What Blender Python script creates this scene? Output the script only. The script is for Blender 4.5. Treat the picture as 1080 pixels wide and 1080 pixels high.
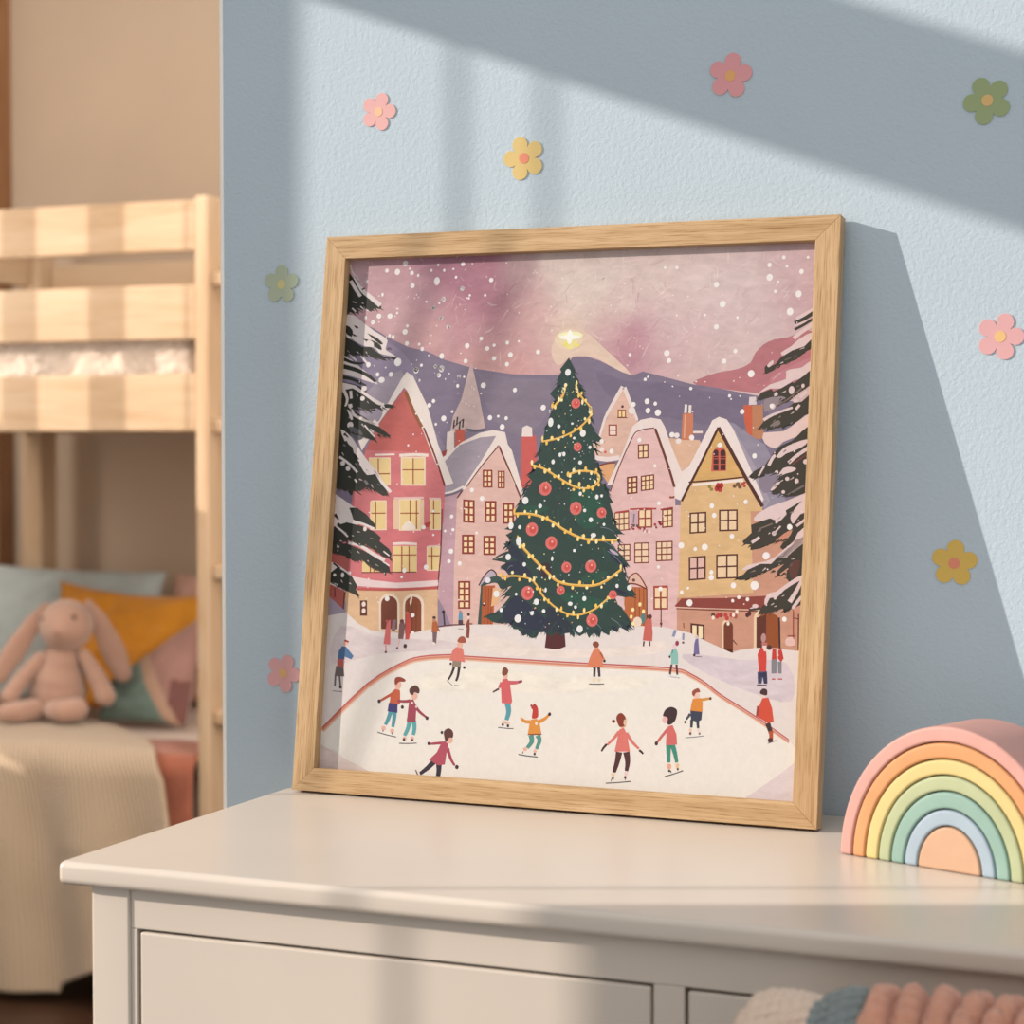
import bpy, bmesh, math, random
from mathutils import Vector, Matrix, noise
for o in list(bpy.data.objects): bpy.data.objects.remove(o)
sc = bpy.context.scene; COL = sc.collection
PI = math.pi
# ------------------------------------------------------------------ camera
cam = bpy.data.cameras.new('camera'); co = bpy.data.objects.new('camera', cam); COL.objects.link(co)
YAW, PIT = 0.3922, 0.0347
fw = Vector((-math.sin(YAW)*math.cos(PIT), math.cos(YAW)*math.cos(PIT), -math.sin(PIT)))
co.location = (1.0237, -1.9678, 0.3665); co.rotation_euler = fw.to_track_quat('-Z', 'Y').to_euler()
cam.sensor_width = cam.sensor_height = 36; cam.lens = 2156.84/1080*36; cam.clip_start = .05
cam.dof.use_dof = True; cam.dof.focus_distance = 2.04; cam.dof.aperture_fstop = 6.0
sc.camera = co
# ------------------------------------------------------------------ light
wd = bpy.data.worlds.new('world'); sc.world = wd; wd.use_nodes = True
wd.node_tree.nodes['Background'].inputs[0].default_value = (1.0, .955, .91, 1)
wd.node_tree.nodes['Background'].inputs[1].default_value = .92
SUN = Vector((1, .4167, -.37)).normalized()
sl = bpy.data.lights.new('sun', 'SUN'); so = bpy.data.objects.new('sun', sl); COL.objects.link(so)
sl.energy = 5.6; sl.color = (1.0, .87, .75); sl.angle = math.radians(.3)
so.rotation_euler = SUN.to_track_quat('-Z', 'Y').to_euler(); so.location = (-6, -2, 4)
sc.view_settings.view_transform = 'Standard'; sc.view_settings.look = 'None'
sc.view_settings.gamma = 1; sc.view_settings.use_curve_mapping = False
sc.view_settings.exposure = 0.0
# unseen fill light added high up to brighten the bed and back wall
al = bpy.data.lights.new('bed zone fill light', 'AREA'); ao = bpy.data.objects.new('bed zone fill light', al); COL.objects.link(ao)
al.shape = 'DISK'; al.size = 1.3; al.energy = 27; al.color = (1.0, .84, .68)
ao.location = (-.75, .95, 1.85); ao.rotation_euler = (Vector((-2.0, 2.75, .1))-ao.location).to_track_quat('-Z', 'Y').to_euler()
# second added fill, hidden behind the partition, to lift the lower bunk
fl = bpy.data.lights.new('lower bunk fill light', 'AREA'); fo = bpy.data.objects.new('lower bunk fill light', fl); COL.objects.link(fo)
fl.shape = 'DISK'; fl.size = .7; fl.energy = 25; fl.color = (1.0, .82, .66)
fo.location = (.25, .75, .45); fo.rotation_euler = (Vector((-2.0, 2.75, -.1))-fo.location).to_track_quat('-Z', 'Y').to_euler()
# daylight that the bedroom's window sends in
dl = bpy.data.lights.new('window daylight', 'AREA'); do = bpy.data.objects.new('window daylight', dl); COL.objects.link(do)
dl.shape = 'RECTANGLE'; dl.size = .5; dl.size_y = .9; dl.energy = 13; dl.color = (1.0, .95, .88)
do.location = (-2.70, 1.62, .62); do.rotation_euler = (Vector((-2.0, 2.6, -.1))-do.location).to_track_quat('-Z', 'Y').to_euler()
# ------------------------------------------------------------------ helpers
def lin(c):
    c = c/255; return c/12.92 if c <= .04045 else ((c+.055)/1.055)**2.4
def rgb(r, g, b, k=1): return (lin(r)*k, lin(g)*k, lin(b)*k, 1)
class NT:
    def __init__(s, name):
        s.m = bpy.data.materials.new(name); s.m.use_nodes = True; s.t = s.m.node_tree; s.p = s.t.nodes['Principled BSDF']
    def n(s, kind, **kw):
        d = s.t.nodes.new(kind)
        for k, v in kw.items():
            if k in d.inputs: d.inputs[k].default_value = v
            else: setattr(d, k, v)
        return d
    def l(s, a, b): s.t.links.new(a, b)
    def coord(s, scale=(1, 1, 1), rot=(0, 0, 0), kind='Object'):
        tc = s.n('ShaderNodeTexCoord'); mp = s.n('ShaderNodeMapping'); mp.inputs['Scale'].default_value = scale; mp.inputs['Rotation'].default_value = rot
        s.l(tc.outputs[kind], mp.inputs['Vector']); return mp.outputs['Vector']
    def noise(s, vec, sc_, det=4, rough=.55, dist=0):
        d = s.n('ShaderNodeTexNoise'); d.inputs['Scale'].default_value = sc_; d.inputs['Detail'].default_value = det
        d.inputs['Roughness'].default_value = rough; d.inputs['Distortion'].default_value = dist; s.l(vec, d.inputs['Vector']); return d.outputs['Fac']
    def ramp(s, fac, stops):
        r = s.n('ShaderNodeValToRGB'); e = r.color_ramp.elements
        while len(e) < len(stops): e.new(.5)
        for x, (p, c) in zip(e, stops): x.position = p; x.color = c
        s.l(fac, r.inputs['Fac']); return r.outputs['Color']
    def mix(s, fac, a, b, mode='MIX'):
        d = s.n('ShaderNodeMix', data_type='RGBA', blend_type=mode)
        for sock, v in ((d.inputs[0], fac), (d.inputs[6], a), (d.inputs[7], b)):
            if hasattr(v, 'is_output'): s.l(v, sock)
            else: sock.default_value = v
        return d.outputs[2]
    def bump(s, h, strength=.3, dist=.002):
        b = s.n('ShaderNodeBump'); b.inputs['Strength'].default_value = strength; b.inputs['Distance'].default_value = dist
        s.l(h, b.inputs['Height']); s.l(b.outputs['Normal'], s.p.inputs['Normal'])
    def out(s, col, rough=.6, spec=.3):
        if hasattr(col, 'is_output'): s.l(col, s.p.inputs['Base Color'])
        else: s.p.inputs['Base Color'].default_value = col
        s.p.inputs['Roughness'].default_value = rough; s.p.inputs['Specular IOR Level'].default_value = spec
        return s.m
def paint(name, c, rough=.6, var=.06, sc_=6, bs=0., bsc=200, bd=.001, spec=.3, sheen=0):
    t = NT(name); v = t.coord(); f = t.noise(v, sc_, 3)
    d = tuple(x*(1-var) for x in c[:3])+(1,); u = tuple(min(1, x*(1+var)) for x in c[:3])+(1,)
    if bs: t.bump(t.noise(v, bsc, 3), bs, bd)
    if sheen: t.p.inputs['Sheen Weight'].default_value = sheen
    return t.out(t.ramp(f, [(.3, d), (.7, u)]), rough, spec)
def wood(name, dark, mid, light, axis, stretch=14, sc_=9, rough=.5, pores=.25, knots=False, off=0):
    t = NT(name); s = [stretch]*3; s[axis] = 1
    v = t.coord(tuple(s)); v.node.inputs['Location'].default_value = (off, off*.7, off*1.3)
    f = t.noise(v, sc_*.35, 5, .62, .6)
    c = t.ramp(f, [(.25, dark), (.48, mid), (.72, light)])
    s2 = [stretch*5]*3; s2[axis] = 3
    v2 = t.coord(tuple(s2)); f2 = t.noise(v2, sc_*.5, 3, .6)
    pr = t.ramp(f2, [(.33, (1-pores, 1-pores*1.25, 1-pores*1.6, 1)), (.5, (1, 1, 1, 1))])
    c = t.mix(1.0, c, pr, 'MULTIPLY')
    if knots:
        s3 = [4.]*3; s3[axis] = 2.2
        vo = t.n('ShaderNodeTexVoronoi'); t.l(t.coord(tuple(s3)), vo.inputs['Vector']); vo.inputs['Scale'].default_value = 1.6
        c = t.mix(t.ramp(vo.outputs['Distance'], [(.03, (.75, .75, .75, 1)), (.075, (0, 0, 0, 1))]), c, tuple(x*.35 for x in dark[:3])+(1,))
    t.bump(f2, .12, .0006)
    return t.out(c, rough, .35)
def fabric(name, c, var=.08, sc_=900, bs=.5, sheen=.3, rough=.9, bd=.001, fold=0):
    t = NT(name); v = t.coord(); f = t.noise(v, 14, 4)
    d = tuple(x*(1-var) for x in c[:3])+(1,); u = tuple(min(1, x*(1+var)) for x in c[:3])+(1,)
    h = t.noise(v, sc_, 2, .7)
    if fold:
        m_ = t.n('ShaderNodeMath', operation='MULTIPLY_ADD'); t.l(t.noise(v, fold, 3), m_.inputs[0]); m_.inputs[1].default_value = 12; t.l(h, m_.inputs[2]); h = m_.outputs[0]
    t.bump(h, bs, bd); t.p.inputs['Sheen Weight'].default_value = sheen
    return t.out(t.ramp(f, [(.3, d), (.7, u)]), rough, .15)
def knit(name, c, sx, sy, axis='X', rough=.95, var=.12, bd=.003):
    """ribbed stitches: rows of small loops along one axis"""
    t = NT(name); v = t.coord(kind='UV')
    w1 = t.n('ShaderNodeTexWave', wave_type='BANDS', bands_direction='X', wave_profile='SIN'); w1.inputs['Scale'].default_value = sx; w1.inputs['Distortion'].default_value = 1.2; w1.inputs['Detail'].default_value = 1
    w2 = t.n('ShaderNodeTexWave', wave_type='BANDS', bands_direction='Y', wave_profile='SIN'); w2.inputs['Scale'].default_value = sy; w2.inputs['Distortion'].default_value = 2.0
    t.l(v, w1.inputs['Vector']); t.l(v, w2.inputs['Vector'])
    m_ = t.n('ShaderNodeMath', operation='MULTIPLY'); t.l(w1.outputs['Fac'], m_.inputs[0]); t.l(w2.outputs['Fac'], m_.inputs[1])
    a_ = t.n('ShaderNodeMath', operation='MULTIPLY_ADD'); t.l(w1.outputs['Fac'], a_.inputs[0]); a_.inputs[1].default_value = .7; t.l(m_.outputs[0], a_.inputs[2])
    t.bump(a_.outputs[0], .8, bd)
    d = tuple(x*(1-var*1.6) for x in c[:3])+(1,); u = tuple(min(1, x*(1+var*.6)) for x in c[:3])+(1,)
    t.p.inputs['Sheen Weight'].default_value = .3
    return t.out(t.ramp(a_.outputs[0], [(.1, d), (1.0, u)]), rough, .1)
def obj(name, bm, m, parent=None, smooth=False, bevel=0, seg=2, sub=0):
    me = bpy.data.meshes.new(name)
    bm.normal_update(); bm.to_mesh(me); bm.free()
    for x in (m if isinstance(m, (list, tuple)) else [m]): me.materials.append(x)
    if smooth: me.polygons.foreach_set('use_smooth', [True]*len(me.polygons))
    o = bpy.data.objects.new(name, me); COL.objects.link(o)
    if parent: o.parent = parent
    if bevel:
        b = o.modifiers.new('bevel', 'BEVEL'); b.width = bevel; b.segments = seg; b.limit_method = 'ANGLE'; b.angle_limit = .6
        me.polygons.foreach_set('use_smooth', [True]*len(me.polygons)); w = o.modifiers.new('normals', 'WEIGHTED_NORMAL'); w.keep_sharp = True
    if sub: s = o.modifiers.new('subdivision', 'SUBSURF'); s.levels = s.render_levels = sub
    return o
def tag(o, label, cat, group=None):
    o['label'] = label; o['category'] = cat
    if group: o['group'] = group
    return o
def thing(name, label, cat, loc=(0, 0, 0), rot=(0, 0, 0), group=None):
    o = bpy.data.objects.new(name, None); COL.objects.link(o); o.location = loc; o.rotation_euler = rot
    o.empty_display_size = .05
    return tag(o, label, cat, group)
def struct(name, bm, m, **k):
    o = obj(name, bm, m, **k); o['kind'] = 'structure'; return o
def box(bm, x0, x1, y0, y1, z0, z1):
    v = [bm.verts.new((x, y, z)) for x in (x0, x1) for y in (y0, y1) for z in (z0, z1)]
    for f in ((0, 1, 3, 2), (4, 6, 7, 5), (0, 4, 5, 1), (2, 3, 7, 6), (0, 2, 6, 4), (1, 5, 7, 3)): bm.faces.new([v[i] for i in f])
    return bm
def B(*a):
    bm = bmesh.new(); box(bm, *a); return bm
def prism(bm, pts, fn):
    """pts: closed 2D outline; fn(u, v, k) -> 3D for k = 0 (front) and 1 (back)"""
    a = [bm.verts.new(fn(u, v, 0)) for u, v in pts]; b = [bm.verts.new(fn(u, v, 1)) for u, v in pts]
    bm.faces.new(a); bm.faces.new(b[::-1]); n = len(pts)
    for i in range(n): bm.faces.new((a[i], b[i], b[(i+1) % n], a[(i+1) % n]))
    bmesh.ops.recalc_face_normals(bm, faces=bm.faces); return bm
def grid(fn, nu, nv, uv=None):
    bm = bmesh.new(); lay = bm.loops.layers.uv.new('UVMap')
    V = [[bm.verts.new(fn(i/nu, j/nv)) for j in range(nv+1)] for i in range(nu+1)]
    for i in range(nu):
        for j in range(nv):
            f = bm.faces.new((V[i][j], V[i+1][j], V[i+1][j+1], V[i][j+1]))
            for lp, (a, b) in zip(f.loops, ((i, j), (i+1, j), (i+1, j+1), (i, j+1))):
                u = (a/nu, b/nv); lp[lay].uv = uv(*u) if uv else u
    return bm
def loft(rings, cap=True):
    bm = bmesh.new(); R = [[bm.verts.new(p) for p in r] for r in rings]; n = len(R[0])
    for a, b in zip(R, R[1:]):
        for i in range(n): bm.faces.new((a[i], a[(i+1) % n], b[(i+1) % n], b[i]))
    if cap: bm.faces.new(R[0][::-1]); bm.faces.new(R[-1])
    bmesh.ops.recalc_face_normals(bm, faces=bm.faces); return bm
def limb(pts, rad, flat=1., up=Vector((0, -1, 0)), n=16, steps=6):
    """rounded soft limb along a smooth path; flat squeezes it along the second axis"""
    P = [Vector(p) for p in pts]; N = len(P); path = []; rr = []
    for i in range(N-1):
        a, b, c, d = P[max(i-1, 0)], P[i], P[i+1], P[min(i+2, N-1)]
        for k in range(steps):
            t = k/steps
            path.append(.5*((2*b)+(-a+c)*t+(2*a-5*b+4*c-d)*t*t+(-a+3*b-3*c+d)*t**3)); s = t*t*(3-2*t); rr.append(rad[i]*(1-s)+rad[i+1]*s)
    path.append(P[-1]); rr.append(rad[-1])
    rings = []
    def ring(p, d, r):
        x = d.cross(up)
        if x.length < 1e-4: x = Vector((1, 0, 0))
        x.normalize(); y = d.cross(x).normalized()
        return [p+x*(r*math.cos(2*PI*k/n))+y*(r*flat*math.sin(2*PI*k/n)) for k in range(n)]
    d0 = (path[1]-path[0]).normalized(); d1 = (path[-1]-path[-2]).normalized()
    for q in (.98, .8, .5, .2): rings.append(ring(path[0]-d0*rr[0]*q, d0, rr[0]*math.sqrt(1-q*q)))
    for i, p in enumerate(path): rings.append(ring(p, (path[min(i+1, len(path)-1)]-path[max(i-1, 0)]).normalized(), rr[i]))
    for q in (.2, .5, .8, .98): rings.append(ring(path[-1]+d1*rr[-1]*q, d1, rr[-1]*math.sqrt(1-q*q)))
    return loft(rings)
# ------------------------------------------------------------------ materials
M = {}
def wallmat(name, c, bs, sc_):
    t = NT(name); v = t.coord(); a = t.noise(v, sc_, 3, .6, .4)
    t.bump(a, bs, .0022); f = t.noise(v, 3, 3)
    return t.out(t.ramp(f, [(.3, tuple(x*.97 for x in c[:3])+(1,)), (.7, tuple(x*1.03 for x in c[:3])+(1,))]), .75, .2)
M['blue'] = wallmat('light blue wall paint', (.425, .525, .61, 1), .34, 210)
M['beige'] = wallmat('warm beige wall paint', (.50, .39, .295, 1), .15, 90)
M['white'] = paint('white trim and highlight paint', (.84, .84, .82, 1), .5)
M['ceiling'] = paint('ceiling paint', (.75, .73, .70, 1), .8)
M['floor'] = wood('dark brown floor boards', (.02, .009, .005, 1), (.035, .016, .009, 1), (.06, .027, .014, 1), 0, 8, 6, .4)
OAK = ((.35, .22, .105, 1), (.44, .295, .155, 1), (.53, .375, .218, 1))
M['oak_x'] = wood('light oak along its rail', *OAK, 0, 26, 14, .45, .42)
M['oak_z'] = wood('light oak along its stile', *OAK, 2, 26, 14, .45, .42, off=3)
PINE = ((.47, .315, .185, 1), (.54, .385, .25, 1), (.59, .45, .315, 1))
for i, a in enumerate('xyz'): M['pine_'+a] = wood('honey pine grain '+a, *PINE, i, 10, 5, .5, .10, knots=(a == 'x'))
M['brownwood'] = wood('brown stained wood', (.22, .10, .045, 1), (.30, .15, .07, 1), (.36, .19, .09, 1), 2, 10, 5, .5)
M['cream'] = paint('cream painted wood', (.592, .535, .475, 1), .32, .025, 5, .06, 60, .001, .5)
# ------------------------------------------------------------------ the room
FL, CE = -.93, 2.02
bm = B(-2.85, 3.2, -3.2, 4.2, FL-.05, FL); struct('floor', bm, M['floor'])
struct('wall_right', B(-.136, 3.2, 0, .11, FL, CE), M['blue'], bevel=.004, seg=3)
struct('wall_back', B(-2.85, 3.2, 3.07, 3.17, FL, CE), M['beige'])
WX = -2.75
def wall_with_openings(y0, y1, holes):
    """left wall boxes around rectangular openings (y0, y1, z0, z1), sorted in y"""
    bm = bmesh.new(); y = y0
    for a, b, rows in holes:
        box(bm, WX-.1, WX, y, a, FL, CE); z = FL
        for c, d in rows: box(bm, WX-.1, WX, a, b, z, c); z = d
        box(bm, WX-.1, WX, a, b, z, CE); y = b
    box(bm, WX-.1, WX, y, y1, FL, CE); return bm
W1 = (-1.842, -1.131, .05, 1.887); W2 = (1.34, 1.95, .72, 1.80)
struct('wall_left', wall_with_openings(-3.2, 3.07, [(W1[0], W1[1], [(W1[2], W1[3])]), (W2[0], 1.51, [(W2[2], W2[3])]), (1.51, 1.61, [(-.06, -.0), (W2[2], W2[3])]), (1.61, W2[1], [(W2[2], W2[3])])]), M['beige'])  # low slot in the unseen wall added to drop a sun patch on the throw
def muntins(name, ys, z0, z1, zs=(), yr=(0, 0)):
    bm = bmesh.new()
    for y, w in ys: box(bm, WX-.012, WX, y-w/2, y+w/2, z0, z1)
    for z, w in zs: box(bm, WX-.012, WX, yr[0], yr[1], z-w/2, z+w/2)
    o = struct(name, bm, M['white']); return o
muntins('window_1', [(-1.2104, .0024), (-1.2521, .0020), (-1.738, .0032)], W1[2], W1[3])
muntins('window_2', [(1.527, .0022), (1.636, .0022), (1.44, .001)], W2[2], W2[3])
struct('trim_1', B(-2.75, -2.655, 2.99, 3.07, FL, CE), M['brownwood'], bevel=.006)
t = B(-.1378, -.1335, -.001, .003, FL, CE); struct('edge_highlight', t, M['white'], bevel=.001)  # white strip paints the bright highlight along the blue wall's edge
# ------------------------------------------------------------------ dresser
D = thing('dresser', 'cream painted wooden dresser with inset drawers against blue wall', 'dresser', (.53, -.24, FL))
def dp(name, a, bevel=.002, m='cream', seg=2):
    bm = B(*a); bmesh.ops.translate(bm, verts=bm.verts, vec=(-.53, .24, -FL)); return obj(name, bm, M[m], D, bevel=bevel, seg=seg)
dp('top', (-.0213, 1.09, -.481, -.003, -.0205, 0), .006, seg=4)
for x0, x1 in ((.0045, .0435), (1.025, 1.064)):
    for y0, y1 in ((-.467, -.428), (-.05, -.012)): dp('leg', (x0, x1, y0, y1, FL, -.0205), .0025)
dp('rail', (.0435, 1.025, -.4645, -.44, -.0567, -.0205), .001)
dp('rail', (.0435, 1.025, -.4645, -.44, -.292, -.262), .001)
dp('rail', (.0435, 1.025, -.4645, -.44, -.53, -.50), .001)
dp('stile', (.0435, .0500, -.4645, -.44, -.50, -.0567), .001)
dp('stile', (.5212, .5466, -.4645, -.44, -.50, -.0567), .001)
dp('stile', (1.0185, 1.025, -.4645, -.44, -.50, -.0567), .001)
for x0, x1 in ((.0522, .5190), (.5490, 1.0165)):
    for z0, z1 in ((-.260, -.0592), (-.498, -.294)): dp('drawer', (x0, x1, -.464, -.08, z0, z1), .0025, seg=3)
for x in (.012, 1.045): dp('side_panel', (x, x+.012, -.43, -.045, FL+.1, -.0205), .001)
dp('back_panel', (.04, 1.03, -.03, -.02, FL+.1, -.0205), .001)
# ------------------------------------------------------------------ picture frame
FW, FH, LEAN, YB, FB, FT, RZ, REC = .56, .5872, .1363, -.0937, .0243, .0181, -.0124, .011
PF = thing('picture_frame', 'square light oak picture frame leaning on blue wall with snowy Christmas town print', 'picture frame', (0, YB, FT*math.sin(LEAN)+.0003), (-LEAN, 0, RZ))
# local axes: x across, y into the wall, z up the frame
def bar(name, pts, m):
    bm = bmesh.new(); prism(bm, pts, lambda u, v, k: (u, FT*k, v)); return obj(name, bm, M[m], PF, bevel=.0004, seg=2)
w_, h_, b_ = FW, FH, FB
bar('rail', [(0, 0), (w_, 0), (w_-b_, b_), (b_, b_)], 'oak_x'); bar('rail', [(0, h_), (b_, h_-b_), (w_-b_, h_-b_), (w_, h_)], 'oak_x')
bar('stile', [(0, 0), (b_, b_), (b_, h_-b_), (0, h_)], 'oak_z'); bar('stile', [(w_, 0), (w_, h_), (w_-b_, h_-b_), (w_-b_, b_)], 'oak_z')
obj('backing_board', B(b_-.005, w_-b_+.005, REC+.001, FT-.002, b_-.005, h_-b_+.005), M['brownwood'], PF)
# printed picture: colour table (red, green, blue)
INK_COLOURS = """28 46 58 30 54 54 34 40 60 34 40 62 34 78 62 34 80 64 36 44 64 36 44 66 36 46 60 36 46 64 36 62 58 36 78 64 38 56 60 38 58 58 40 66 60 44 46 40
44 88 72 48 40 58 52 40 50 52 78 70 56 36 44 58 48 54 58 84 84 60 30 32 60 42 48 60 50 54 60 55 46 60 58 70 60 64 82 60 78 70 62 44 50 62 54 110
64 40 44 64 44 50 66 142 120 68 54 60 70 34 32 70 38 44 70 40 36 70 44 48 70 70 84 72 42 50 72 44 44 72 48 52 76 112 150 80 36 30 80 44 44 80 50 56
80 56 70 80 62 64 80 100 84 80 150 160 82 38 32 84 32 36 84 36 30 84 36 40 84 38 30 84 40 40 84 42 46 84 50 44 84 128 126 86 86 120 88 40 32 88 48 50
88 84 70 88 148 136 90 40 36 90 50 48 90 54 66 90 60 40 90 60 60 90 60 70 90 80 84 90 84 70 92 48 50 92 54 50 92 88 90 92 150 176 92 156 168 92 164 166
96 44 30 96 44 36 96 46 40 96 46 42 96 48 44 96 52 40 96 52 50 96 58 50 96 88 90 96 94 98 96 104 98 98 92 110 100 46 28 100 50 44 100 96 96 108 98 100
110 44 36 110 48 38 110 50 46 110 52 38 110 60 50 110 60 52 110 60 64 110 70 70 110 90 60 110 100 90 110 100 96 110 106 104 112 48 42 112 100 96 116 54 34 116 104 150
120 44 44 120 50 46 120 52 46 120 54 46 120 70 80 120 80 90 120 82 60 120 92 96 120 92 104 120 100 90 120 100 92 120 100 110 120 104 96 120 104 104 120 104 108 120 104 118
120 110 112 120 130 140 121 108 129 122 46 38 126 46 42 128 62 36 128 88 88 130 52 40 130 62 40 130 80 70 130 110 90 130 110 100 130 116 136 130 122 122 130 124 126 130 126 132
132 72 50 132 118 112 134 64 34 134 130 136 136 122 138 140 56 40 140 60 44 140 62 52 140 64 52 140 68 40 140 70 48 140 84 60 140 110 116 140 120 130 140 126 140 140 146 172
140 190 178 140 190 180 142 50 42 142 128 150 148 62 52 150 44 50 150 50 76 150 60 56 150 60 58 150 62 48 150 64 50 150 66 52 150 70 60 150 70 88 150 72 50 150 76 36
150 78 50 150 88 52 150 96 60 150 110 110 150 128 146 150 130 70 150 130 112 150 130 120 150 132 136 150 140 156 150 142 138 150 150 150 156 76 56 160 56 52 160 64 58 160 66 84
160 78 48 160 84 54 160 146 158 160 148 160 160 200 190 162 68 86 166 84 62 166 152 162 168 50 54 168 152 168 168 156 168 170 80 60 172 62 62 172 68 88 176 56 60 176 70 60
178 66 62 180 80 80 180 88 44 180 92 84 180 94 50 180 130 120 182 78 96 186 50 50 186 54 54 186 82 60 186 84 50 186 84 78 188 104 56 188 118 123 190 60 56 190 70 66
190 76 66 190 110 100 190 128 92 190 130 110 190 140 140 190 170 182 190 172 190 192 88 88 196 58 50 196 60 52 196 92 60 196 96 86 196 128 136 196 156 164 198 92 76 198 100 94
200 60 56 200 76 66 200 90 80 204 100 88 205 150 124 206 92 86 206 96 66 206 96 80 206 98 104 206 106 100 206 126 92 206 140 114 206 150 124 206 168 176 206 178 172 206 190 186
208 80 72 210 66 56 210 100 96 210 130 110 210 150 122 212 118 120 214 80 56 214 106 104 214 108 102 214 116 120 214 130 120 214 150 66 214 150 140 214 190 184 216 98 100 216 136 110
216 140 130 220 172 106 220 196 190 220 202 206 222 112 106 222 122 108 222 122 112 222 128 92 222 180 176 224 120 110 224 182 130 224 182 142 224 206 204 225 225 225 226 142 60 226 146 62
226 160 130 226 166 116 226 170 160 226 182 152 226 182 168 226 184 164 226 184 172 226 190 180 226 190 190 226 232 228 228 148 64 228 166 66 228 170 140 228 200 196 228 206 196 230 170 130
230 180 150 230 188 182 230 212 210 232 180 130 232 190 160 232 190 166 232 190 180 232 196 160 232 200 192 232 212 202 232 218 211 233 203 182 234 218 212 236 180 158 236 200 200 236 204 142
236 208 204 236 210 200 236 216 208 236 222 214 236 226 228 236 236 230 238 170 140 238 196 176 238 200 170 238 204 164 238 206 168 238 212 184 238 214 208 238 218 210 238 218 212 238 220 210
238 220 212 238 222 212 238 222 215 240 184 176 240 196 150 240 200 170 240 200 190 240 206 170 240 206 172 240 206 190 240 206 200 240 208 168 240 210 176 240 210 200 240 214 180 240 214 186
240 214 190 240 214 206 240 216 200 240 216 208 240 220 176 240 220 205 240 220 210 240 222 208 240 222 210 240 222 212 240 222 214 240 224 210 240 224 216 240 224 220 240 226 220 240 226 224
240 236 232 241 231 219 242 170 150 242 196 180 242 216 200 243 228 150 244 204 112 244 226 120 244 226 210 244 226 214 244 232 226 245 232 222 245 234 218 246 212 150 246 212 168 246 220 178
246 236 228 246 238 232 248 214 120 248 216 168 248 226 206 250 200 96 250 244 190 255 224 140 255 230 160 255 236 180 255 252 236 255 253 240"""
SKY_COLOURS = [(0.3441,0.4698,190,134,148),(0.3548,0.4773,190,134,148),(0.3508,0.4562,190,134,148),(0.3384,0.4622,190,134,148),(0.3595,0.4638,194,142,154),(0.3728,0.4578,218,184,181),(0.3867,0.4786,222,192,188),(0.3317,0.473,224,188,180),(0.3697,0.4789,216,184,184),(0.1649,0.5303,171,112,130),(0.1888,0.5405,171,112,130),(0.2021,0.5202,171,112,130),(0.1827,0.5048,171,112,130),(0.1471,0.5379,178,122,140),(0.1583,0.5496,176,120,138),(0.1913,0.5574,171,112,130),(0.1776,0.5179,171,112,130),(0.1998,0.5044,171,112,130),(0.2162,0.5287,214,178,173),(0.2169,0.5039,208,162,160),(0.2133,0.5467,208,170,170),(0.1353,0.5171,206,160,165),(0.1622,0.5033,200,150,156),(0.1795,0.486,208,160,160),(0.111,0.5349,204,160,166),(0.031,0.5579,206,165,168),(0.0826,0.546,204,161,165),(0.115,0.5601,178,124,142),(0.1495,0.5338,176,116,133),(0.1703,0.5482,180,124,138),(0.1927,0.4976,192,142,147),(0.0852,0.5053,210,170,169),(0.1308,0.484,212,166,162),(0.1761,0.4532,214,164,158),(0.2193,0.4447,214,160,155),(0.2171,0.4822,212,166,162),(0.2181,0.5565,214,184,180),(0.2554,0.5502,230,212,199),(0.2774,0.5299,231,214,201),(0.3084,0.5289,230,212,200),(0.34,0.5086,227,206,194),(0.2891,0.505,232,212,198),(0.3693,0.527,226,204,194),(0.2371,0.5015,222,182,174),(0.2801,0.4808,237,206,182),(0.3202,0.4994,226,196,188),(0.3278,0.5478,222,200,191),(0.3782,0.5509,222,198,190),(0.3808,0.4979,224,196,190),(0.4191,0.5255,227,204,197),(0.3998,0.5165,226,202,196),(0.44,0.4964,220,192,190),(0.4582,0.5243,222,198,193),(0.5147,0.546,212,178,178),(0.5212,0.5037,206,170,172),(0.4796,0.4766,218,190,186),(0.4025,0.4592,217,182,180),(0.4182,0.4399,220,188,182),(0.4424,0.4443,220,188,184),(0.4609,0.4629,220,192,187),(0.288,0.3353,200,180,180),(0.2985,0.1448,236,224,214)]
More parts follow.
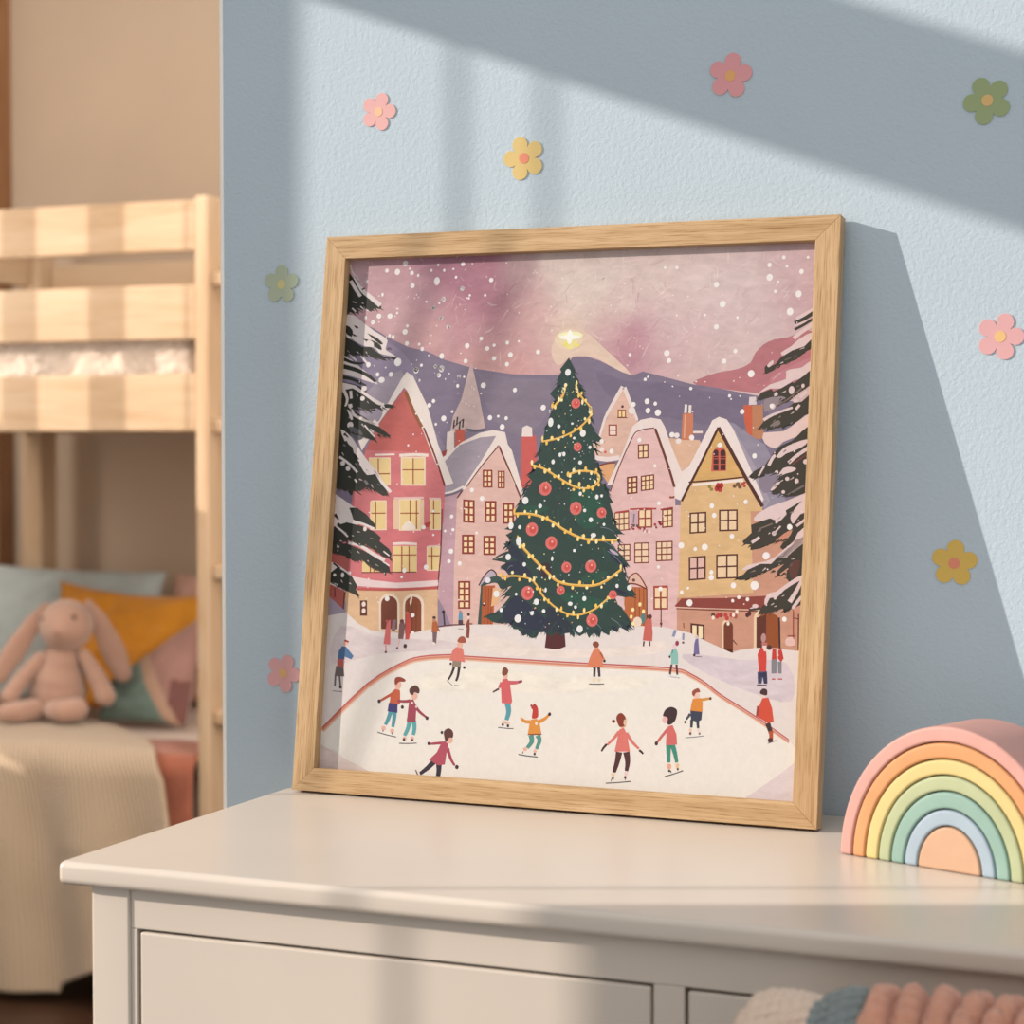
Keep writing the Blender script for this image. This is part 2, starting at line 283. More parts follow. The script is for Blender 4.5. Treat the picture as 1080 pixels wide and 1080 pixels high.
# dots: colour, layer, x, y, radius across, radius up, sides (tenths of a millimetre)
INK_DOTS = """18 10 1575 1918 19 18 10
324 16 2052 2256 32 30 10
38 14 2025 2008 21 20 10
206 18 1330 2810 30 27 10
379 20 1294 2785 24 22 10
206 18 1359 2831 15 13 10
357 22 652 1967 23 27 10
357 22 656 1898 23 27 10
364 6 3521 3993 38 36 10
84 6 3419 4034 15 15 10
364 5 3221 3602 25 23 10
364 5 3330 3579 25 23 10
258 6 3260 3574 15 15 10
366 3 3956 3749 29 28 10
366 4 4006 3743 28 27 10
366 6 4160 3722 28 27 10
366 4 4025 3686 29 28 10
358 10 3765 2796 13 12 7
358 10 3838 2828 7 7 7
165 10 3712 2786 15 14 7
64 10 3590 2808 10 10 7
165 12 3584 2847 9 9 7
64 12 3646 2835 13 13 7
266 12 3598 2829 8 8 7
200 11 3879 2892 9 8 7
165 12 3883 2890 15 14 7
358 10 3737 2781 9 7 7
165 11 3880 2857 14 14 7
200 13 3653 2820 15 14 7
200 13 3641 2830 12 11 7
358 11 3552 2802 8 7 7
200 13 3673 2809 9 9 7
358 11 3716 2806 9 9 7
358 13 3869 2879 10 9 7
64 11 3740 2793 12 11 7
200 12 3554 2803 13 11 7
200 14 3875 2864 14 14 7
200 14 3870 2873 15 14 7
64 14 3636 2840 13 12 7
200 10 3822 2855 15 15 7
200 13 3582 2823 10 10 7
200 13 3602 2807 12 11 7
200 15 3658 2823 13 13 7
358 10 3767 2781 16 15 7
200 13 3605 2846 12 11 7
200 14 3863 2881 12 11 7
64 11 3833 2836 7 8 7
358 15 3881 2901 11 10 7
165 12 3837 2824 12 11 7
64 14 3595 2844 10 10 7
64 14 3601 2836 11 10 7
165 15 3890 2861 11 10 7
358 11 3719 2799 9 9 7
165 12 3712 2810 14 13 7
165 12 3735 2782 11 11 7
200 15 3667 2811 11 11 7
266 13 3740 2793 13 12 7
358 10 3816 2822 7 7 7
266 16 3656 2806 9 9 7
358 14 3719 2780 15 14 7
165 17 3668 2807 7 7 7
103 14 3627 2298 18 17 10
378 16 4453 3645 29 21 10
181 14 4388 3210 19 18 10
181 17 4367 3236 19 19 10
216 17 4454 3249 24 28 10
216 17 4475 3211 25 29 10
216 17 4442 3217 24 29 10
216 17 4487 3250 24 29 10
118 17 4621 3244 21 20 10
118 17 4653 3264 22 21 10
118 17 4675 3238 21 20 10
224 18 4700 3264 16 15 10
224 18 4719 3277 16 15 10
224 18 4721 3245 16 15 10
69 12 4462 1982 21 26 7
215 13 4502 1970 21 25 7
100 14 4541 1985 22 26 7
240 12 4588 1986 21 25 7
240 13 4603 1955 21 26 7
222 12 4648 1988 21 25 7
203 13 4688 1977 21 26 7
55 12 4806 1993 21 25 7
55 14 4825 2007 21 26 7
215 15 4521 1984 22 26 7
376 13 4463 1956 16 20 10
376 14 4618 1904 16 20 10
376 14 4699 2022 16 21 10
376 14 4667 1989 16 21 10
391 36 2573 3714 12 29 8
389 36 2621 3670 14 28 8
391 36 2676 3718 17 22 8
393 36 2747 3703 17 17 8
389 36 2801 3774 15 23 8
389 36 2879 3742 14 19 8
389 36 2921 3810 13 16 8
389 36 2986 3811 17 27 8
393 36 3025 3912 14 17 8
391 36 3072 3886 15 28 8
393 36 3075 3986 17 25 8
391 37 3089 3957 16 18 8
393 36 3081 4022 14 18 8
393 36 3075 4011 15 23 8
391 36 3023 4099 13 18 8
393 36 2988 4083 13 28 8
389 36 2975 4174 12 20 8
389 36 2944 4149 14 25 8
393 36 2925 4205 13 22 8
393 36 2922 4196 16 19 8
391 36 2915 4278 12 27 8
391 37 2915 4229 14 23 8
393 38 2796 4259 18 21 8
393 38 2780 4206 17 28 8
393 38 2771 4197 16 20 8
393 38 2759 4105 17 17 8
393 38 2730 4111 14 28 8
391 38 2694 4032 15 22 8
389 38 2662 4046 14 28 8
393 33 2471 3467 15 26 8
389 33 2504 3419 16 23 8
389 33 2558 3439 13 17 8
391 33 2620 3377 17 25 8
391 33 2665 3392 17 18 8
389 33 2726 3326 15 19 8
393 33 2772 3328 16 20 8
389 33 2825 3259 16 20 8
391 33 2896 3277 14 23 8
389 33 2940 3195 16 17 8
391 33 2999 3247 15 27 8
391 32 3051 3185 14 21 8
389 33 3097 3223 17 23 8
389 33 3144 3208 16 25 8
393 33 3168 3275 13 17 8
389 33 3209 3243 14 18 8
391 33 3203 3329 16 19 8
391 33 3199 3312 12 24 8
389 33 3175 3389 14 23 8
393 33 3122 3361 14 20 8
389 33 3059 3406 15 24 8
393 33 2996 3369 12 26 8
393 33 2931 3390 16 24 8
393 33 2893 3334 16 22 8
389 34 2872 3349 16 28 8
389 35 2305 2971 12 27 8
389 35 2345 2926 13 27 8
393 35 2423 2963 14 18 8
389 35 2474 2912 14 17 8
393 35 2543 2961 13 23 8
391 35 2623 2898 17 28 8
389 35 2672 2901 14 26 8
393 35 2738 2829 17 23 8
391 35 2796 2836 13 27 8
389 35 2872 2760 14 17 8
389 35 2929 2779 12 26 8
391 35 3014 2695 15 23 8
391 35 3073 2723 17 26 8
389 35 3129 2667 16 24 8
393 35 3161 2703 12 18 8
393 35 3214 2672 16 22 8
391 35 3286 2706 17 27 8
391 35 3381 2670 14 24 8
393 35 3441 2713 11 16 8
389 35 2359 2694 12 28 8
393 35 2386 2606 16 19 8
391 35 2431 2618 17 25 8
391 35 2493 2510 15 26 8
391 35 2533 2515 15 20 8
393 35 2615 2398 17 28 8
391 35 2667 2399 16 19 8
393 37 2731 2303 13 27 8
393 37 2774 2311 13 18 8
389 37 2825 2230 15 21 8
391 37 2886 2262 13 17 8
391 37 2983 2205 15 20 8
389 37 3058 2255 17 25 8
393 37 3136 2209 16 17 8
389 37 3199 2261 14 27 8
393 37 3292 2220 11 16 8
393 37 3357 2319 16 18 8
393 35 3446 2343 16 17 8
391 35 3485 2428 12 26 8
389 37 2191 2316 15 26 8
389 37 2246 2282 14 27 8
393 29 2320 2341 17 18 8
389 37 2401 2273 15 20 8
391 37 2458 2317 17 23 8
393 37 2517 2269 13 24 8
391 37 2562 2282 15 27 8
389 37 2599 2186 15 18 8
389 37 2640 2177 11 22 8
391 37 2687 2080 13 23 8
389 37 2732 2063 12 26 8
393 37 2824 1981 14 23 8
389 37 2874 1990 12 27 8
389 37 2944 1926 14 21 8
391 37 3005 1954 14 26 8
391 37 3059 1915 12 25 8
391 37 3120 1982 14 28 8
389 37 3186 1944 12 21 8
389 37 3242 2035 15 21 8
393 37 3301 2035 15 27 8
389 37 3365 2116 14 20 8
393 38 3388 2124 16 25 8
276 36 2917 4070 50 52 16
256 37 2923 4068 28 29 12
370 38 2924 4080 10 10 8
276 35 2960 3627 44 46 16
256 36 2966 3624 24 25 12
370 37 2966 3635 9 8 8
276 33 2631 3200 69 72 16
256 34 2639 3196 38 39 12
370 35 2640 3213 14 13 8
276 35 2975 3004 65 68 16
256 36 2983 3001 35 37 12
370 37 2984 3016 13 12 8
276 35 3254 2963 51 53 16
256 36 3260 2961 28 29 12
370 37 3261 2973 10 9 8
276 35 2510 2785 67 70 16
256 36 2518 2782 37 39 12
370 37 2519 2798 14 13 8
276 35 2729 2650 64 68 16
256 36 2736 2647 36 37 12
370 37 2738 2662 13 12 8
276 35 2905 2409 53 55 16
256 36 2912 2407 29 31 12
370 37 2913 2419 10 9 8
276 35 3167 2426 60 63 16
256 36 3174 2424 33 35 12
370 37 3175 2438 12 11 8
276 38 2856 2175 45 47 16
256 39 2861 2173 25 26 12
370 40 2862 2184 9 9 8
276 37 2499 2138 69 72 16
256 38 2507 2135 38 40 12
370 39 2508 2151 14 13 8
276 38 3210 1887 62 64 16
256 39 3218 1885 34 36 12
370 40 3219 1899 12 11 8
276 39 3415 2147 44 46 16
256 40 3420 2145 25 25 12
370 41 3421 2156 9 8 8
368 30 2814 4389 31 36 10
368 36 2654 3878 29 47 10
368 37 3010 3764 32 36 10
368 36 2745 3836 19 20 10
368 36 2890 3864 14 12 10
368 32 2702 3474 19 25 10
368 33 2997 3468 21 21 10
368 37 2600 2052 30 32 10
368 32 2408 1877 38 42 10
368 30 3082 1795 34 38 10
368 32 2265 2498 30 34 10
368 37 3115 2100 22 25 10
368 37 2967 2044 25 21 10
368 37 2558 1936 21 23 10
368 37 2685 1961 19 21 10
368 35 2276 2820 29 39 10
368 30 2420 3077 35 39 10
368 29 2587 3022 21 23 10
368 35 3142 2891 24 25 10
368 36 3178 2736 30 24 10
368 37 2219 1957 20 22 10
368 37 2157 2119 35 36 10
368 29 3587 2222 27 28 10
368 36 2372 2661 31 47 10
368 35 2374 2804 19 21 10
368 29 2774 3546 17 22 10
368 28 2816 3553 17 23 10
368 36 2918 3716 15 14 10
368 28 3093 3623 17 18 10
368 35 2446 2427 19 22 10
368 35 2747 2491 13 25 10
368 29 3015 3152 18 22 10
368 29 3195 3122 19 25 10
368 30 3245 3133 15 16 10
368 35 3285 2846 15 16 10
368 37 3025 2013 17 18 10
368 37 2694 2174 13 25 10
368 35 3456 2236 17 21 10
368 35 2983 2579 17 16 10
368 37 2374 2122 14 16 10
368 30 3071 2984 17 18 10
297 37 2532 1951 4 4 6
196 29 3071 3616 5 5 6
268 35 3249 2391 6 6 6
268 29 2798 3047 6 5 6
196 29 2571 3651 4 3 6
386 37 2668 2175 9 8 6
268 37 2877 4084 5 5 6
386 36 2854 4050 7 7 6
268 37 2645 2070 6 6 6
386 37 2997 3807 9 8 6
386 37 2593 1992 7 7 6
386 31 2750 1837 7 6 6
325 38 2510 2185 10 9 6
386 35 2658 2538 8 7 6
196 36 2617 3789 8 8 6
325 33 3111 3303 9 8 6
196 39 2766 4229 9 8 6
196 31 2857 1815 6 5 6
386 33 2685 3280 6 5 6
196 30 2570 3028 7 7 6
386 35 3241 2604 6 7 6
297 33 3007 3201 7 7 6
325 28 3015 3580 5 5 6
297 38 2584 2298 8 7 6
196 35 2740 2404 7 6 6
196 33 3147 3296 6 5 6
297 28 2824 3494 5 5 6
325 36 2636 4002 8 6 6
325 29 2909 3184 7 6 6
297 33 2805 3368 8 8 6
196 28 3088 3572 5 4 6
297 35 2936 2335 8 8 6
196 36 2988 3898 5 5 6
386 36 3231 2370 5 5 6
325 33 3045 3309 4 4 6
325 38 2560 2153 9 9 6
196 31 3515 2099 7 6 6
196 36 3148 2473 9 9 6
268 35 3219 2857 9 7 6
196 29 3058 3020 5 5 6
196 37 3041 2159 9 8 6
325 35 3054 2365 7 6 6
268 37 2756 3717 7 6 6
386 36 2872 4180 7 7 6
325 28 2850 3045 7 7 6
297 29 3228 3059 8 8 6
196 36 3163 2481 5 5 6
196 37 3357 2080 9 8 6
196 36 3027 3688 6 6 6
196 38 2721 4200 8 8 6
196 34 2939 3383 6 6 6
386 36 2927 3655 7 6 6
196 31 2903 1890 6 5 6
386 39 2671 4081 8 7 6
196 35 3074 2876 7 7 6
268 33 2795 3204 4 4 6
325 37 3098 2253 4 3 6
325 28 2982 3568 7 7 6
386 36 2470 2811 9 8 6
297 28 3000 3534 5 4 6
325 28 3505 1933 5 4 6
386 38 2720 4149 5 5 6
297 33 2613 3439 4 4 6
325 35 2760 2557 6 6 6
386 36 2807 3961 6 6 6
297 36 3053 2730 6 5 6
196 35 3295 2519 8 9 6
325 35 2946 3384 5 4 6
325 28 3064 3649 4 5 6
196 36 2640 3200 7 7 6
386 28 2828 3625 7 7 6
386 39 3172 1874 5 5 6
325 28 2928 3507 9 9 6
297 38 2567 2267 6 6 6
268 37 3045 2044 5 6 6
386 29 3044 3133 9 8 6
386 35 3149 2324 8 7 6
325 33 3038 3214 9 8 6
268 37 3175 2171 5 5 6
268 38 2751 4150 9 8 6
196 35 3471 2293 4 4 6
196 35 2849 2333 5 5 6
268 36 2883 2468 5 5 6
297 36 2906 3677 7 7 6
386 36 2882 4192 6 6 6
268 37 3304 2309 5 5 6
297 36 2817 4156 5 4 6
325 37 2446 1945 8 7 6
196 33 3018 3437 4 4 6
196 35 2586 2913 7 6 6
297 35 3056 2633 9 8 6
268 37 2967 2980 6 6 6
297 33 3079 3396 4 4 6
297 36 2816 4178 6 6 6
196 36 2871 3950 7 6 6
268 38 2585 1986 10 8 6
196 36 3295 2921 6 6 6
297 36 2591 2390 9 8 6
297 33 2884 3201 8 7 6
386 34 2641 3270 5 5 6
386 30 2708 3604 7 7 6
196 29 3210 3070 4 4 6
297 35 2981 2918 5 5 6
297 36 2636 3979 7 6 6
297 37 3321 2254 8 7 6
297 36 2863 3995 9 8 6
325 37 3206 1960 6 6 6
196 29 2492 1829 7 7 6
268 28 3031 3557 5 5 6
386 31 3445 2078 6 6 6
325 38 2571 1954 7 7 6
297 30 2796 3566 7 7 6
297 38 2567 2036 6 6 6
268 36 2947 3844 8 9 6
325 37 2453 2056 4 4 6
297 36 3151 2683 6 5 6
386 33 3071 3372 6 5 6
386 36 2745 3937 5 4 6
268 36 2869 4011 5 4 6
297 35 3442 2373 4 3 6
325 37 2990 4057 4 5 6
196 36 3017 4055 8 8 6
297 29 3134 3161 4 3 6
297 29 3109 3122 8 8 6
386 35 2978 2893 9 8 6
196 37 2978 2113 9 9 6
196 37 3102 2156 6 5 6
196 38 2688 2062 7 7 6
268 35 2849 3667 5 5 6
268 38 2794 2297 7 7 6
196 33 2945 3420 5 4 6
196 37 2958 4160 7 6 6
196 29 2483 2968 7 7 6
297 36 2641 3695 6 6 6
297 36 2796 3725 9 9 6
386 35 2743 2912 4 4 6
386 37 2842 1927 8 7 6
386 37 2684 2277 8 7 6
196 35 3172 2597 5 4 6
268 38 2676 2160 7 7 6
325 36 3281 2733 8 7 6
268 31 2996 1857 8 7 6
297 28 2633 3079 9 8 6
297 37 2649 2295 8 8 6
268 37 3013 2178 6 5 6
325 33 3157 3352 6 5 6
325 36 2957 3892 7 6 6
268 37 3380 2312 5 4 6
268 34 2713 1803 8 7 6
386 38 2869 2266 5 4 6
331 3 2805 4729 153 105 20
356 4 2814 4729 108 84 20
373 5 2823 4678 57 54 20
390 6 2822 4768 134 40 20
394 7 2813 4750 111 25 20
395 8 2813 4750 31 72 20
375 9 2769 4679 27 22 20
375 5 2904 4667 23 18 20
316 20 491 4140 28 25 10
316 20 736 4045 25 23 10
316 20 504 4247 32 28 10
316 23 365 3857 37 34 10
316 26 370 3393 28 25 10
316 26 303 3449 28 25 10
316 31 614 2757 22 25 10
316 31 307 2568 19 17 10
316 35 383 2266 19 27 10
316 35 459 2289 22 19 10
316 35 289 2264 19 17 10
301 18 5152 4183 29 41 10
301 17 4999 4143 20 23 10
301 18 5264 4225 16 21 10
301 18 5304 4051 23 21 10
301 18 5199 4077 28 20 10
301 17 4971 4025 26 29 10
301 25 5038 3383 19 18 10
301 25 5146 3319 21 20 10
301 24 5240 3297 21 26 10
301 24 5112 3191 18 18 10
301 26 5321 3486 26 25 10
301 28 5038 2788 23 23 10
301 27 5192 2850 26 28 10
301 28 4972 2571 40 38 10
301 33 4882 2082 32 20 10
301 33 5075 2165 16 16 10
30 32 900 968 20 21 10
317 31 1105 1148 40 41 10
317 31 968 694 27 25 10
317 31 1068 672 27 24 10
30 31 1170 921 18 20 10
30 32 1457 823 18 20 10
317 35 1301 1040 36 38 10
349 35 1330 933 14 12 10
349 35 1278 971 14 12 10
317 32 1216 603 24 21 10
317 32 1302 608 24 21 10
30 33 1210 590 15 17 10
30 33 1306 591 13 14 10
30 28 1493 566 16 18 10
30 28 1823 348 21 22 10
317 30 1727 613 36 35 10
30 31 1634 687 16 17 10
49 32 439 1092 18 16 10
317 26 472 1553 25 28 10
30 31 1690 1390 13 14 10
30 31 1844 1357 15 16 10
317 34 1781 1586 33 32 10
317 33 2304 1292 29 27 10
327 32 2317 829 26 19 10
327 32 2353 820 26 18 10
30 33 2304 802 14 16 10
30 33 2362 794 14 16 10
30 32 2806 934 17 19 10
167 34 2605 1009 12 13 10
167 34 2636 1020 12 13 10
388 33 2668 835 14 19 10
317 32 2562 572 23 20 10
317 32 2670 559 19 18 10
30 33 2667 530 13 14 10
30 33 3361 1489 14 15 10
288 33 3265 1620 25 24 10
350 31 3260 1296 16 21 10
350 31 3315 1298 17 20 10
303 33 3583 869 39 31 10
150 31 3489 900 19 18 10
308 35 3609 896 17 31 10
343 28 3508 377 22 23 10
346 27 3645 396 20 23 10
121 29 3510 343 14 16 10
116 28 3638 360 14 16 10
43 32 3943 709 18 21 10
339 31 4023 944 32 36 10
326 27 4086 494 23 30 10
340 27 4169 506 20 26 10
104 28 4174 474 12 13 10
30 28 4088 452 12 13 10
100 32 4473 1173 13 15 10
30 31 4229 932 13 15 10
371 35 4327 1196 38 31 10
341 31 4286 856 17 20 10
354 32 4366 860 17 20 10
137 32 4285 824 13 15 10
138 33 4378 829 11 12 10
285 32 4043 1374 16 15 10
285 32 4126 1374 17 15 10
30 25 4040 1560 11 12 10
30 34 4039 1558 11 12 10
318 34 4080 1660 22 26 10
166 35 4108 1693 19 26 10
367 25 4108 1777 41 46 10
117 25 4170 1702 13 13 10
274 27 4305 1761 16 20 10
30 27 4289 1585 13 15 10
321 32 4990 1696 23 23 10
228 25 4977 1778 26 46 10
225 33 4989 1721 33 18 10
46 34 5038 1688 24 25 10
353 33 4998 1665 15 16 10
342 27 5125 1619 10 10 10
57 33 5087 805 26 25 10
345 33 4999 1222 26 20 10
209 27 936 1798 19 16 10
70 32 942 1478 14 12 10
102 27 1107 1804 24 22 10
242 28 1162 1890 21 19 10
30 26 1072 1526 12 13 10
30 26 1161 1550 21 23 10
227 27 1474 1830 21 19 10
32 28 1473 1855 21 14 10
363 28 1485 1590 15 14 10
213 26 1762 1929 14 13 10
39 9 1859 1900 16 17 10
360 25 1861 1868 14 13 10
93 27 3812 1943 25 24 10
60 27 3743 1923 26 52 10
352 33 3687 1887 47 52 10
113 26 3934 1878 14 14 10
392 28 3634 2006 17 21 10
392 29 3620 1936 16 20 10
392 34 3642 1868 16 21 10
392 12 3705 2061 17 21 10
392 28 3745 1993 17 21 10
385 1 689 5508 22 22 10
385 1 814 5490 31 34 10
385 1 902 5579 31 31 10
385 1 959 5520 13 11 10
385 1 986 5473 23 24 10
385 1 1061 5444 14 17 10
385 1 1002 5336 26 28 10
385 1 1212 5494 13 16 10
385 1 1283 5376 34 45 10
385 1 1288 5549 13 16 10
385 1 1360 5489 15 17 10
385 1 1466 5499 13 12 10
385 1 1501 5411 15 16 10
385 1 1580 5288 24 25 10
385 1 1573 5549 24 23 10
385 1 1371 5182 22 28 10
385 1 1325 5141 12 12 10
385 1 1174 5162 14 12 10
385 3 1260 5093 21 25 10
385 3 1356 4986 22 23 10
385 4 1450 4887 19 19 10
385 5 627 5021 29 28 10
385 5 757 5018 31 28 10
385 5 558 4955 22 25 10
385 5 469 5008 15 20 10
385 5 654 5251 14 21 10
385 5 462 5395 14 23 10
385 5 840 5049 13 14 10
385 1 840 5094 10 10 10
385 4 946 4845 31 31 10
385 3 968 4908 16 17 10
385 6 766 4809 15 19 10
385 6 809 4794 18 22 10
385 4 976 4721 23 24 10
385 4 1119 4710 15 17 10
385 4 1158 4659 21 23 10
385 4 1244 4713 12 11 10
385 4 1388 4581 27 31 10
385 7 882 4524 43 45 10
385 19 537 4501 27 29 10
385 16 1102 4434 30 34 10
385 4 1159 4487 17 17 10
385 4 1322 4472 18 19 10
385 16 1395 4443 29 33 10
385 16 1370 4377 23 25 10
385 16 1147 4324 14 16 10
385 18 653 4395 22 24 10
385 16 810 4394 27 27 10
385 19 704 4336 37 33 10
385 16 1599 4358 21 21 10
385 16 1591 4264 18 20 10
385 1 1055 5239 7 9 10
385 5 632 4956 9 8 10
385 1 1368 5182 22 21 10
385 3 1258 5093 22 22 10
385 3 1353 4987 21 22 10
385 4 1444 4887 22 21 10
385 1 1661 5182 13 12 10
385 1 1846 5210 14 15 10
385 1 1905 5369 24 24 10
385 1 1583 5288 24 25 10
385 1 1671 5215 13 12 10
385 3 1674 4683 27 28 10
385 3 1828 4755 21 22 10
385 3 1978 4683 18 18 10
385 3 1903 4651 24 24 10
385 3 1986 4545 24 24 10
385 3 2125 4707 20 21 10
385 28 2135 4482 23 24 10
385 3 2167 4581 27 28 10
385 3 2473 4605 24 24 10
385 3 1666 4523 24 25 10
385 16 1396 4449 30 31 10
385 16 1364 4383 18 19 10
385 16 1145 4322 13 13 10
385 16 1101 4439 28 27 10
385 4 1322 4472 15 15 10
385 16 1278 4062 24 25 10
385 16 1324 4106 21 22 10
385 16 1453 3923 30 31 10
385 16 1598 4358 21 22 10
385 5 1881 4266 30 30 10
385 28 2239 4213 23 24 10
385 36 2564 4029 29 30 10
385 28 2120 3832 29 30 10
385 4 1976 3928 26 27 10
385 28 2159 3922 20 21 10
385 28 2069 3942 15 15 10
385 16 1545 3994 15 15 10
385 5 1658 4357 12 12 10
385 3 2253 4719 12 12 10
385 1 4878 5425 22 23 10
385 1 4884 5302 32 35 10
385 1 5202 5349 23 26 10
385 1 5182 5129 31 35 10
385 3 5105 4957 34 38 10
385 1 4344 5245 27 29 10
385 3 4418 5048 32 35 10
385 3 4363 4822 25 26 10
385 3 4569 4577 21 23 10
385 3 4460 4479 24 26 10
385 4 4739 4350 35 37 10
385 3 3861 4568 31 32 10
385 3 3887 4493 25 26 10
385 3 3472 4559 17 18 10
385 28 3647 4306 17 18 10
385 4 4128 4210 17 17 10
385 4 4530 4133 16 17 10
385 28 3678 4085 27 29 10
385 4 3765 4061 19 21 10
385 28 3691 3992 27 29 10
385 4 3797 3970 33 34 10
385 12 3951 3749 22 24 10
385 14 4163 3717 24 26 10
385 5 4665 3976 24 26 10
385 21 4960 4031 21 22 10
385 3 4575 4910 14 15 10
385 3 4238 4944 14 14 10
385 28 3674 4332 11 12 10
385 1 3799 5436 14 15 10
385 1 3924 5431 17 17 10
385 1 4948 5161 16 17 10
385 1 4974 5252 13 14 10
385 1 5054 5406 14 14 10
385 1 5261 5488 14 15 10
385 1 5019 5496 18 20 10
385 28 3535 4054 25 26 10
385 24 4810 3541 24 26 10
385 29 3217 3683 23 24 10
385 28 3327 3584 25 26 10
385 17 4453 3649 21 23 10
385 12 4105 2653 30 31 10
385 12 4250 2620 19 20 10
385 12 4346 2642 32 34 10
385 12 4425 2397 21 23 10
385 12 4427 2345 27 28 10
385 12 4654 2275 27 29 10
385 30 4866 2280 42 44 10
385 15 4400 3047 24 26 10
385 12 4428 2954 24 26 10
385 27 4742 3090 22 23 10
385 12 4617 2753 24 25 10
385 13 4216 2092 32 34 10
385 13 4713 2161 18 19 10
385 13 4653 2126 16 17 10
385 13 4801 2144 18 20 10
385 30 4966 2568 34 36 10
385 29 5189 2853 26 28 10
385 13 4130 2193 19 20 10
385 12 4193 2236 13 14 10
385 17 5175 1965 23 25 10
385 10 3853 3066 19 20 10
385 12 3793 3438 17 17 10
385 10 3879 2435 16 17 10
385 28 3617 3696 22 23 10
385 13 3911 2220 22 23 10
385 4 1634 3088 1 1 10
385 13 1819 3178 24 24 10
385 13 1937 3092 26 27 10
385 4 1606 2902 21 21 10
385 4 1620 2543 27 27 10
385 4 1605 2439 21 21 10
385 9 1726 2420 23 23 10
385 4 1630 2766 18 18 10
385 19 1393 2954 15 15 10
385 16 1409 2708 12 12 10
385 16 1366 3862 15 15 10
385 20 1100 2332 24 25 10
385 18 1348 2373 27 27 10
385 22 1074 2262 15 15 10
385 23 921 2033 27 27 10
385 28 1227 1871 24 24 10
385 26 1238 1694 18 18 10
385 4 1541 2751 15 15 10
385 17 1196 3904 16 15 10
385 17 1131 3974 12 12 10
385 16 1061 3641 12 12 10
385 9 1899 2738 15 14 10
384 1 3898 5153 7 7 6
332 9 2826 4825 9 9 6
365 23 1027 2159 6 6 6
365 28 5302 3001 8 7 6
384 3 2588 5071 9 8 6
384 4 1612 2724 8 7 6
365 3 4344 4955 5 4 6
384 22 621 2204 4 4 6
332 7 4139 3977 7 6 6
384 3 4585 4844 5 4 6
332 4 456 5489 8 7 6
365 23 936 2155 10 9 6
365 24 4839 3649 8 8 6
365 1 4412 5146 9 8 6
332 1 461 5605 7 7 6
384 28 3450 4451 9 9 6
332 15 4654 3633 8 9 6
332 4 4301 4376 6 6 6
384 28 3576 2778 9 9 6
332 26 5200 3335 3 4 6
384 1 1679 5548 8 8 6
365 1 4958 5225 6 6 6
384 3 1310 4901 9 8 6
384 3 2109 5040 6 5 6
332 27 4887 3159 4 4 6
384 20 1483 2610 6 5 6
365 2 1662 5194 8 7 6
365 17 832 4397 5 4 6
365 1 4799 5130 4 4 6
332 5 613 5238 12 10 6
384 4 3937 4233 9 8 6
384 13 4588 2155 7 6 6
384 13 4767 2098 8 7 6
384 1 3360 5424 3 3 6
365 1 4427 5358 4 4 6
384 4 4547 4101 10 9 6
365 13 4436 3923 4 4 6
365 1 1563 5121 8 7 6
332 20 1262 3012 8 8 6
332 27 756 3282 5 5 6
332 3 5013 4927 6 6 6
384 20 1100 3484 9 8 6
332 3 3999 4549 9 9 6
365 13 4328 2162 5 5 6
384 34 5321 2339 6 6 6
332 5 1784 4446 9 9 6
332 32 872 2296 8 7 6
365 9 1826 2268 8 8 6
384 16 1159 3576 8 7 6
384 12 4145 2985 6 6 6
384 1 2703 5360 8 8 6
365 11 1740 2045 11 9 6
332 4 1254 4802 10 10 6
332 3 3864 5025 4 4 6
384 1 1035 5203 8 8 6
365 27 5007 3135 4 5 6
332 3 4688 4760 9 9 6
365 17 1408 4443 7 7 6
384 3 4070 4682 7 6 6
332 14 4222 3198 4 4 6
332 4 1101 4541 8 7 6
365 5 1790 4048 9 8 6
365 10 3784 2337 7 6 6
384 3 5195 5079 5 5 6
365 16 1446 4337 10 9 6
365 4 3852 4278 8 7 6
365 9 1709 2988 9 9 6
384 5 1861 4181 11 10 6
332 1 3462 5173 6 5 6
332 3 3328 4950 6 6 6
332 5 1778 4233 11 10 6
332 1 507 5592 7 6 6
365 3 1992 4420 5 5 6
365 13 4171 2943 8 8 6
384 4 1557 2132 6 5 6
332 3 3512 4730 9 9 6
332 3 3526 4974 7 7 6
384 10 1799 2037 4 4 6
365 22 1120 2005 6 5 6
384 13 3886 3021 7 7 6
365 21 679 2028 7 7 6
332 4 1678 4654 5 5 6
384 3 3574 4642 7 7 6
384 30 4721 2405 4 4 6
384 1 1499 5629 9 8 6
332 15 4715 3494 7 7 6
365 13 3701 3003 9 8 6
332 19 444 4318 9 8 6
365 12 4107 2838 4 4 6
365 1 1082 5211 8 8 6
332 8 5179 4847 7 8 6
384 1 1851 5404 7 6 6
332 3 3296 5003 8 7 6
365 3 3605 4622 7 6 6
332 13 1644 3690 8 6 6
365 4 4566 4280 9 8 6
365 3 4761 4702 8 8 6
365 16 1568 3947 5 4 6
332 3 1814 4721 7 7 6
332 1 2380 5427 8 8 6
365 1 1963 5264 5 4 6
332 6 730 4798 8 7 6
365 17 4398 3558 7 7 6
384 3 1606 4606 9 9 6
365 14 4146 3645 8 7 6
365 28 3651 3787 9 8 6
365 31 636 2272 4 3 6
384 34 5234 2149 6 6 6
332 1 4658 5430 5 5 6
365 33 4992 2095 8 8 6
365 18 1414 3446 9 8 6
384 28 3631 3818 10 9 6
365 5 1977 3951 8 7 6
365 16 1184 2736 10 9 6
384 4 3990 4336 8 8 6
384 21 1454 1979 4 4 6
365 4 4158 3979 9 8 6
332 14 4337 2828 8 8 6
365 3 2840 4551 7 7 6
384 3 3946 4948 10 10 6
332 23 688 2143 9 7 6
365 22 691 2234 10 10 6
332 6 551 4961 9 8 6
332 25 5238 3661 7 8 6
365 16 1113 3756 10 10 6
332 24 5250 3367 7 8 6
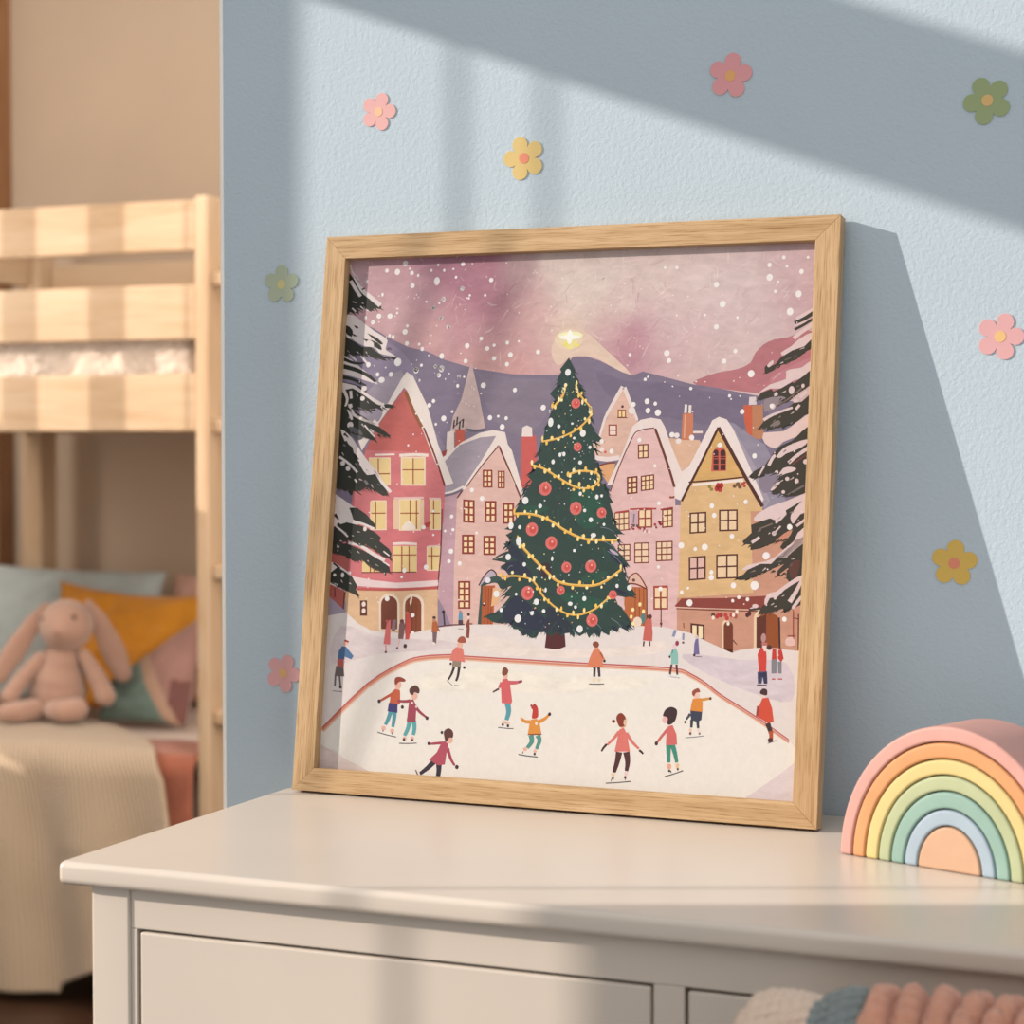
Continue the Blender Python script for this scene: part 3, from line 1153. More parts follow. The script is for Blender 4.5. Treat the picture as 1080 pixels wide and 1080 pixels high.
384 4 4327 4117 6 7 6
384 16 1597 4182 5 5 6
365 30 5358 2411 4 5 6
332 1 2782 5573 6 6 6
365 9 1946 2520 6 6 6
365 9 1672 2394 5 4 6
365 13 4009 3419 6 5 6
384 4 4015 4132 5 5 6
384 25 5204 3586 8 8 6
332 16 1552 4307 5 4 6
332 1 3356 5450 5 5 6
365 3 2600 4982 7 7 6
365 1 1219 5166 7 6 6
332 16 1492 3881 9 7 6
384 12 3944 3410 6 5 6
384 1 4055 5137 8 8 6
365 5 2888 4717 4 4 6
332 20 1016 3280 11 10 6
384 1 1637 5188 10 9 6
365 3 1513 4774 6 6 6
332 34 5309 2309 3 3 6
384 4 4181 4279 10 8 6
384 5 589 5261 4 4 6
365 14 4300 3579 6 6 6
365 31 2876 4337 6 6 6
332 13 1638 3633 7 6 6
365 2 973 5469 7 6 6
384 11 2009 2596 7 6 6
365 4 1459 4631 6 5 6
332 1 1449 5353 7 6 6
384 30 5103 2488 5 5 6
384 4 743 4469 10 9 6
365 5 466 4975 6 6 6
384 16 976 4320 8 8 6
365 18 607 4489 9 8 6
332 1 3108 5141 5 5 6
384 3 2554 4929 6 6 6
332 14 4118 3656 4 3 6
384 33 4989 2440 8 8 6
384 16 1208 3763 6 6 6
332 22 820 1993 11 9 6
384 21 803 2041 6 5 6
365 1 957 5218 7 7 6
365 4 1049 4499 6 6 6
384 16 4371 3626 6 6 6
365 15 4616 3147 9 8 6
365 1 3559 5225 9 9 6
365 28 4761 3090 6 7 6
332 14 1872 3526 7 6 6
384 15 2023 2017 9 9 6
332 5 1736 4057 7 7 6
365 1 2814 5171 8 8 6
332 16 959 3235 10 8 6
384 4 1522 2254 4 4 6
365 11 1745 2985 9 8 6
332 1 2390 5449 8 8 6
365 1 1945 5407 4 4 6
332 11 4939 4555 6 6 6
332 24 5197 3756 5 4 6
384 16 1319 4402 5 5 6
332 12 4426 2890 6 6 6
332 20 4863 4047 4 4 6
365 18 447 4337 9 7 6
365 1 940 5201 5 5 6
365 16 1558 3795 5 4 6
332 3 4791 5045 4 4 6
365 17 4401 3273 8 8 6
365 1 2696 5448 5 4 6
384 31 652 2929 8 8 6
384 24 4786 3818 7 7 6
384 4 4637 4129 9 9 6
365 1 2413 5429 9 8 6
365 12 4133 2979 3 4 6
332 10 3921 2316 9 9 6
365 5 362 4870 11 10 6
365 5 817 5017 9 8 6
365 28 467 3530 6 4 6
384 1 1604 5487 6 6 6
384 3 3135 4601 6 6 6
332 14 4353 2343 6 7 6
332 31 717 2882 6 6 6
365 16 1485 4394 11 10 6
365 3 2239 5017 9 9 6
332 4 4437 4463 5 5 6
365 3 4262 4812 4 4 6
384 16 4877 4231 5 5 6
384 15 4655 3066 6 7 6
365 1 5072 5116 4 5 6
384 1 2066 5544 8 8 6
332 12 4684 2713 8 7 6
332 15 4479 3752 7 7 6
365 11 3768 2797 5 5 6
384 3 4507 4702 4 4 6
384 3 3242 5067 8 7 6
332 1 2819 5216 3 4 6
332 3 1624 5065 8 7 6
365 11 3752 3366 8 8 6
332 5 827 4935 7 6 6
384 28 2065 2374 7 6 6
332 18 1409 3775 4 4 6
365 5 1743 4188 10 9 6
332 1 688 5623 5 5 6
332 18 1399 3572 5 5 6
332 1 1156 5337 5 5 6
332 22 1493 2203 8 7 6
332 4 4624 4312 7 7 6
332 1 2028 5330 6 6 6
365 28 3640 2996 8 8 6
365 1 3377 5284 9 9 6
365 33 5022 2187 8 9 6
365 19 984 3414 4 3 6
384 1 2098 5212 7 6 6
365 14 1892 3347 8 7 6
332 3 4671 4866 9 9 6
332 5 1657 4099 7 6 6
365 3 4476 4540 6 6 6
365 3 4315 4889 6 6 6
332 2 2691 5453 7 7 6
384 19 1077 2376 7 5 6
332 5 1754 4254 10 9 6
384 28 3565 3116 9 8 6
384 5 680 5011 6 5 6
365 5 1699 4077 10 10 6
384 3 2612 4823 9 9 6
365 24 5010 3573 7 7 6
332 12 3906 2941 8 8 6
365 4 4274 4276 8 8 6
332 1 4258 5128 4 3 6
365 28 3575 2987 6 5 6
365 12 4494 2658 8 8 6
384 1 5027 5121 3 3 6
384 13 1978 3187 4 4 6
384 28 3635 3323 7 7 6
332 3 4140 4824 9 8 6
365 16 4811 4240 4 3 6
332 3 4607 4860 6 6 6
384 11 3828 2122 10 9 6
332 3 3923 4816 4 5 6
384 4 1237 4589 10 9 6
332 3 4391 4744 5 5 6"""
# outlines: colour, layer, brushed or flat, first corner, then steps to each next corner
INK_OUTLINES = """221 1 1 4145 4268 45 31 99 35 96 28 76 16 73 9 64 12 53 17 44 21 34 25 19 32 11 36 19 35 35 37 43 36 50 29 54 17 60 8 69 11 94 32 104 34 75 -20 33 -122 2 -176 -17 -140 -45 -69 -68 -34 -77 -24 -85 -20 -94 -11 -82 -5 -53 0 -42 5 -65 9 -114 14 -139 18 -125 19 -110 17 -95 17
315 1 1 2637 4699 22 40 30 37 35 30 40 26 45 19 46 7 43 -8 44 -21 50 -32 57 -42 64 -53 77 -67 114 -97 126 -110 75 -74 -7 -15 -56 21 -69 31 -78 41 -90 52 -84 41 -72 21 -64 9 -56 4 -44 -1 -35 -8 -35 -13 -38 -27 -38 -34 -35 -13 -32 22 -28 43 -19 45 -5 42 4 43
140 2 1 203 5075 45 -79 312 -99 187 -106 240 -106 235 -54 214 -94 330 -94 441 -66 504 -16 145 183 144 7 156 -50 250 -120 103 -35 108 42 273 -70 250 -65 246 -36 380 -78 268 -40 363 -68 0 -1208 -5194 -94
163 3 1 327 4841 91 36 116 -48 113 -56 102 -38 99 -47 88 -62 79 -84 68 -100 37 -101 -24 -102 -55 -104 -12 -94 72 -71 113 -59 102 -71 91 -100 79 -110 12 -88 -93 -59 -161 -37 -176 -5 -191 33 -206 66 -173 100 -123 140 -88 173 -49 195 -5 246 34 265
130 3 1 3111 4395 65 -5 129 -52 136 -44 129 -11 137 -3 136 -10 126 -21 125 -27 147 -32 200 -32 220 -36 165 -49 92 -81 39 -95 -25 -67 -112 -21 -178 6 -190 16 -192 24 -205 33 -195 40 -186 39 -176 44 -146 63 -122 110 -91 128
148 3 1 1824 4372 100 20 168 -33 161 -31 142 3 135 6 91 -33 27 -104 -17 -143 -42 -123 -64 -92 -89 -73 -97 -29 -109 27 -117 72 -102 97 -96 146 -80 172
254 4 1 1532 3773 25 166 85 186 80 364 18 -1 104 -342 92 -346
91 5 0 1702 3794 33 -5 48 -7 47 -4 43 4 39 7 27 5 -8 28 -26 -5 -38 -7 -38 -3 -44 3 -47 7 -33 5
313 5 0 1501 3779 77 16 14 -187 -91 -110
238 6 0 1592 3809 108 -1 12 -199 -108 -1
24 5 0 1579 3817 4 88 -16 1 -5 -88
24 5 0 1613 3850 4 88 -16 1 -5 -88
24 7 0 1646 3805 4 88 -17 2 -4 -88
24 5 0 1681 3827 4 88 -17 2 -4 -88
24 7 0 1567 3825 115 88 -6 6 -115 -87
168 6 0 1450 3575 62 22 -14 -66 -50 -2
245 4 0 2343 3743 155 0 28 -216 -40 -323 -131 -2
336 5 0 2343 3732 1 93 47 23 60 -24 9 -92
237 3 1 1479 3169 221 2 -30 -437 46 -974 -190 -7
199 7 1 1466 3465 181 185 234 81 187 25 -126 -256 -176 -230 -88 -121 -172 -35
294 8 1 2086 3651 313 -549 124 -138 70 -1236 -897 -33 -32 713 -7 686
127 9 0 1509 3106 27 4 37 7 39 9 40 14 39 17 28 12 -14 26 -28 -12 -38 -16 -38 -14 -36 -9 -36 -6 -26 -4
323 10 0 1507 3130 26 4 37 6 40 11 43 18 44 21 31 15 -12 19 -31 -15 -43 -20 -41 -18 -37 -9 -36 -7 -26 -4
63 11 0 1664 3090 55 77 -14 8 -55 -77
335 12 0 1469 3515 201 159 208 99 141 27 136 -22 37 -125 51 -65 160 -453 -33 -35 -265 540 -24 7 -345 -465 -30 0 212 318 140 240 -177 -16 -233 -80 -158 -173
108 13 0 2085 3639 -44 -50 -62 -71 -62 -75 -61 -82 -61 -85 -43 -60 11 -6 42 60 61 85 61 81 62 75 62 71 43 50
108 13 0 2091 3622 34 -66 49 -93 50 -96 50 -98 52 -100 36 -71 16 7 -35 70 -52 101 -51 98 -49 96 -49 93 -34 66
328 14 0 2126 3509 28 -43 40 -62 35 -57 27 -47 23 -42 15 -29 9 3 -16 30 -23 42 -27 47 -35 57 -40 62 -28 43
162 14 0 1927 3389 110 0 11 -184 -110 -1
387 15 0 1946 3372 28 1 3 -40 -29 -1
387 15 0 1949 3316 29 0 2 -39 -28 -1
387 15 0 1953 3260 28 0 2 -40 -28 0
387 15 0 1992 3373 28 0 3 -40 -29 0
387 15 0 1995 3316 29 1 2 -40 -28 0
387 15 0 1999 3260 28 1 2 -40 -28 0
162 15 0 2097 3379 78 0 11 -180 -79 0
387 16 0 2111 3366 19 0 2 -43 -18 0
387 16 0 2115 3310 18 0 2 -42 -18 -1
387 16 0 2118 3254 18 1 3 -43 -18 0
387 16 0 2144 3366 18 0 2 -43 -18 0
387 16 0 2147 3310 18 0 3 -42 -18 0
387 16 0 2150 3255 18 0 3 -43 -18 0
162 9 0 1725 3082 131 -8 14 -236 -131 6
387 10 0 1748 3061 33 -2 3 -53 -33 2
387 10 0 1752 2988 34 -2 3 -52 -34 1
387 10 0 1757 2916 33 -2 3 -53 -33 2
387 10 0 1803 3058 33 -2 3 -53 -33 2
387 10 0 1807 2985 33 -1 4 -53 -34 1
387 10 0 1811 2913 34 -2 3 -53 -33 2
162 9 0 1970 3067 130 2 13 -219 -130 -2
387 10 0 1993 3048 33 0 2 -47 -33 0
387 10 0 1997 2981 33 1 2 -47 -33 -1
387 10 0 2001 2915 32 0 3 -46 -33 -1
387 10 0 2047 3048 33 1 2 -47 -32 0
387 10 0 2051 2982 33 0 2 -46 -33 -1
387 10 0 2055 2916 33 0 2 -47 -33 0
162 9 0 2171 3048 126 1 13 -212 -126 -2
387 10 0 2193 3029 32 0 3 -45 -32 0
387 10 0 2197 2964 32 1 2 -45 -31 -1
387 10 0 2201 2900 32 0 2 -45 -31 0
387 10 0 2246 3029 32 1 2 -45 -31 -1
387 10 0 2250 2965 31 0 3 -45 -32 0
387 10 0 2254 2901 31 0 3 -45 -32 0
162 9 0 1734 2716 144 3 12 -200 -144 -3
387 10 0 1757 2697 40 0 2 -40 -40 -1
387 10 0 1761 2637 39 1 3 -41 -40 -1
387 10 0 1764 2577 40 1 2 -41 -39 -1
387 10 0 1818 2698 40 1 2 -41 -40 -1
387 10 0 1822 2638 39 1 3 -41 -40 -1
387 10 0 1825 2578 40 1 2 -41 -39 0
162 9 0 1975 2709 139 3 11 -198 -138 -3
387 10 0 1997 2690 38 1 2 -40 -37 -1
387 10 0 2001 2631 38 0 2 -40 -38 -1
387 10 0 2005 2571 37 1 3 -41 -38 0
387 10 0 2056 2691 38 1 2 -40 -37 -1
387 10 0 2060 2632 37 1 3 -41 -38 0
387 10 0 2063 2572 38 1 2 -40 -37 -1
162 9 0 1720 2238 139 4 17 -284 -139 -5
387 10 0 1741 2220 40 1 3 -48 -40 -1
387 10 0 1745 2154 40 1 3 -49 -40 -1
387 10 0 1749 2087 40 1 3 -48 -40 -1
387 10 0 1753 2020 40 2 3 -49 -40 -1
387 10 0 1801 2222 39 1 3 -48 -39 -1
387 10 0 1805 2155 39 1 3 -48 -39 -1
387 10 0 1809 2089 39 1 3 -48 -39 -1
387 10 0 1813 2022 39 1 3 -48 -39 -1
180 9 0 1501 2056 71 -95 95 -181 -148 -11
18 10 0 1566 1916 23 -139 18 2 -23 140
74 11 0 1527 1756 36 6 52 10 53 7 55 4 58 3 40 2 -1 13 -40 -2 -58 -3 -56 -4 -54 -8 -52 -9 -37 -7
229 9 0 1961 2205 3 24 24 36 26 33 22 24 24 20 21 11 18 0 17 -8 13 -12 12 -15 9 -19 0 -19 -12 -20 -21 -20 -28 -16 -45 -13 -52 -9
37 10 0 1961 2196 11 20 14 29 17 30 16 24 16 20 17 17 17 13 13 7 12 -1 13 -6 13 -10 9 -9 6 -11 4 -13 2 -13 2 -9 13 2 -1 9 -3 14 -4 15 -7 13 -12 11 -14 12 -17 8 -19 0 -19 -8 -18 -14 -18 -19 -16 -20 -17 -26 -17 -30 -15 -29 -10 -20
29 11 0 1967 1802 12 398 41 1 23 -397
210 12 0 2006 1803 -7 397 138 4 0 -396
133 13 0 2029 2180 13 -365 7 0 -13 365
133 13 0 2064 2181 13 -365 7 0 -13 365
133 13 0 2094 2182 12 -365 7 0 -12 365
307 14 0 2115 2182 94 -19 -38 -151 -68 -23
19 15 0 1973 2189 2 12 20 22 22 21 20 17 22 16 26 12 34 8 38 3 33 -8 25 -31 20 -43 8 -32 -8 -14 -20 -2 -18 4 -12 15 -11 21 -15 16 -20 5 -22 -1 -28 -6 -41 -12 -46 -17
194 4 1 527 4194 131 139 271 109 68 -99 -168 -264 -142 -195 -172 -210 -100 84
239 13 1 980 4245 233 -405 299 -622 6 -394 -1100 -17 26 307 86 336 36 154 138 266
261 14 1 567 3590 815 -26 130 -346 6 -394 -1100 -17 26 307 86 336
265 15 1 203 2960 1291 17 5 -831 -949 -41 -322 366
337 15 0 933 4337 59 83 80 -50 188 -322 147 -401 197 -398 -88 -31 -153 291 -149 304 -209 411 -33 28 -134 -187 -135 -188 -182 -294 -46 105 179 238 144 167
177 16 0 975 4204 26 -54 38 -76 39 -74 40 -67 42 -64 29 -44 33 17 -28 44 -41 63 -40 66 -38 72 -37 76 -26 54
132 17 0 1219 3823 42 -84 59 -118 56 -115 48 -110 44 -106 31 -75 20 6 -31 75 -45 106 -48 110 -55 116 -60 119 -42 83
351 18 0 983 3521 286 1 20 -303 -286 -2
319 19 0 1002 3505 250 1 17 -270 -249 -3
192 20 0 1121 3505 17 -271 14 1 -18 270
192 20 0 1011 3377 249 1 0 13 -250 -2
359 19 0 967 3520 46 3 65 4 63 2 60 -2 58 -3 41 -3 1 30 -41 3 -59 4 -62 1 -64 -2 -66 -4 -46 -3
351 16 0 610 3512 253 1 20 -292 -254 -2
319 17 0 620 3504 235 0 18 -275 -235 -2
192 18 0 714 3504 18 -276 14 0 -19 276
192 18 0 631 3333 235 1 -1 13 -235 -2
359 16 0 680 3530 231 7 -1 19 -232 -6
351 16 0 987 3081 254 3 22 -335 -254 -4
319 17 0 1006 3065 218 2 19 -302 -217 -4
192 18 0 1115 3066 20 -303 14 1 -20 302
192 18 0 1187 3067 19 -302 14 0 -19 302
192 18 0 1016 2921 217 3 -1 12 -217 -3
311 18 0 926 3071 65 0 20 -310 -64 -1
311 19 0 1231 3074 49 1 19 -309 -48 -1
310 20 0 934 3072 342 10 -1 22 -343 -10
351 16 0 1346 3077 128 1 20 -317 -128 -2
319 17 0 1356 3069 110 1 18 -301 -109 -2
192 18 0 1384 3069 19 -301 13 0 -19 301
192 18 0 1365 2925 110 2 -1 12 -110 -1
310 17 0 1337 3079 135 -1 0 17 -136 1
351 16 0 653 3058 194 2 21 -312 -194 -4
319 17 0 666 3047 170 2 19 -290 -170 -3
192 18 0 713 3047 19 -291 14 1 -19 291
192 18 0 675 2916 169 2 -1 13 -169 -3
351 16 0 949 2584 280 5 17 -270 -279 -7
319 17 0 952 2581 274 6 17 -266 -273 -6
192 18 0 1049 2583 17 -266 14 0 -17 266
192 18 0 1133 2585 17 -266 14 0 -18 266
192 18 0 959 2484 273 6 -1 12 -273 -6
355 16 0 949 2592 36 3 50 3 50 2 53 -1 53 -2 38 -2 0 27 -37 2 -54 3 -54 1 -52 -2 -51 -4 -35 -3
351 16 0 1341 2589 157 3 16 -253 -157 -4
319 17 0 1353 2578 134 3 15 -231 -134 -4
192 18 0 1395 2579 14 -232 14 1 -15 231
192 18 0 1359 2483 134 3 -1 13 -133 -3
295 18 0 1360 2581 127 8 -2 16 -127 -8
351 16 0 603 2421 203 5 8 -124 -203 -5
319 17 0 603 2421 203 5 8 -124 -203 -5
192 18 0 691 2424 9 -125 14 1 -9 124
192 18 0 738 2425 8 -124 14 0 -9 124
96 19 0 607 2292 634 21 -1 11 -634 -21
357 19 0 1050 2792 16 21 23 24 26 11 29 -10 30 -23 20 -20 10 -15 -1 -12 -14 -8 -38 -4 -52 -1 -39 3 -15 8 -2 12
112 19 0 1485 2977 4 -115 6 -163 2 -158 -3 -150 -5 -144 -4 -101 14 -1 5 101 5 145 3 149 -2 159 -6 163 -4 115
283 20 1 417 2115 1078 31 31 -501 -1071 -96
320 21 0 477 2258 266 -37 277 -20 271 23 203 17 3 -57 -202 -20 -271 -18 -277 3 -201 8
219 22 0 564 2108 120 1 170 2 172 5 174 10 174 13 122 9 -4 27 -121 -9 -174 -13 -174 -10 -170 -5 -170 -1 -120 -1
352 21 0 848 1702 -18 273 6 42 24 35 37 24 45 10 46 -7 40 -22 28 -34 12 -40 17 -273
110 22 0 872 1714 -18 259 6 33 18 28 30 20 36 7 36 -5 32 -18 22 -26 10 -33 16 -259
352 21 0 1127 1685 -20 296 7 42 24 37 38 24 45 10 47 -7 41 -22 28 -35 12 -41 18 -296
146 22 0 1155 1618 -23 357 5 33 19 28 29 19 35 8 36 -6 32 -17 22 -27 9 -32 23 -356
92 23 0 1167 1986 19 -360 7 0 -19 360
92 23 0 1212 1987 19 -360 7 1 -18 360
92 23 0 1257 1989 19 -360 8 0 -19 360
352 24 0 1193 2062 22 -6 -15 -96 -18 40
81 21 0 606 2004 83 3 11 -160 -83 -2
201 21 0 207 2095 236 -118 23 -427 -230 -92
211 22 0 230 2172 204 -84 -10 -188 -99 73 -86 67
98 23 0 291 2125 10 -97 15 1 -9 97
98 23 0 411 2087 -3 -180 15 0 3 180
293 4 1 3417 4212 129 -219 49 -96 -57 -180 -123 -212 -270 -1 -31 149 75 86 90 224
322 5 0 3394 4247 -24 -44 -35 -64 -33 -61 -27 -50 -25 -49 -23 -54 -19 -67 -17 -72 -11 -50 22 -5 13 49 19 70 21 65 24 50 26 46 29 49 35 61 36 62 27 43
322 5 0 3407 4221 27 -55 38 -78 34 -69 27 -53 23 -44 16 -30 24 10 -13 31 -21 45 -24 53 -31 70 -34 79 -25 56
176 6 0 3370 4005 88 -1 5 -85 -89 1
381 7 0 3382 3994 27 0 3 -64 -27 0
381 7 0 3420 3994 28 0 3 -64 -27 0
85 7 0 3371 3917 106 0 0 8 -107 1
164 6 0 3279 3854 92 0 6 -118 -92 1
372 7 0 3293 3841 65 0 2 -40 -65 1
372 7 0 3296 3789 65 0 2 -40 -65 0
334 5 0 3152 3497 32 -6 47 -8 50 -4 52 5 51 8 35 6 -11 46 -34 -6 -49 -8 -46 -4 -44 4 -44 7 -32 6
289 3 0 3183 3430 189 38 -7 -90 -61 -117 -72 95
136 4 0 3191 3425 25 8 34 11 34 9 34 4 33 2 24 1 -2 15 -23 -1 -35 -2 -34 -5 -36 -9 -35 -11 -25 -8
291 3 1 3903 3717 339 -21 36 -63 -193 -272
333 3 0 4174 3763 98 0 -1 23 -98 0
179 4 0 4175 3754 97 -1 0 11 -98 0
250 5 0 4056 3959 109 4 10 -267 -120 0
300 6 0 4077 3948 0 -231 13 0 0 231
338 6 0 4072 4052 -2 -87 28 -2 2 87
338 6 0 4116 4045 0 -81 28 -1 0 80
333 8 0 3294 3239 151 330 92 265 81 65 110 21 100 -17 47 -70 70 -179 128 -272 73 53 132 198 6 -125 -140 -261 17 -115 -174 -2 -7 126
305 9 1 3325 3176 94 255 119 276 74 84 143 23 40 -23 131 -316 88 -229 9 -199 120 2 60 -1240 -1033 -38 -68 1265
97 10 0 3339 3174 20 66 31 94 34 97 39 101 43 103 37 80 23 41 16 18 26 12 52 13 62 8 45 5 -2 11 -45 -5 -62 -8 -54 -14 -29 -14 -19 -20 -23 -42 -38 -81 -43 -103 -39 -101 -34 -97 -30 -95 -21 -65
99 11 0 3763 3808 19 -45 29 -65 29 -69 29 -72 31 -76 28 -72 26 -71 23 -66 16 -46 25 7 -16 46 -24 67 -26 70 -28 73 -30 76 -30 72 -29 70 -28 65 -20 44
131 11 0 3602 3652 112 6 7 -142 -111 -7
382 12 0 3616 3640 36 2 3 -52 -36 -3
382 12 0 3620 3575 36 2 2 -52 -36 -3
382 12 0 3666 3643 35 2 3 -53 -36 -2
382 12 0 3669 3578 36 2 2 -52 -36 -3
131 11 0 3502 3326 113 11 9 -174 -113 -12
382 12 0 3520 3311 31 4 2 -37 -31 -3
382 12 0 3522 3259 32 3 2 -37 -32 -3
382 12 0 3525 3206 32 3 1 -37 -31 -3
382 12 0 3568 3316 31 3 2 -36 -31 -4
382 12 0 3570 3264 32 3 2 -37 -32 -3
382 12 0 3573 3211 32 3 2 -37 -32 -3
131 12 0 3649 3337 140 18 8 -153 -140 -18
382 13 0 3663 3326 29 4 2 -34 -29 -4
382 13 0 3666 3279 29 4 1 -34 -29 -4
382 13 0 3668 3232 29 4 2 -34 -29 -4
382 13 0 3705 3332 29 3 2 -34 -29 -4
382 13 0 3708 3285 29 3 1 -34 -28 -4
382 13 0 3710 3238 29 3 2 -34 -29 -4
382 13 0 3748 3337 28 4 2 -35 -29 -3
382 13 0 3750 3290 29 4 1 -35 -28 -3
382 13 0 3752 3243 29 4 2 -34 -29 -4
174 10 0 3956 3120 6 -2 12 -3 15 0 19 5 22 6 15 5 -8 20 -15 -5 -21 -6 -16 -5 -9 1 -8 2 -5 2
131 10 0 3387 2965 157 17 10 -187 -157 -17
347 11 0 3399 2956 37 4 3 -48 -38 -5
347 11 0 3402 2897 37 4 3 -48 -38 -5
347 11 0 3405 2838 37 4 3 -48 -38 -5
347 11 0 3447 2961 38 4 3 -48 -38 -4
347 11 0 3450 2902 38 4 3 -48 -38 -4
347 11 0 3453 2843 38 4 3 -48 -38 -4
347 11 0 3496 2966 38 5 2 -49 -37 -4
347 11 0 3499 2908 38 4 2 -49 -37 -4
347 11 0 3502 2849 38 4 2 -49 -37 -4
204 12 0 3402 2956 142 21 -4 19 -142 -21
167 10 0 3636 3006 150 6 10 -189 -150 -6
382 11 0 3653 2991 51 3 4 -73 -52 -2
382 11 0 3657 2904 52 3 3 -73 -51 -2
382 11 0 3720 2994 52 2 3 -72 -52 -2
382 11 0 3724 2907 52 3 4 -73 -52 -2
208 12 0 3553 2993 42 3 58 4 54 3 47 1 44 -1 30 0 0 17 -30 0 -44 1 -48 -1 -55 -3 -58 -4 -42 -3
253 11 0 3553 2989 77 1 9 -168 -78 -1
157 12 0 3591 2958 -4 -94 16 -1 4 94
131 10 0 3888 3006 113 12 9 -185 -113 -12
382 11 0 3902 2994 36 3 2 -43 -35 -4
382 11 0 3905 2937 36 3 2 -43 -36 -4
382 11 0 3908 2879 35 4 3 -43 -36 -4
382 11 0 3952 2999 35 4 3 -44 -36 -4
382 11 0 3955 2942 35 4 2 -44 -35 -4
382 11 0 3958 2885 35 4 2 -44 -35 -4
189 12 0 3874 2996 130 23 -3 14 -130 -22
131 10 0 3442 2648 132 9 9 -171 -132 -9
348 11 0 3455 2637 48 4 2 -42 -48 -3
348 11 0 3458 2584 48 3 2 -41 -48 -4
348 11 0 3461 2531 47 3 3 -41 -48 -4
348 11 0 3515 2641 48 4 2 -42 -48 -3
348 11 0 3518 2588 47 4 3 -42 -48 -3
348 11 0 3521 2535 47 3 2 -41 -47 -3
131 10 0 3614 2669 156 8 10 -206 -156 -8
344 11 0 3626 2658 60 3 3 -53 -60 -3
344 11 0 3630 2593 60 3 2 -53 -60 -3
344 11 0 3633 2529 60 3 3 -54 -60 -3
344 11 0 3699 2662 59 2 3 -53 -60 -3
344 11 0 3702 2597 60 3 2 -53 -60 -3
344 11 0 3705 2532 60 3 3 -53 -60 -3
131 10 0 3839 2687 175 10 10 -197 -175 -11
344 11 0 3852 2675 42 3 2 -50 -41 -2
344 11 0 3855 2614 42 2 2 -49 -41 -3
344 11 0 3859 2552 41 2 2 -49 -41 -2
344 11 0 3907 2678 41 3 2 -49 -41 -3
344 11 0 3910 2617 41 2 2 -49 -41 -3
344 11 0 3913 2555 41 2 2 -49 -41 -2
344 11 0 3961 2681 41 3 2 -49 -41 -3
344 11 0 3964 2620 41 2 2 -49 -41 -2
344 11 0 3967 2558 41 2 2 -49 -41 -2
170 10 0 3836 2243 152 7 12 -230 -153 -7
382 11 0 3854 2228 50 2 5 -91 -51 -2
382 11 0 3859 2121 50 2 5 -90 -50 -2
382 11 0 3922 2230 50 2 4 -90 -50 -2
382 11 0 3927 2124 50 2 4 -90 -50 -2
207 12 0 3835 2225 152 9 -2 23 -152 -10
220 10 0 3536 2233 232 -4 21 -415 -242 -9
153 11 0 3643 2225 21 -405 8 0 -21 406
153 11 0 3687 2227 21 -405 8 0 -21 405
153 11 0 3731 2228 21 -405 8 0 -21 405
293 12 0 3558 2275 29 53 64 39 58 -56 59 -87 -100 33
135 13 0 3569 2263 3 14 5 18 6 20 9 15 12 12 17 12 16 8 13 2 11 -5 11 -9 12 -15 14 -18 17 -23 18 -28 18 -27 12 -18 11 6 -12 19 -17 27 -19 28 -18 24 -13 17 -13 16 -14 12 -17 6 -18 -3 -20 -9 -17 -12 -15 -15 -10 -17 -7 -21 -5 -19 -3 -13
135 13 0 3557 2255 26 1 35 0 37 -4 39 -13 42 -19 30 -13 6 13 -29 13 -43 19 -42 14 -39 5 -37 0 -26 -1
66 14 0 3763 2218 22 -394 11 1 -22 394
246 4 0 4676 4042 109 -7 1 -311 -62 39 -36 130
226 5 0 4765 4038 106 3 21 -317 -39 -25 -74 25
284 6 0 4731 4120 66 3 12 -78 -80 -4
185 6 1 4444 3899 149 -39 110 -79 205 -129 128 -218 106 -332 -220 -79 -199 319
202 7 1 4485 3873 83 -39 272 -427 145 -307 -50 -64 -199 306
282 10 1 4431 3821 479 -763 4 -82 -92 -1 47 -766 -770 -100 -21 986 87 183
273 11 1 4431 3821 295 -487 -575 -61
252 11 1 4794 3000 184 3 375 -223 44 -1108 -1288 -52 -25 515 772 74
362 12 0 4366 3892 66 33 82 -26 71 -99 336 -683 -37 -69 -453 773 -339 -731 -78 30 -9 91 176 289
45 13 0 4420 3826 -43 -93 -61 -132 -63 -135 -65 -136 -66 -138 -46 -97 22 -11 46 97 67 138 65 137 62 134 62 133 42 93
52 14 0 4415 3812 62 -103 88 -148 88 -146 90 -141 89 -139 63 -96 31 18 -62 97 -90 138 -89 141 -88 145 -88 148 -62 103
62 15 0 4152 3270 73 6 104 8 106 9 109 12 111 13 78 9 -3 15 -77 -9 -111 -13 -109 -11 -106 -9 -104 -9 -73 -5
377 16 0 4193 3263 507 56 15 -31 -521 -51
247 15 0 4376 3385 5 189 29 45 46 13 48 -19 20 -52 5 -169
36 16 0 4400 3398 -9 180 2 9 5 8 8 5 10 2 10 -2 8 -5 6 -8 2 -9 9 -180
247 17 0 4393 3531 52 0 -1 7 -51 0
247 17 0 4395 3508 51 0 -1 7 -51 -1
247 17 0 4397 3453 51 1 0 6 -51 0
36 16 0 4470 3399 -9 177 2 10 5 9 9 5 10 2 10 -2 9 -5 6 -9 3 -10 8 -177
247 17 0 4463 3532 54 0 0 6 -54 0
247 17 0 4464 3508 54 0 0 7 -54 0
247 17 0 4467 3454 54 0 -1 6 -53 0
54 12 0 4174 2976 172 13 10 -207 -172 -13
329 13 0 4191 2962 62 4 4 -80 -62 -5
329 13 0 4195 2866 62 5 4 -81 -62 -5
329 13 0 4269 2968 62 4 3 -80 -61 -5
329 13 0 4273 2872 62 5 4 -81 -62 -4
54 12 0 4474 3009 189 8 10 -211 -189 -9
329 13 0 4491 2994 71 3 3 -83 -70 -3
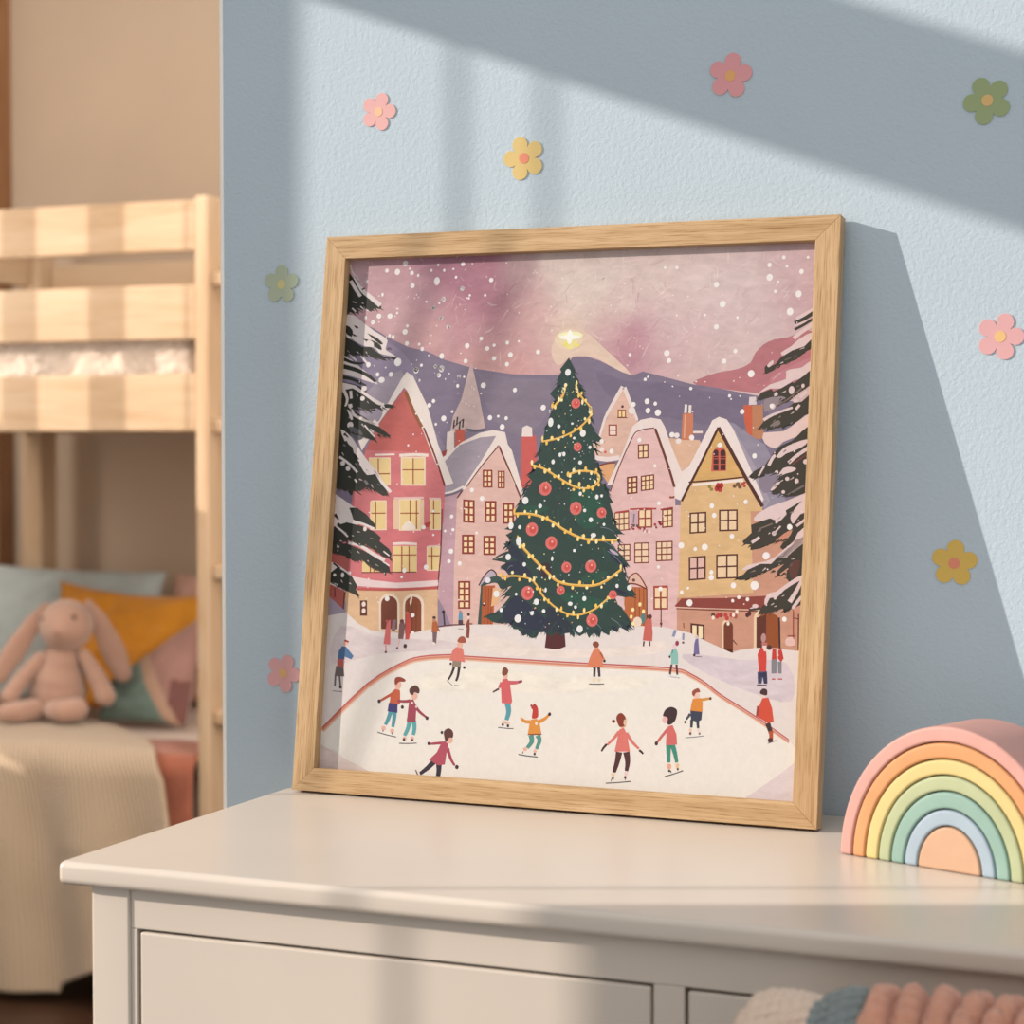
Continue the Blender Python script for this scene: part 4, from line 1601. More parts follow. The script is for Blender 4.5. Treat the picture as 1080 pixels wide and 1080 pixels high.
329 13 0 4495 2896 71 3 4 -82 -71 -4
329 13 0 4578 2998 70 2 4 -82 -71 -3
329 13 0 4582 2900 70 3 4 -83 -70 -3
54 12 0 4186 2541 175 17 11 -232 -174 -18
292 13 0 4203 2527 64 6 4 -93 -63 -6
292 13 0 4209 2418 63 7 4 -93 -63 -7
292 13 0 4283 2534 63 7 4 -93 -63 -6
292 13 0 4288 2426 63 6 4 -92 -63 -7
54 12 0 4465 2570 218 13 11 -238 -218 -14
329 13 0 4482 2556 85 5 4 -97 -85 -5
329 13 0 4487 2444 85 5 4 -96 -85 -5
329 13 0 4583 2561 85 5 4 -96 -85 -5
329 13 0 4588 2450 85 5 4 -96 -85 -5
151 12 0 4064 2056 68 76 422 17 447 36 6 -134 -92 -8 -423 -9 -390 8
114 13 0 4082 2026 107 -1 151 -2 153 0 156 1 157 2 110 2 0 10 -110 -2 -157 -2 -156 -1 -153 1 -151 1 -107 1
309 13 0 4082 2040 105 0 150 -1 155 0 164 1 168 1 118 1 -1 8 -117 -1 -168 -1 -164 -1 -155 0 -150 1 -105 0
56 12 0 4236 1895 143 -11 7 -153 -142 10
383 13 0 4256 1875 43 -3 6 -118 -43 3
383 13 0 4318 1871 43 -3 6 -118 -43 3
330 12 0 4572 1631 -12 271 2 13 7 12 12 8 13 3 14 -2 12 -7 8 -11 3 -13 13 -271
110 13 0 4586 1623 -12 254 3 17 9 15 15 10 18 4 18 -2 15 -10 11 -14 4 -17 12 -254
110 13 0 4585 1654 92 4 -5 -70 -88 41
330 14 0 4884 1677 -12 288 4 30 16 25 23 17 29 7 30 -5 25 -16 17 -24 7 -29 13 -287
175 15 0 4910 1680 -10 248 7 34 25 30 37 20 46 9 45 -5 40 -18 26 -28 11 -34 10 -246
80 16 0 4898 1971 98 29 7 -316 -93 -4
23 16 0 5113 1978 21 -302 18 1 -21 302
171 12 0 5253 2072 15 -365 13 0 -15 365
115 13 0 5256 1978 65 -12 2 9 -65 13
83 14 0 5303 2086 15 -415 13 1 -15 414
172 13 0 5213 1799 77 3 0 13 -78 -3
310 13 0 5201 1780 17 12 26 6 21 -3 16 -21 13 -31 0 -23 -25 -8 -38 -1 -28 6 -10 18 0 25
59 14 0 4668 1743 42 -42 7 6 -41 43
178 12 0 4157 1894 9 -52 13 3 -9 51
314 24 0 203 1825 247 51 153 -114 149 -64 430 -23 352 81 350 42 441 15 641 -25 601 60 395 0 276 -50 177 -77 254 -100 74 31 160 28 263 -2 231 -18 0 -11 0 -1446 -5194 0
284 25 1 404 1735 112 0 152 -56 188 -46 256 -8 290 3 215 -5 120 -19 49 -26 -57 -28 -225 -29 -335 -31 -302 -34 -229 -58 -194 -60 -125 -4 -33 114 38 172
361 25 1 1931 1712 221 -27 313 -56 307 -38 287 4 283 22 236 25 178 30 133 32 80 9 49 -31 -5 -54 -136 -48 -364 -40 -505 -35 -436 -17 -285 8 -207 26 -139 36 -82 56 -12 64
275 25 1 4170 1592 140 3 225 -18 213 -17 180 7 168 7 122 -30 69 -110 23 -148 -30 -100 -103 -13 -157 35 -164 48 -167 52 -175 64 -143 62 -117 61 -86 59
369 26 0 203 553 83 126 460 447 380 233 223 78 331 33 770 -16 687 -8 914 -7 206 -47 178 -93 138 -94 340 -182 374 -223 110 -143 0 -198 -392 -256 -3805 0 -304 2 -283 100 -210 144 -156 -9
302 27 1 203 527 40 -38 312 -139 306 -118 326 -29 -984 0
306 27 1 5397 843 -65 -238 -206 -165 -316 -237 587 0
380 27 1 1635 1342 396 14 507 -11 453 -10 384 7 335 7 179 -10 -27 -43 -179 -60 -281 -51 -431 -31 -543 -23 -461 -15 -310 -11 -218 -2 -113 21 -9 66 99 89
309 28 0 279 614 132 134 185 186 171 158 138 100 126 73 109 57 80 39 61 21 74 16 107 17 120 11 101 7 46 0 30 -3 82 -4 168 -2 217 -2 225 -3 214 -2 223 -3 250 -2 316 0 339 0 258 -5 119 -10 40 -14 41 -20 62 -27 59 -31 55 -32 41 -28 38 -27 61 -39 98 -53 121 -63 121 -66 131 -76 132 -81 93 -56 12 19 -92 57 -132 81 -130 78 -122 67 -120 63 -98 53 -58 38 -37 28 -42 29 -56 33 -60 34 -63 28 -42 21 -48 16 -123 12 -259 5 -339 1 -316 2 -249 3 -223 3 -215 4 -225 3 -217 3 -167 3 -80 4 -31 5 -51 0 -103 -6 -122 -11 -110 -16 -80 -17 -68 -23 -84 -39 -112 -57 -130 -75 -144 -103 -175 -160 -187 -187 -132 -133
271 29 0 267 628 131 133 186 186 172 159 139 100 128 74 110 57 81 39 63 22 75 16 108 16 121 11 101 7 48 1 29 -4 82 -4 168 -3 216 -2 226 -3 214 -2 223 -3 249 -2 316 -1 340 -1 258 -5 120 -10 42 -14 41 -20 63 -28 59 -32 55 -32 42 -28 37 -28 60 -38 99 -53 120 -63 122 -66 130 -78 132 -80 93 -57 6 10 -92 56 -132 81 -131 78 -122 67 -120 63 -98 53 -59 38 -37 28 -42 28 -55 33 -60 33 -63 28 -41 21 -46 15 -122 11 -259 6 -340 1 -315 1 -250 3 -223 3 -214 3 -225 3 -217 3 -168 3 -80 4 -31 4 -50 0 -102 -6 -121 -11 -110 -16 -78 -17 -66 -22 -83 -39 -111 -58 -130 -74 -142 -103 -174 -159 -186 -186 -132 -134
231 30 0 260 655 132 133 186 186 173 159 140 101 128 74 110 56 81 39 64 22 76 17 108 15 121 11 101 7 48 0 30 -4 82 -4 167 -3 217 -3 225 -2 215 -3 223 -3 249 -3 316 -1 340 -1 258 -5 120 -11 43 -14 41 -21 62 -27 60 -32 55 -33 41 -28 37 -28 60 -38 99 -54 120 -63 121 -66 131 -77 132 -81 92 -57 7 11 -92 57 -132 80 -131 78 -122 67 -120 63 -98 53 -59 38 -37 28 -42 28 -55 33 -60 33 -63 27 -42 21 -46 15 -121 11 -259 6 -340 1 -316 1 -249 3 -223 3 -215 3 -225 2 -216 3 -168 3 -81 4 -30 4 -50 0 -102 -7 -121 -10 -109 -16 -78 -17 -66 -23 -82 -39 -111 -57 -129 -75 -142 -102 -173 -159 -186 -186 -132 -134
53 26 0 2730 1774 189 7 23 -166 -60 -24 -65 -9 -100 13
14 27 1 2815 4537 47 -76 33 -58 -22 -7 70 -102 -23 1 105 -109 -54 8 59 -94 43 -108 -4 -89 73 -125 109 -103 -85 5 -58 18 35 -116 15 -106 70 -89 18 -88 -21 -27 101 -78 -21 -27 51 -79 20 -21 -43 -4 52 -136 -29 -18 41 -70 101 -86 -96 -5 67 -66 -100 -11 63 -77 74 -69 69 -85 -73 -2 12 -52 37 -86 113 -154 -119 -21 -78 15 27 -86 79 -102 83 -110 -68 3 12 -57 -95 40 -25 -53 -75 32 -6 -66 -86 37 -15 -62 -68 50 -44 -58 -31 55 -72 -41 -49 37 -7 -53 -69 59 -64 -47 -58 33 -55 -40 -78 39 -57 -6 -45 -58 -38 2 -50 30 -37 -15 -62 65 -48 1 -52 66 -77 -17 -98 11 -100 54 114 48 74 65 81 101 -78 15 91 92 -124 -30 -43 70 143 49 -52 61 -62 52 86 29 -177 28 105 33 74 73 -66 62 90 28 -72 62 85 46 -104 13 81 50 45 63 -27 54 48 90 61 108 17 40 53 90 -45 45 68 63 -47 50 88 67 -19 63 50 144 21 72 42 108 23 108 47 89 -82 88 69 75 10 90 36 53 -17 33
7 28 1 2356 2107 61 -7 70 -45 67 -48 63 -46 60 -49 57 -41 68 -28 65 -20 22 -17 -49 -18 -92 -16 -84 -9 -52 -4 -44 3 -58 13 -97 20 -112 31 -67 46 8 80 53 96
7 28 1 2184 2388 34 33 80 34 76 9 67 -35 64 -59 31 -44 -20 -14 -53 1 -61 9 -82 17 -90 24
3 28 1 3335 2609 50 -35 82 -66 61 -52 26 -24 6 -11 -11 1 -35 12 -52 24 -47 30 -41 47 -35 52
3 28 1 3429 2226 39 -13 63 -28 50 -24 27 -13 15 -9 -4 -3 -34 2 -52 8 -45 12 -33 25 -24 29
9 29 1 2227 2658 31 -3 56 -29 53 -37 47 -48 43 -57 14 -35 -35 -2 -65 20 -57 32 -43 53 -35 66
5 28 1 2927 3186 75 18 106 -13 86 -38 52 -71 33 -95 3 -80 -42 -55 -71 -40 -69 -13 -60 24 -58 51 -41 64 -26 85 -9 97
5 29 1 2832 2157 70 4 121 -13 113 -18 94 -18 85 -22 48 -23 -5 -27 -43 -29 -60 -17 -80 -3 -98 9 -86 20 -78 44 -66 55
4 28 1 2400 3020 78 8 113 2 78 -7 17 -21 -17 -30 -34 -21 -58 -6 -76 3 -59 10 -37 18 -20 25
20 28 1 2590 2398 25 28 47 22 39 6 24 -19 16 -35 3 -34 -15 -31 -28 -31 -29 -10 -34 23 -35 43
8 30 1 2745 2013 65 -34 86 -61 66 -57 37 -42 18 -37 -12 -24 -61 -11 -92 3 -74 17 -37 38 -20 52 -8 49 -3 47 7 44
5 28 1 3124 2341 71 21 92 17 60 3 2 -26 -29 -41 -43 -32 -61 -14 -75 -4 -50 5 -13 18 13 28
12 29 0 3536 2128 17 3 23 2 23 0 23 -4 25 -7 17 -4 2 5 -16 8 -24 10 -25 9 -25 4 -25 1 -16 1
12 29 0 3470 2458 14 0 20 -2 19 -4 20 -9 22 -11 15 -8 3 4 -13 11 -20 15 -20 13 -21 9 -21 6 -14 4
12 28 0 3384 2754 15 3 22 3 21 1 23 -4 23 -6 17 -4 2 5 -16 8 -23 10 -23 8 -25 3 -23 0 -16 1
12 30 0 2248 2556 -21 -9 -30 -12 -30 -14 -30 -19 -29 -21 -20 -16 4 -4 22 12 31 18 31 15 30 10 31 8 22 5
12 30 0 2296 2672 -13 -10 -21 -14 -20 -17 -20 -21 -18 -24 -13 -17 4 -3 16 14 22 21 22 17 21 12 21 11 16 6
12 28 0 2190 1938 -23 -5 -32 -7 -32 -9 -32 -14 -31 -16 -22 -11 3 -5 23 8 33 12 31 10 32 5 32 2 23 2
12 28 0 3548 1905 15 -7 20 -10 20 -13 20 -17 22 -20 15 -15 4 4 -12 16 -19 23 -18 21 -20 17 -18 14 -13 10
12 28 0 3511 1871 11 -8 16 -13 15 -14 16 -20 17 -22 12 -16 4 3 -8 17 -13 25 -14 22 -13 19 -14 15 -8 11
12 29 0 2498 1766 10 -8 12 -11 13 -14 13 -18 14 -21 10 -15 6 2 -7 17 -10 23 -10 21 -11 17 -10 15 -6 10
12 29 0 2303 2119 -11 1 -16 3 -18 0 -16 -5 -14 -7 -9 -6 3 -4 10 2 15 3 12 0 12 -3 13 -6 9 -5
129 29 0 3292 2676 22 -11 32 -15 32 -19 33 -25 32 -28 23 -20 3 3 -23 20 -32 29 -32 25 -33 20 -31 16 -23 11
129 30 0 3334 2580 23 -14 32 -20 32 -24 33 -29 32 -33 23 -23 3 2 -22 24 -33 33 -32 30 -33 25 -32 21 -22 14
129 29 0 2319 2413 -8 0 -11 -1 -12 -5 -10 -10 -10 -14 -7 -10 4 -2 7 10 10 13 10 9 10 3 10 0 7 0
129 28 0 3151 1812 12 -6 18 -9 18 -11 18 -19 19 -21 13 -15 3 2 -13 15 -18 22 -18 19 -18 13 -18 10 -13 7
129 29 0 3407 1909 17 -8 25 -12 24 -15 26 -21 25 -25 18 -17 2 2 -17 18 -25 25 -25 22 -25 16 -25 12 -17 9
129 31 0 3001 1790 5 -4 8 -6 7 -9 8 -15 8 -19 6 -14 4 2 -6 13 -7 19 -8 17 -8 10 -7 7 -5 4
129 28 0 3260 1852 10 -9 15 -12 15 -15 15 -22 15 -25 11 -17 3 1 -10 18 -15 26 -15 22 -15 16 -14 13 -10 9
129 29 0 2264 2001 -15 -6 -21 -7 -21 -12 -21 -17 -20 -21 -14 -14 3 -3 14 14 21 20 20 17 21 10 21 7 15 5
129 29 0 3249 2815 19 -1 28 -3 27 -6 28 -12 29 -15 20 -11 2 3 -20 12 -28 15 -29 13 -28 7 -28 3 -20 2
296 30 0 3434 2139 93 -14 25 -121 -77 49
230 31 0 3354 2601 12 0 23 -7 21 -9 21 -15 21 -17 7 -11 -14 0 -28 6 -24 10 -18 14 -16 18
22 28 1 2723 2979 17 0 -26 -57
16 28 1 2793 2645 18 0 1 -52
11 28 1 3020 3504 19 1 -25 -72
16 29 1 2906 3058 18 0 27 -76
2 28 1 2692 3683 14 0 -24 -55
11 29 1 3166 3066 18 0 25 -58
0 29 1 2507 2515 15 0 -5 -59
0 29 1 2631 2415 19 1 -52 -82
1 28 1 2775 4295 10 0 4 -43
22 28 1 2797 3329 10 1 -12 -36
1 29 1 2411 2027 12 1 -24 -46
11 28 1 2955 2608 11 0 -33 -59
16 28 1 2784 2985 16 0 -21 -89
16 28 1 2909 3347 10 0 -2 -61
22 29 1 3213 2941 11 1 -16 -68
22 28 1 2787 4438 9 0 -8 -70
16 30 1 3008 2116 13 0 11 -88
11 31 1 2818 1858 14 1 -56 -73
11 29 1 2742 2465 19 1 -4 -33
16 28 1 2754 3126 14 0 -9 -39
2 28 1 2691 3783 13 0 11 -55
0 28 1 3019 3707 10 0 -10 -47
2 30 1 2733 2517 14 0 -18 -91
22 30 1 3350 2115 10 1 28 -24
22 28 1 2774 3541 11 0 -10 -60
1 28 1 2575 2272 15 0 10 -64
2 31 1 2991 2085 13 1 41 -65
16 30 1 3286 2614 17 1 12 -82
1 28 1 3047 3394 17 0 18 -44
16 28 1 2654 3627 15 0 -38 -60
11 29 1 2562 2012 13 1 -26 -63
11 28 1 2842 3005 16 0 -10 -35
1 29 1 3214 2271 15 0 -2 -33
22 29 1 3194 1804 10 0 53 -61
16 28 1 2550 2240 16 1 -73 -69
1 28 1 2862 4038 15 0 0 -42
1 29 1 3004 2960 14 1 -12 -49
2 28 1 3257 2474 11 0 36 -43
11 28 1 2798 3133 9 0 -23 -85
2 29 1 2868 4034 14 0 -1 -87
0 29 1 2709 3849 10 0 13 -82
1 29 1 3280 2303 9 0 19 -50
2 28 1 2581 2690 9 0 -21 -34
2 28 1 2819 3229 9 0 -1 -91
22 28 1 2840 4360 18 0 14 -37
0 30 1 3164 2335 13 1 53 -67
2 29 1 2864 4065 11 0 6 -46
11 28 1 3167 2569 12 0 26 -69
2 28 1 2867 2301 14 1 -32 -59
0 28 1 2748 3865 10 -1 10 -32
16 29 1 2868 4333 8 0 6 -79
0 28 1 3034 3636 13 0 -19 -50
0 28 1 2751 4026 18 0 -3 -56
1 29 1 2627 2964 15 1 -49 -66
22 28 1 2598 3151 18 0 -45 -42
11 28 1 2811 4382 17 -1 -22 -39
1 28 1 2927 3661 10 0 -10 -41
22 29 1 3007 2910 16 0 -6 -87
0 28 1 2845 3606 16 0 14 -75
22 30 1 2625 2371 15 0 -5 -35
1 29 1 2388 1835 12 1 -7 -79
22 30 1 2853 4350 19 0 -28 -63
0 28 1 2888 4248 8 0 7 -89
16 28 1 2904 2725 17 0 -17 -34
2 28 1 2675 3621 10 0 30 -87
1 28 1 2662 2730 17 0 2 -88
1 29 1 3176 2999 9 0 14 -82
0 28 1 2799 3261 13 0 -2 -79
0 29 1 3275 2518 16 1 26 -50
16 30 1 2648 2958 11 0 -19 -78
16 29 1 2707 3603 8 0 13 -45
22 28 1 3143 1882 11 0 23 -55
11 28 1 2781 3905 12 0 -1 -39
0 28 1 3000 3425 18 0 24 -39
22 28 1 2855 2907 18 1 -33 -67
11 31 1 2811 4313 15 0 31 -75
1 28 1 2776 4263 11 0 15 -72
11 29 1 3050 2996 19 0 17 -31
0 28 1 2743 3275 14 0 -25 -28
22 28 1 2785 3471 17 0 25 -61
16 29 1 2692 1826 9 0 -27 -66
16 29 1 2567 2319 13 0 -15 -86
16 28 1 2720 3981 13 0 -17 -41
1 28 1 2613 2847 8 0 -36 -48
0 32 1 2828 4351 12 0 1 -86
0 28 1 2937 3900 17 0 14 -61
1 29 1 3013 3460 18 0 -20 -70
1 28 1 2830 2792 13 0 24 -78
11 28 1 2807 4188 18 0 -21 -47
22 28 1 2868 3166 10 0 -5 -37
11 28 1 2817 4413 12 0 -8 -44
22 28 1 3003 2638 13 0 1 -62
22 28 1 3118 3375 15 0 -12 -87
2 29 1 2776 4276 8 0 5 -91
22 29 1 2779 3886 15 0 32 -72
1 29 1 3123 3338 10 0 61 -65
22 29 1 3075 2441 15 0 -33 -81
11 29 1 2950 2827 9 0 0 -37
0 31 1 3006 1859 12 0 1 -31
11 28 1 2950 2445 11 0 23 -68
1 28 1 2867 4147 12 0 -3 -76
0 30 1 2783 3870 18 0 9 -69
22 29 1 2811 4234 14 0 21 -69
2 28 1 3305 2245 12 1 3 -56
11 28 1 2712 2848 18 1 -11 -38
0 28 1 2709 3939 14 0 16 -65
1 29 1 2782 3281 12 0 26 -76
16 33 1 2822 4275 11 0 -34 -85
16 30 1 3238 2728 17 1 38 -61
11 28 1 2438 2196 11 0 -29 -32
0 28 1 2604 2795 17 0 -47 -66
1 31 1 3276 2551 18 0 -16 -68
22 30 1 3019 3464 9 0 22 -46
1 29 1 3262 1833 12 1 47 -73
11 30 1 2851 4124 13 0 10 -73
1 29 1 2475 1919 11 0 -55 -59
0 28 1 3408 2302 11 1 5 -43
11 29 1 2856 3662 14 0 -20 -78
0 30 1 3106 3351 10 0 36 -45
16 29 1 2935 3714 14 0 40 -82
11 32 1 3007 1833 8 0 16 -85
1 28 1 2741 4095 17 -1 -24 -37
0 28 1 2839 3768 8 0 7 -63
2 29 1 2927 3920 19 0 31 -53
2 28 1 3161 1916 12 1 3 -34
1 28 1 2929 3279 14 1 -31 -67
16 31 1 2819 3862 17 0 -26 -79
0 31 1 2814 2008 18 1 -55 -64
16 29 1 2733 3629 12 0 -22 -33
1 29 1 2751 3313 15 0 -9 -49
16 29 1 3164 2401 8 0 47 -56
2 29 1 2622 2081 19 1 13 -80
1 28 1 2862 3217 15 0 19 -49
0 30 1 2822 3945 12 0 17 -77
1 28 1 2843 4032 9 0 -39 -66
16 29 1 2810 4156 14 0 15 -86
22 30 1 2660 1870 14 0 -22 -45
0 28 1 2742 3410 8 0 -13 -34
2 28 1 2880 3321 8 0 -9 -80
16 28 1 2913 3801 14 0 -31 -75
22 29 1 2968 3239 13 0 -24 -51
2 29 1 2964 2887 18 0 4 -53
16 30 1 2484 1954 13 0 -33 -72
16 30 1 2831 4176 13 -1 -23 -51
1 28 1 2863 3501 13 1 -7 -45
11 29 1 2581 2459 12 0 -43 -42
11 28 1 2671 3146 8 0 8 -46
16 28 1 2933 3402 18 0 10 -46
11 30 1 3304 2024 17 1 11 -63
22 28 1 2555 2939 13 0 13 -81
13 28 0 2830 4439 21 14 45 -76
13 28 0 2890 4314 24 16 45 -81
13 28 0 2833 4411 8 14 98 -58
13 29 0 2830 4428 20 18 69 -88
13 29 0 2897 4274 12 23 94 -62
13 28 0 2948 4218 17 9 39 -84
13 29 0 2935 4234 26 12 40 -95
13 29 0 2964 4153 9 15 76 -55
13 28 0 3000 4085 11 15 68 -55
13 29 0 2936 4215 18 16 71 -84
13 28 0 3019 4020 13 20 85 -62
13 28 0 3056 3952 13 10 70 -98
13 28 0 3032 4001 21 18 62 -86
13 28 0 3065 3919 22 13 46 -87
13 28 0 3090 3826 11 14 65 -60
13 28 0 3128 3688 23 8 26 -87
13 28 0 3139 3608 25 8 17 -83
13 28 0 3114 3671 13 23 90 -63
13 28 0 3124 3602 8 18 108 -63
13 28 0 3135 3605 18 10 41 -82
13 28 0 3169 3407 12 21 70 -50
13 28 0 3192 3411 18 7 26 -78
13 28 0 3167 3464 27 8 27 -107
13 30 0 3188 3369 8 16 85 -55
13 28 0 3149 3493 12 10 54 -76
13 28 0 3294 3148 21 7 33 -111
13 29 0 3254 3247 20 10 33 -78
13 29 0 3258 3256 21 6 23 -98
13 29 0 3265 3200 16 12 71 -97
13 29 0 3259 3215 15 12 73 -93
13 30 0 3378 2881 25 9 23 -89
13 30 0 3357 2883 14 23 67 -53
13 30 0 3358 2908 16 16 77 -89
13 30 0 3359 2898 11 13 85 -72
13 30 0 3367 2917 15 7 46 -92
13 30 0 3415 2746 14 8 54 -94
13 31 0 3460 2537 8 13 74 -49
13 32 0 3430 2684 14 9 63 -94
13 32 0 3439 2608 9 15 89 -56
13 32 0 3416 2691 7 14 97 -54
13 28 0 3506 2353 15 18 74 -73
13 31 0 3502 2435 17 7 40 -107
13 31 0 3492 2472 19 8 26 -79
13 31 0 3498 2454 23 7 17 -81
13 31 0 3510 2365 25 13 30 -73
13 28 0 2763 4368 13 -17 -98 -47
13 28 0 2727 4260 19 -18 -80 -51
13 28 0 2747 4332 18 -20 -91 -55
13 28 0 2759 4410 22 -17 -62 -52
13 28 0 2737 4271 14 -19 -77 -34
13 28 0 2673 4102 28 -10 -43 -76
13 28 0 2660 4000 23 -11 -60 -94
13 28 0 2700 4120 14 -14 -73 -53
13 28 0 2717 4223 19 -19 -86 -58
13 28 0 2684 4093 22 -15 -65 -66
13 28 0 2640 3889 17 -15 -86 -70
13 28 0 2598 3838 28 -9 -39 -80
13 28 0 2635 3934 26 -7 -35 -72
13 28 0 2651 3940 23 -16 -70 -68
13 28 0 2629 3873 22 -17 -64 -52
13 28 0 2557 3597 18 -17 -92 -69
13 28 0 2569 3601 9 -12 -95 -50
13 28 0 2563 3559 8 -14 -86 -31
13 28 0 2566 3700 16 -5 -38 -86
13 28 0 2567 3729 20 -5 -32 -91
13 28 0 2485 3416 26 -16 -61 -63
13 28 0 2487 3379 15 -15 -76 -50
13 28 0 2508 3463 19 -12 -56 -59
13 28 0 2494 3404 18 -19 -97 -64
13 28 0 2500 3402 15 -22 -110 -50
13 28 0 2435 3249 21 -20 -91 -61
13 28 0 2401 3168 17 -11 -61 -64
13 28 0 2456 3291 13 -13 -92 -66
13 28 0 2432 3209 10 -13 -86 -45
13 28 0 2410 3198 17 -10 -55 -66
13 28 0 2364 3090 16 -6 -43 -86
13 29 0 2373 3089 22 -17 -92 -79
13 29 0 2373 3004 9 -15 -80 -33
13 29 0 2356 3092 26 -8 -42 -94
13 29 0 2359 2975 19 -22 -92 -45
13 28 0 2301 2745 17 -13 -66 -58
13 28 0 2319 2770 12 -15 -83 -43
13 31 0 2277 2711 18 -5 -38 -93
13 31 0 2299 2736 20 -17 -70 -52
13 31 0 2301 2785 25 -13 -70 -91
13 31 0 2272 2617 16 -16 -73 -48
13 31 0 2281 2659 18 -16 -96 -72
13 31 0 2280 2668 17 -13 -73 -69
13 31 0 2269 2649 15 -7 -53 -82
13 31 0 2243 2555 15 -7 -48 -78
13 30 0 2257 2421 9 -14 -88 -38
13 30 0 2258 2413 11 -17 -82 -32
13 30 0 2248 2446 12 -12 -82 -59
13 29 0 2255 2312 20 -10 -64 -86
13 29 0 2247 2311 19 -5 -34 -82
13 28 0 2274 2209 13 -15 -92 -50
13 30 0 2273 2149 14 -17 -96 -49
13 30 0 2266 2115 16 -14 -77 -61
13 29 0 2264 2248 16 -10 -77 -87
13 30 0 2268 2187 14 -11 -81 -69
10 29 0 2248 1874 11 -13 -68 -37
6 29 0 2307 1879 22 -10 -47 -60
10 29 0 2234 1881 16 -11 -64 -62
6 30 0 2225 1879 17 -21 -84 -42
6 30 0 2278 1873 13 -17 -74 -36
6 30 0 2301 1879 17 -9 -52 -70
6 30 0 2485 1780 21 -18 -71 -52
6 30 0 2359 1859 16 -15 -80 -58
6 30 0 2371 1852 16 -18 -68 -35
6 30 0 2375 1849 19 -15 -69 -57
6 30 0 2351 1863 15 -10 -54 -58
13 31 0 2371 1851 19 -13 -67 -65
13 30 0 2552 1754 24 -8 -39 -73
6 31 0 2555 1751 16 -3 -20 -75
6 31 0 2519 1762 30 -6 -31 -73
13 32 0 2508 1769 15 -7 -41 -61
10 33 0 2498 1774 24 -15 -57 -55
6 34 0 2505 1771 22 -18 -80 -60
13 30 0 2670 1791 19 -2 -20 -74
6 29 0 2617 1769 28 -5 -34 -96
10 30 0 2627 1774 27 -5 -26 -69
10 30 0 2609 1758 21 -9 -44 -62
13 31 0 2612 1760 16 -5 -33 -68
10 32 0 2615 1764 15 -3 -26 -87
6 32 0 2798 1801 21 -3 -24 -78
6 31 0 2727 1802 24 -1 -15 -96
13 32 0 2710 1802 19 1 -4 -90
10 32 0 2763 1800 21 1 -3 -78
13 33 0 2772 1801 18 -1 -11 -93
6 33 0 2716 1804 26 -6 -38 -87
10 31 0 2855 1802 19 0 -9 -80
10 31 0 2852 1801 17 0 -10 -87
13 31 0 2904 1808 31 -1 -15 -100
6 32 0 2865 1803 25 -1 -17 -88
6 32 0 2881 1805 24 -4 -30 -93
13 32 0 2845 1801 18 -1 -11 -87
10 28 0 3049 1815 17 1 -6 -99
6 31 0 2951 1809 21 5 8 -76
13 32 0 2958 1810 25 4 6 -93
6 29 0 3049 1816 20 -1 -13 -95
10 33 0 2959 1811 21 3 7 -102
6 28 0 3098 1817 30 1 -11 -72
6 30 0 3173 1791 20 13 44 -77
10 31 0 3158 1795 24 13 34 -79
10 31 0 3198 1801 25 4 5 -93
6 32 0 3227 1791 23 9 29 -92
10 33 0 3198 1790 19 11 38 -78
10 29 0 3126 1812 22 3 3 -86
13 29 0 3335 1819 25 8 14 -80
13 33 0 3256 1796 22 6 21 -89
10 30 0 3369 1818 16 17 58 -67
6 34 0 3252 1787 21 15 38 -63
6 34 0 3306 1804 11 9 46 -60
10 35 0 3323 1813 24 12 32 -86
10 30 0 3427 1823 17 20 62 -65
13 31 0 3456 1838 12 7 45 -77
13 31 0 3427 1830 23 17 40 -69
6 30 0 3524 1825 14 18 72 -62
6 32 0 3433 1830 16 13 48 -62
6 32 0 3410 1823 17 19 56 -61
6 30 0 3610 1872 18 13 38 -64
13 31 0 3567 1837 11 12 57 -57
13 31 0 3560 1828 16 22 57 -53
6 32 0 3580 1850 22 16 35 -64
6 32 0 3578 1838 10 19 85 -54
6 32 0 3607 1869 14 12 44 -57
299 34 0 2568 3670 32 6 46 7 53 10 50 13 48 17 49 19 48 21 44 25 41 29 39 34 33 34 25 30 17 25 9 24 2 24 -7 26 -18 28 -27 30 -29 28 -25 24 -18 21 -16 18 -14 16 -11 15 -8 19 -6 20 -5 18 -3 13 -20 -3 3 -13 4 -19 7 -22 10 -21 12 -18 15 -18 16 -18 19 -20 25 -25 29 -28 26 -28 15 -24 5 -20 -1 -18 -8 -19 -15 -23 -24 -29 -32 -33 -38 -32 -39 -29 -42 -23 -47 -21 -48 -19 -47 -16 -49 -12 -52 -10 -46 -8 -32 -5
374 35 0 2566 3681 32 5 47 7 52 11 50 13 47 16 49 18 48 22 43 24 41 29 38 33 33 34 25 30 16 24 8 23 2 21 -6 24 -18 27 -26 29 -29 28 -25 25 -18 21 -17 18 -14 16 -11 17 -9 19 -6 20 -5 19 -3 13 -7 -1 3 -13 5 -19 6 -21 9 -20 12 -18 15 -17 16 -18 19 -20 24 -25 29 -28 27 -28 16 -26 6 -22 -2 -20 -8 -20 -15 -24 -25 -30 -32 -33 -38 -32 -40 -29 -43 -24 -47 -21 -49 -19 -47 -16 -49 -13 -52 -10 -46 -7 -33 -6
299 36 0 2781 4248 -4 -19 -5 -28 -7 -30 -12 -27 -20 -28 -27 -30 -26 -28 -19 -19 19 -16 19 19 27 28 28 31 22 31 13 31 8 32 5 29 3 19
374 37 0 2789 4251 -4 -19 -5 -28 -8 -31 -12 -28 -20 -29 -28 -31 -26 -28 -19 -19 7 -6 18 20 27 27 28 32 21 29 13 31 8 31 5 28 3 19
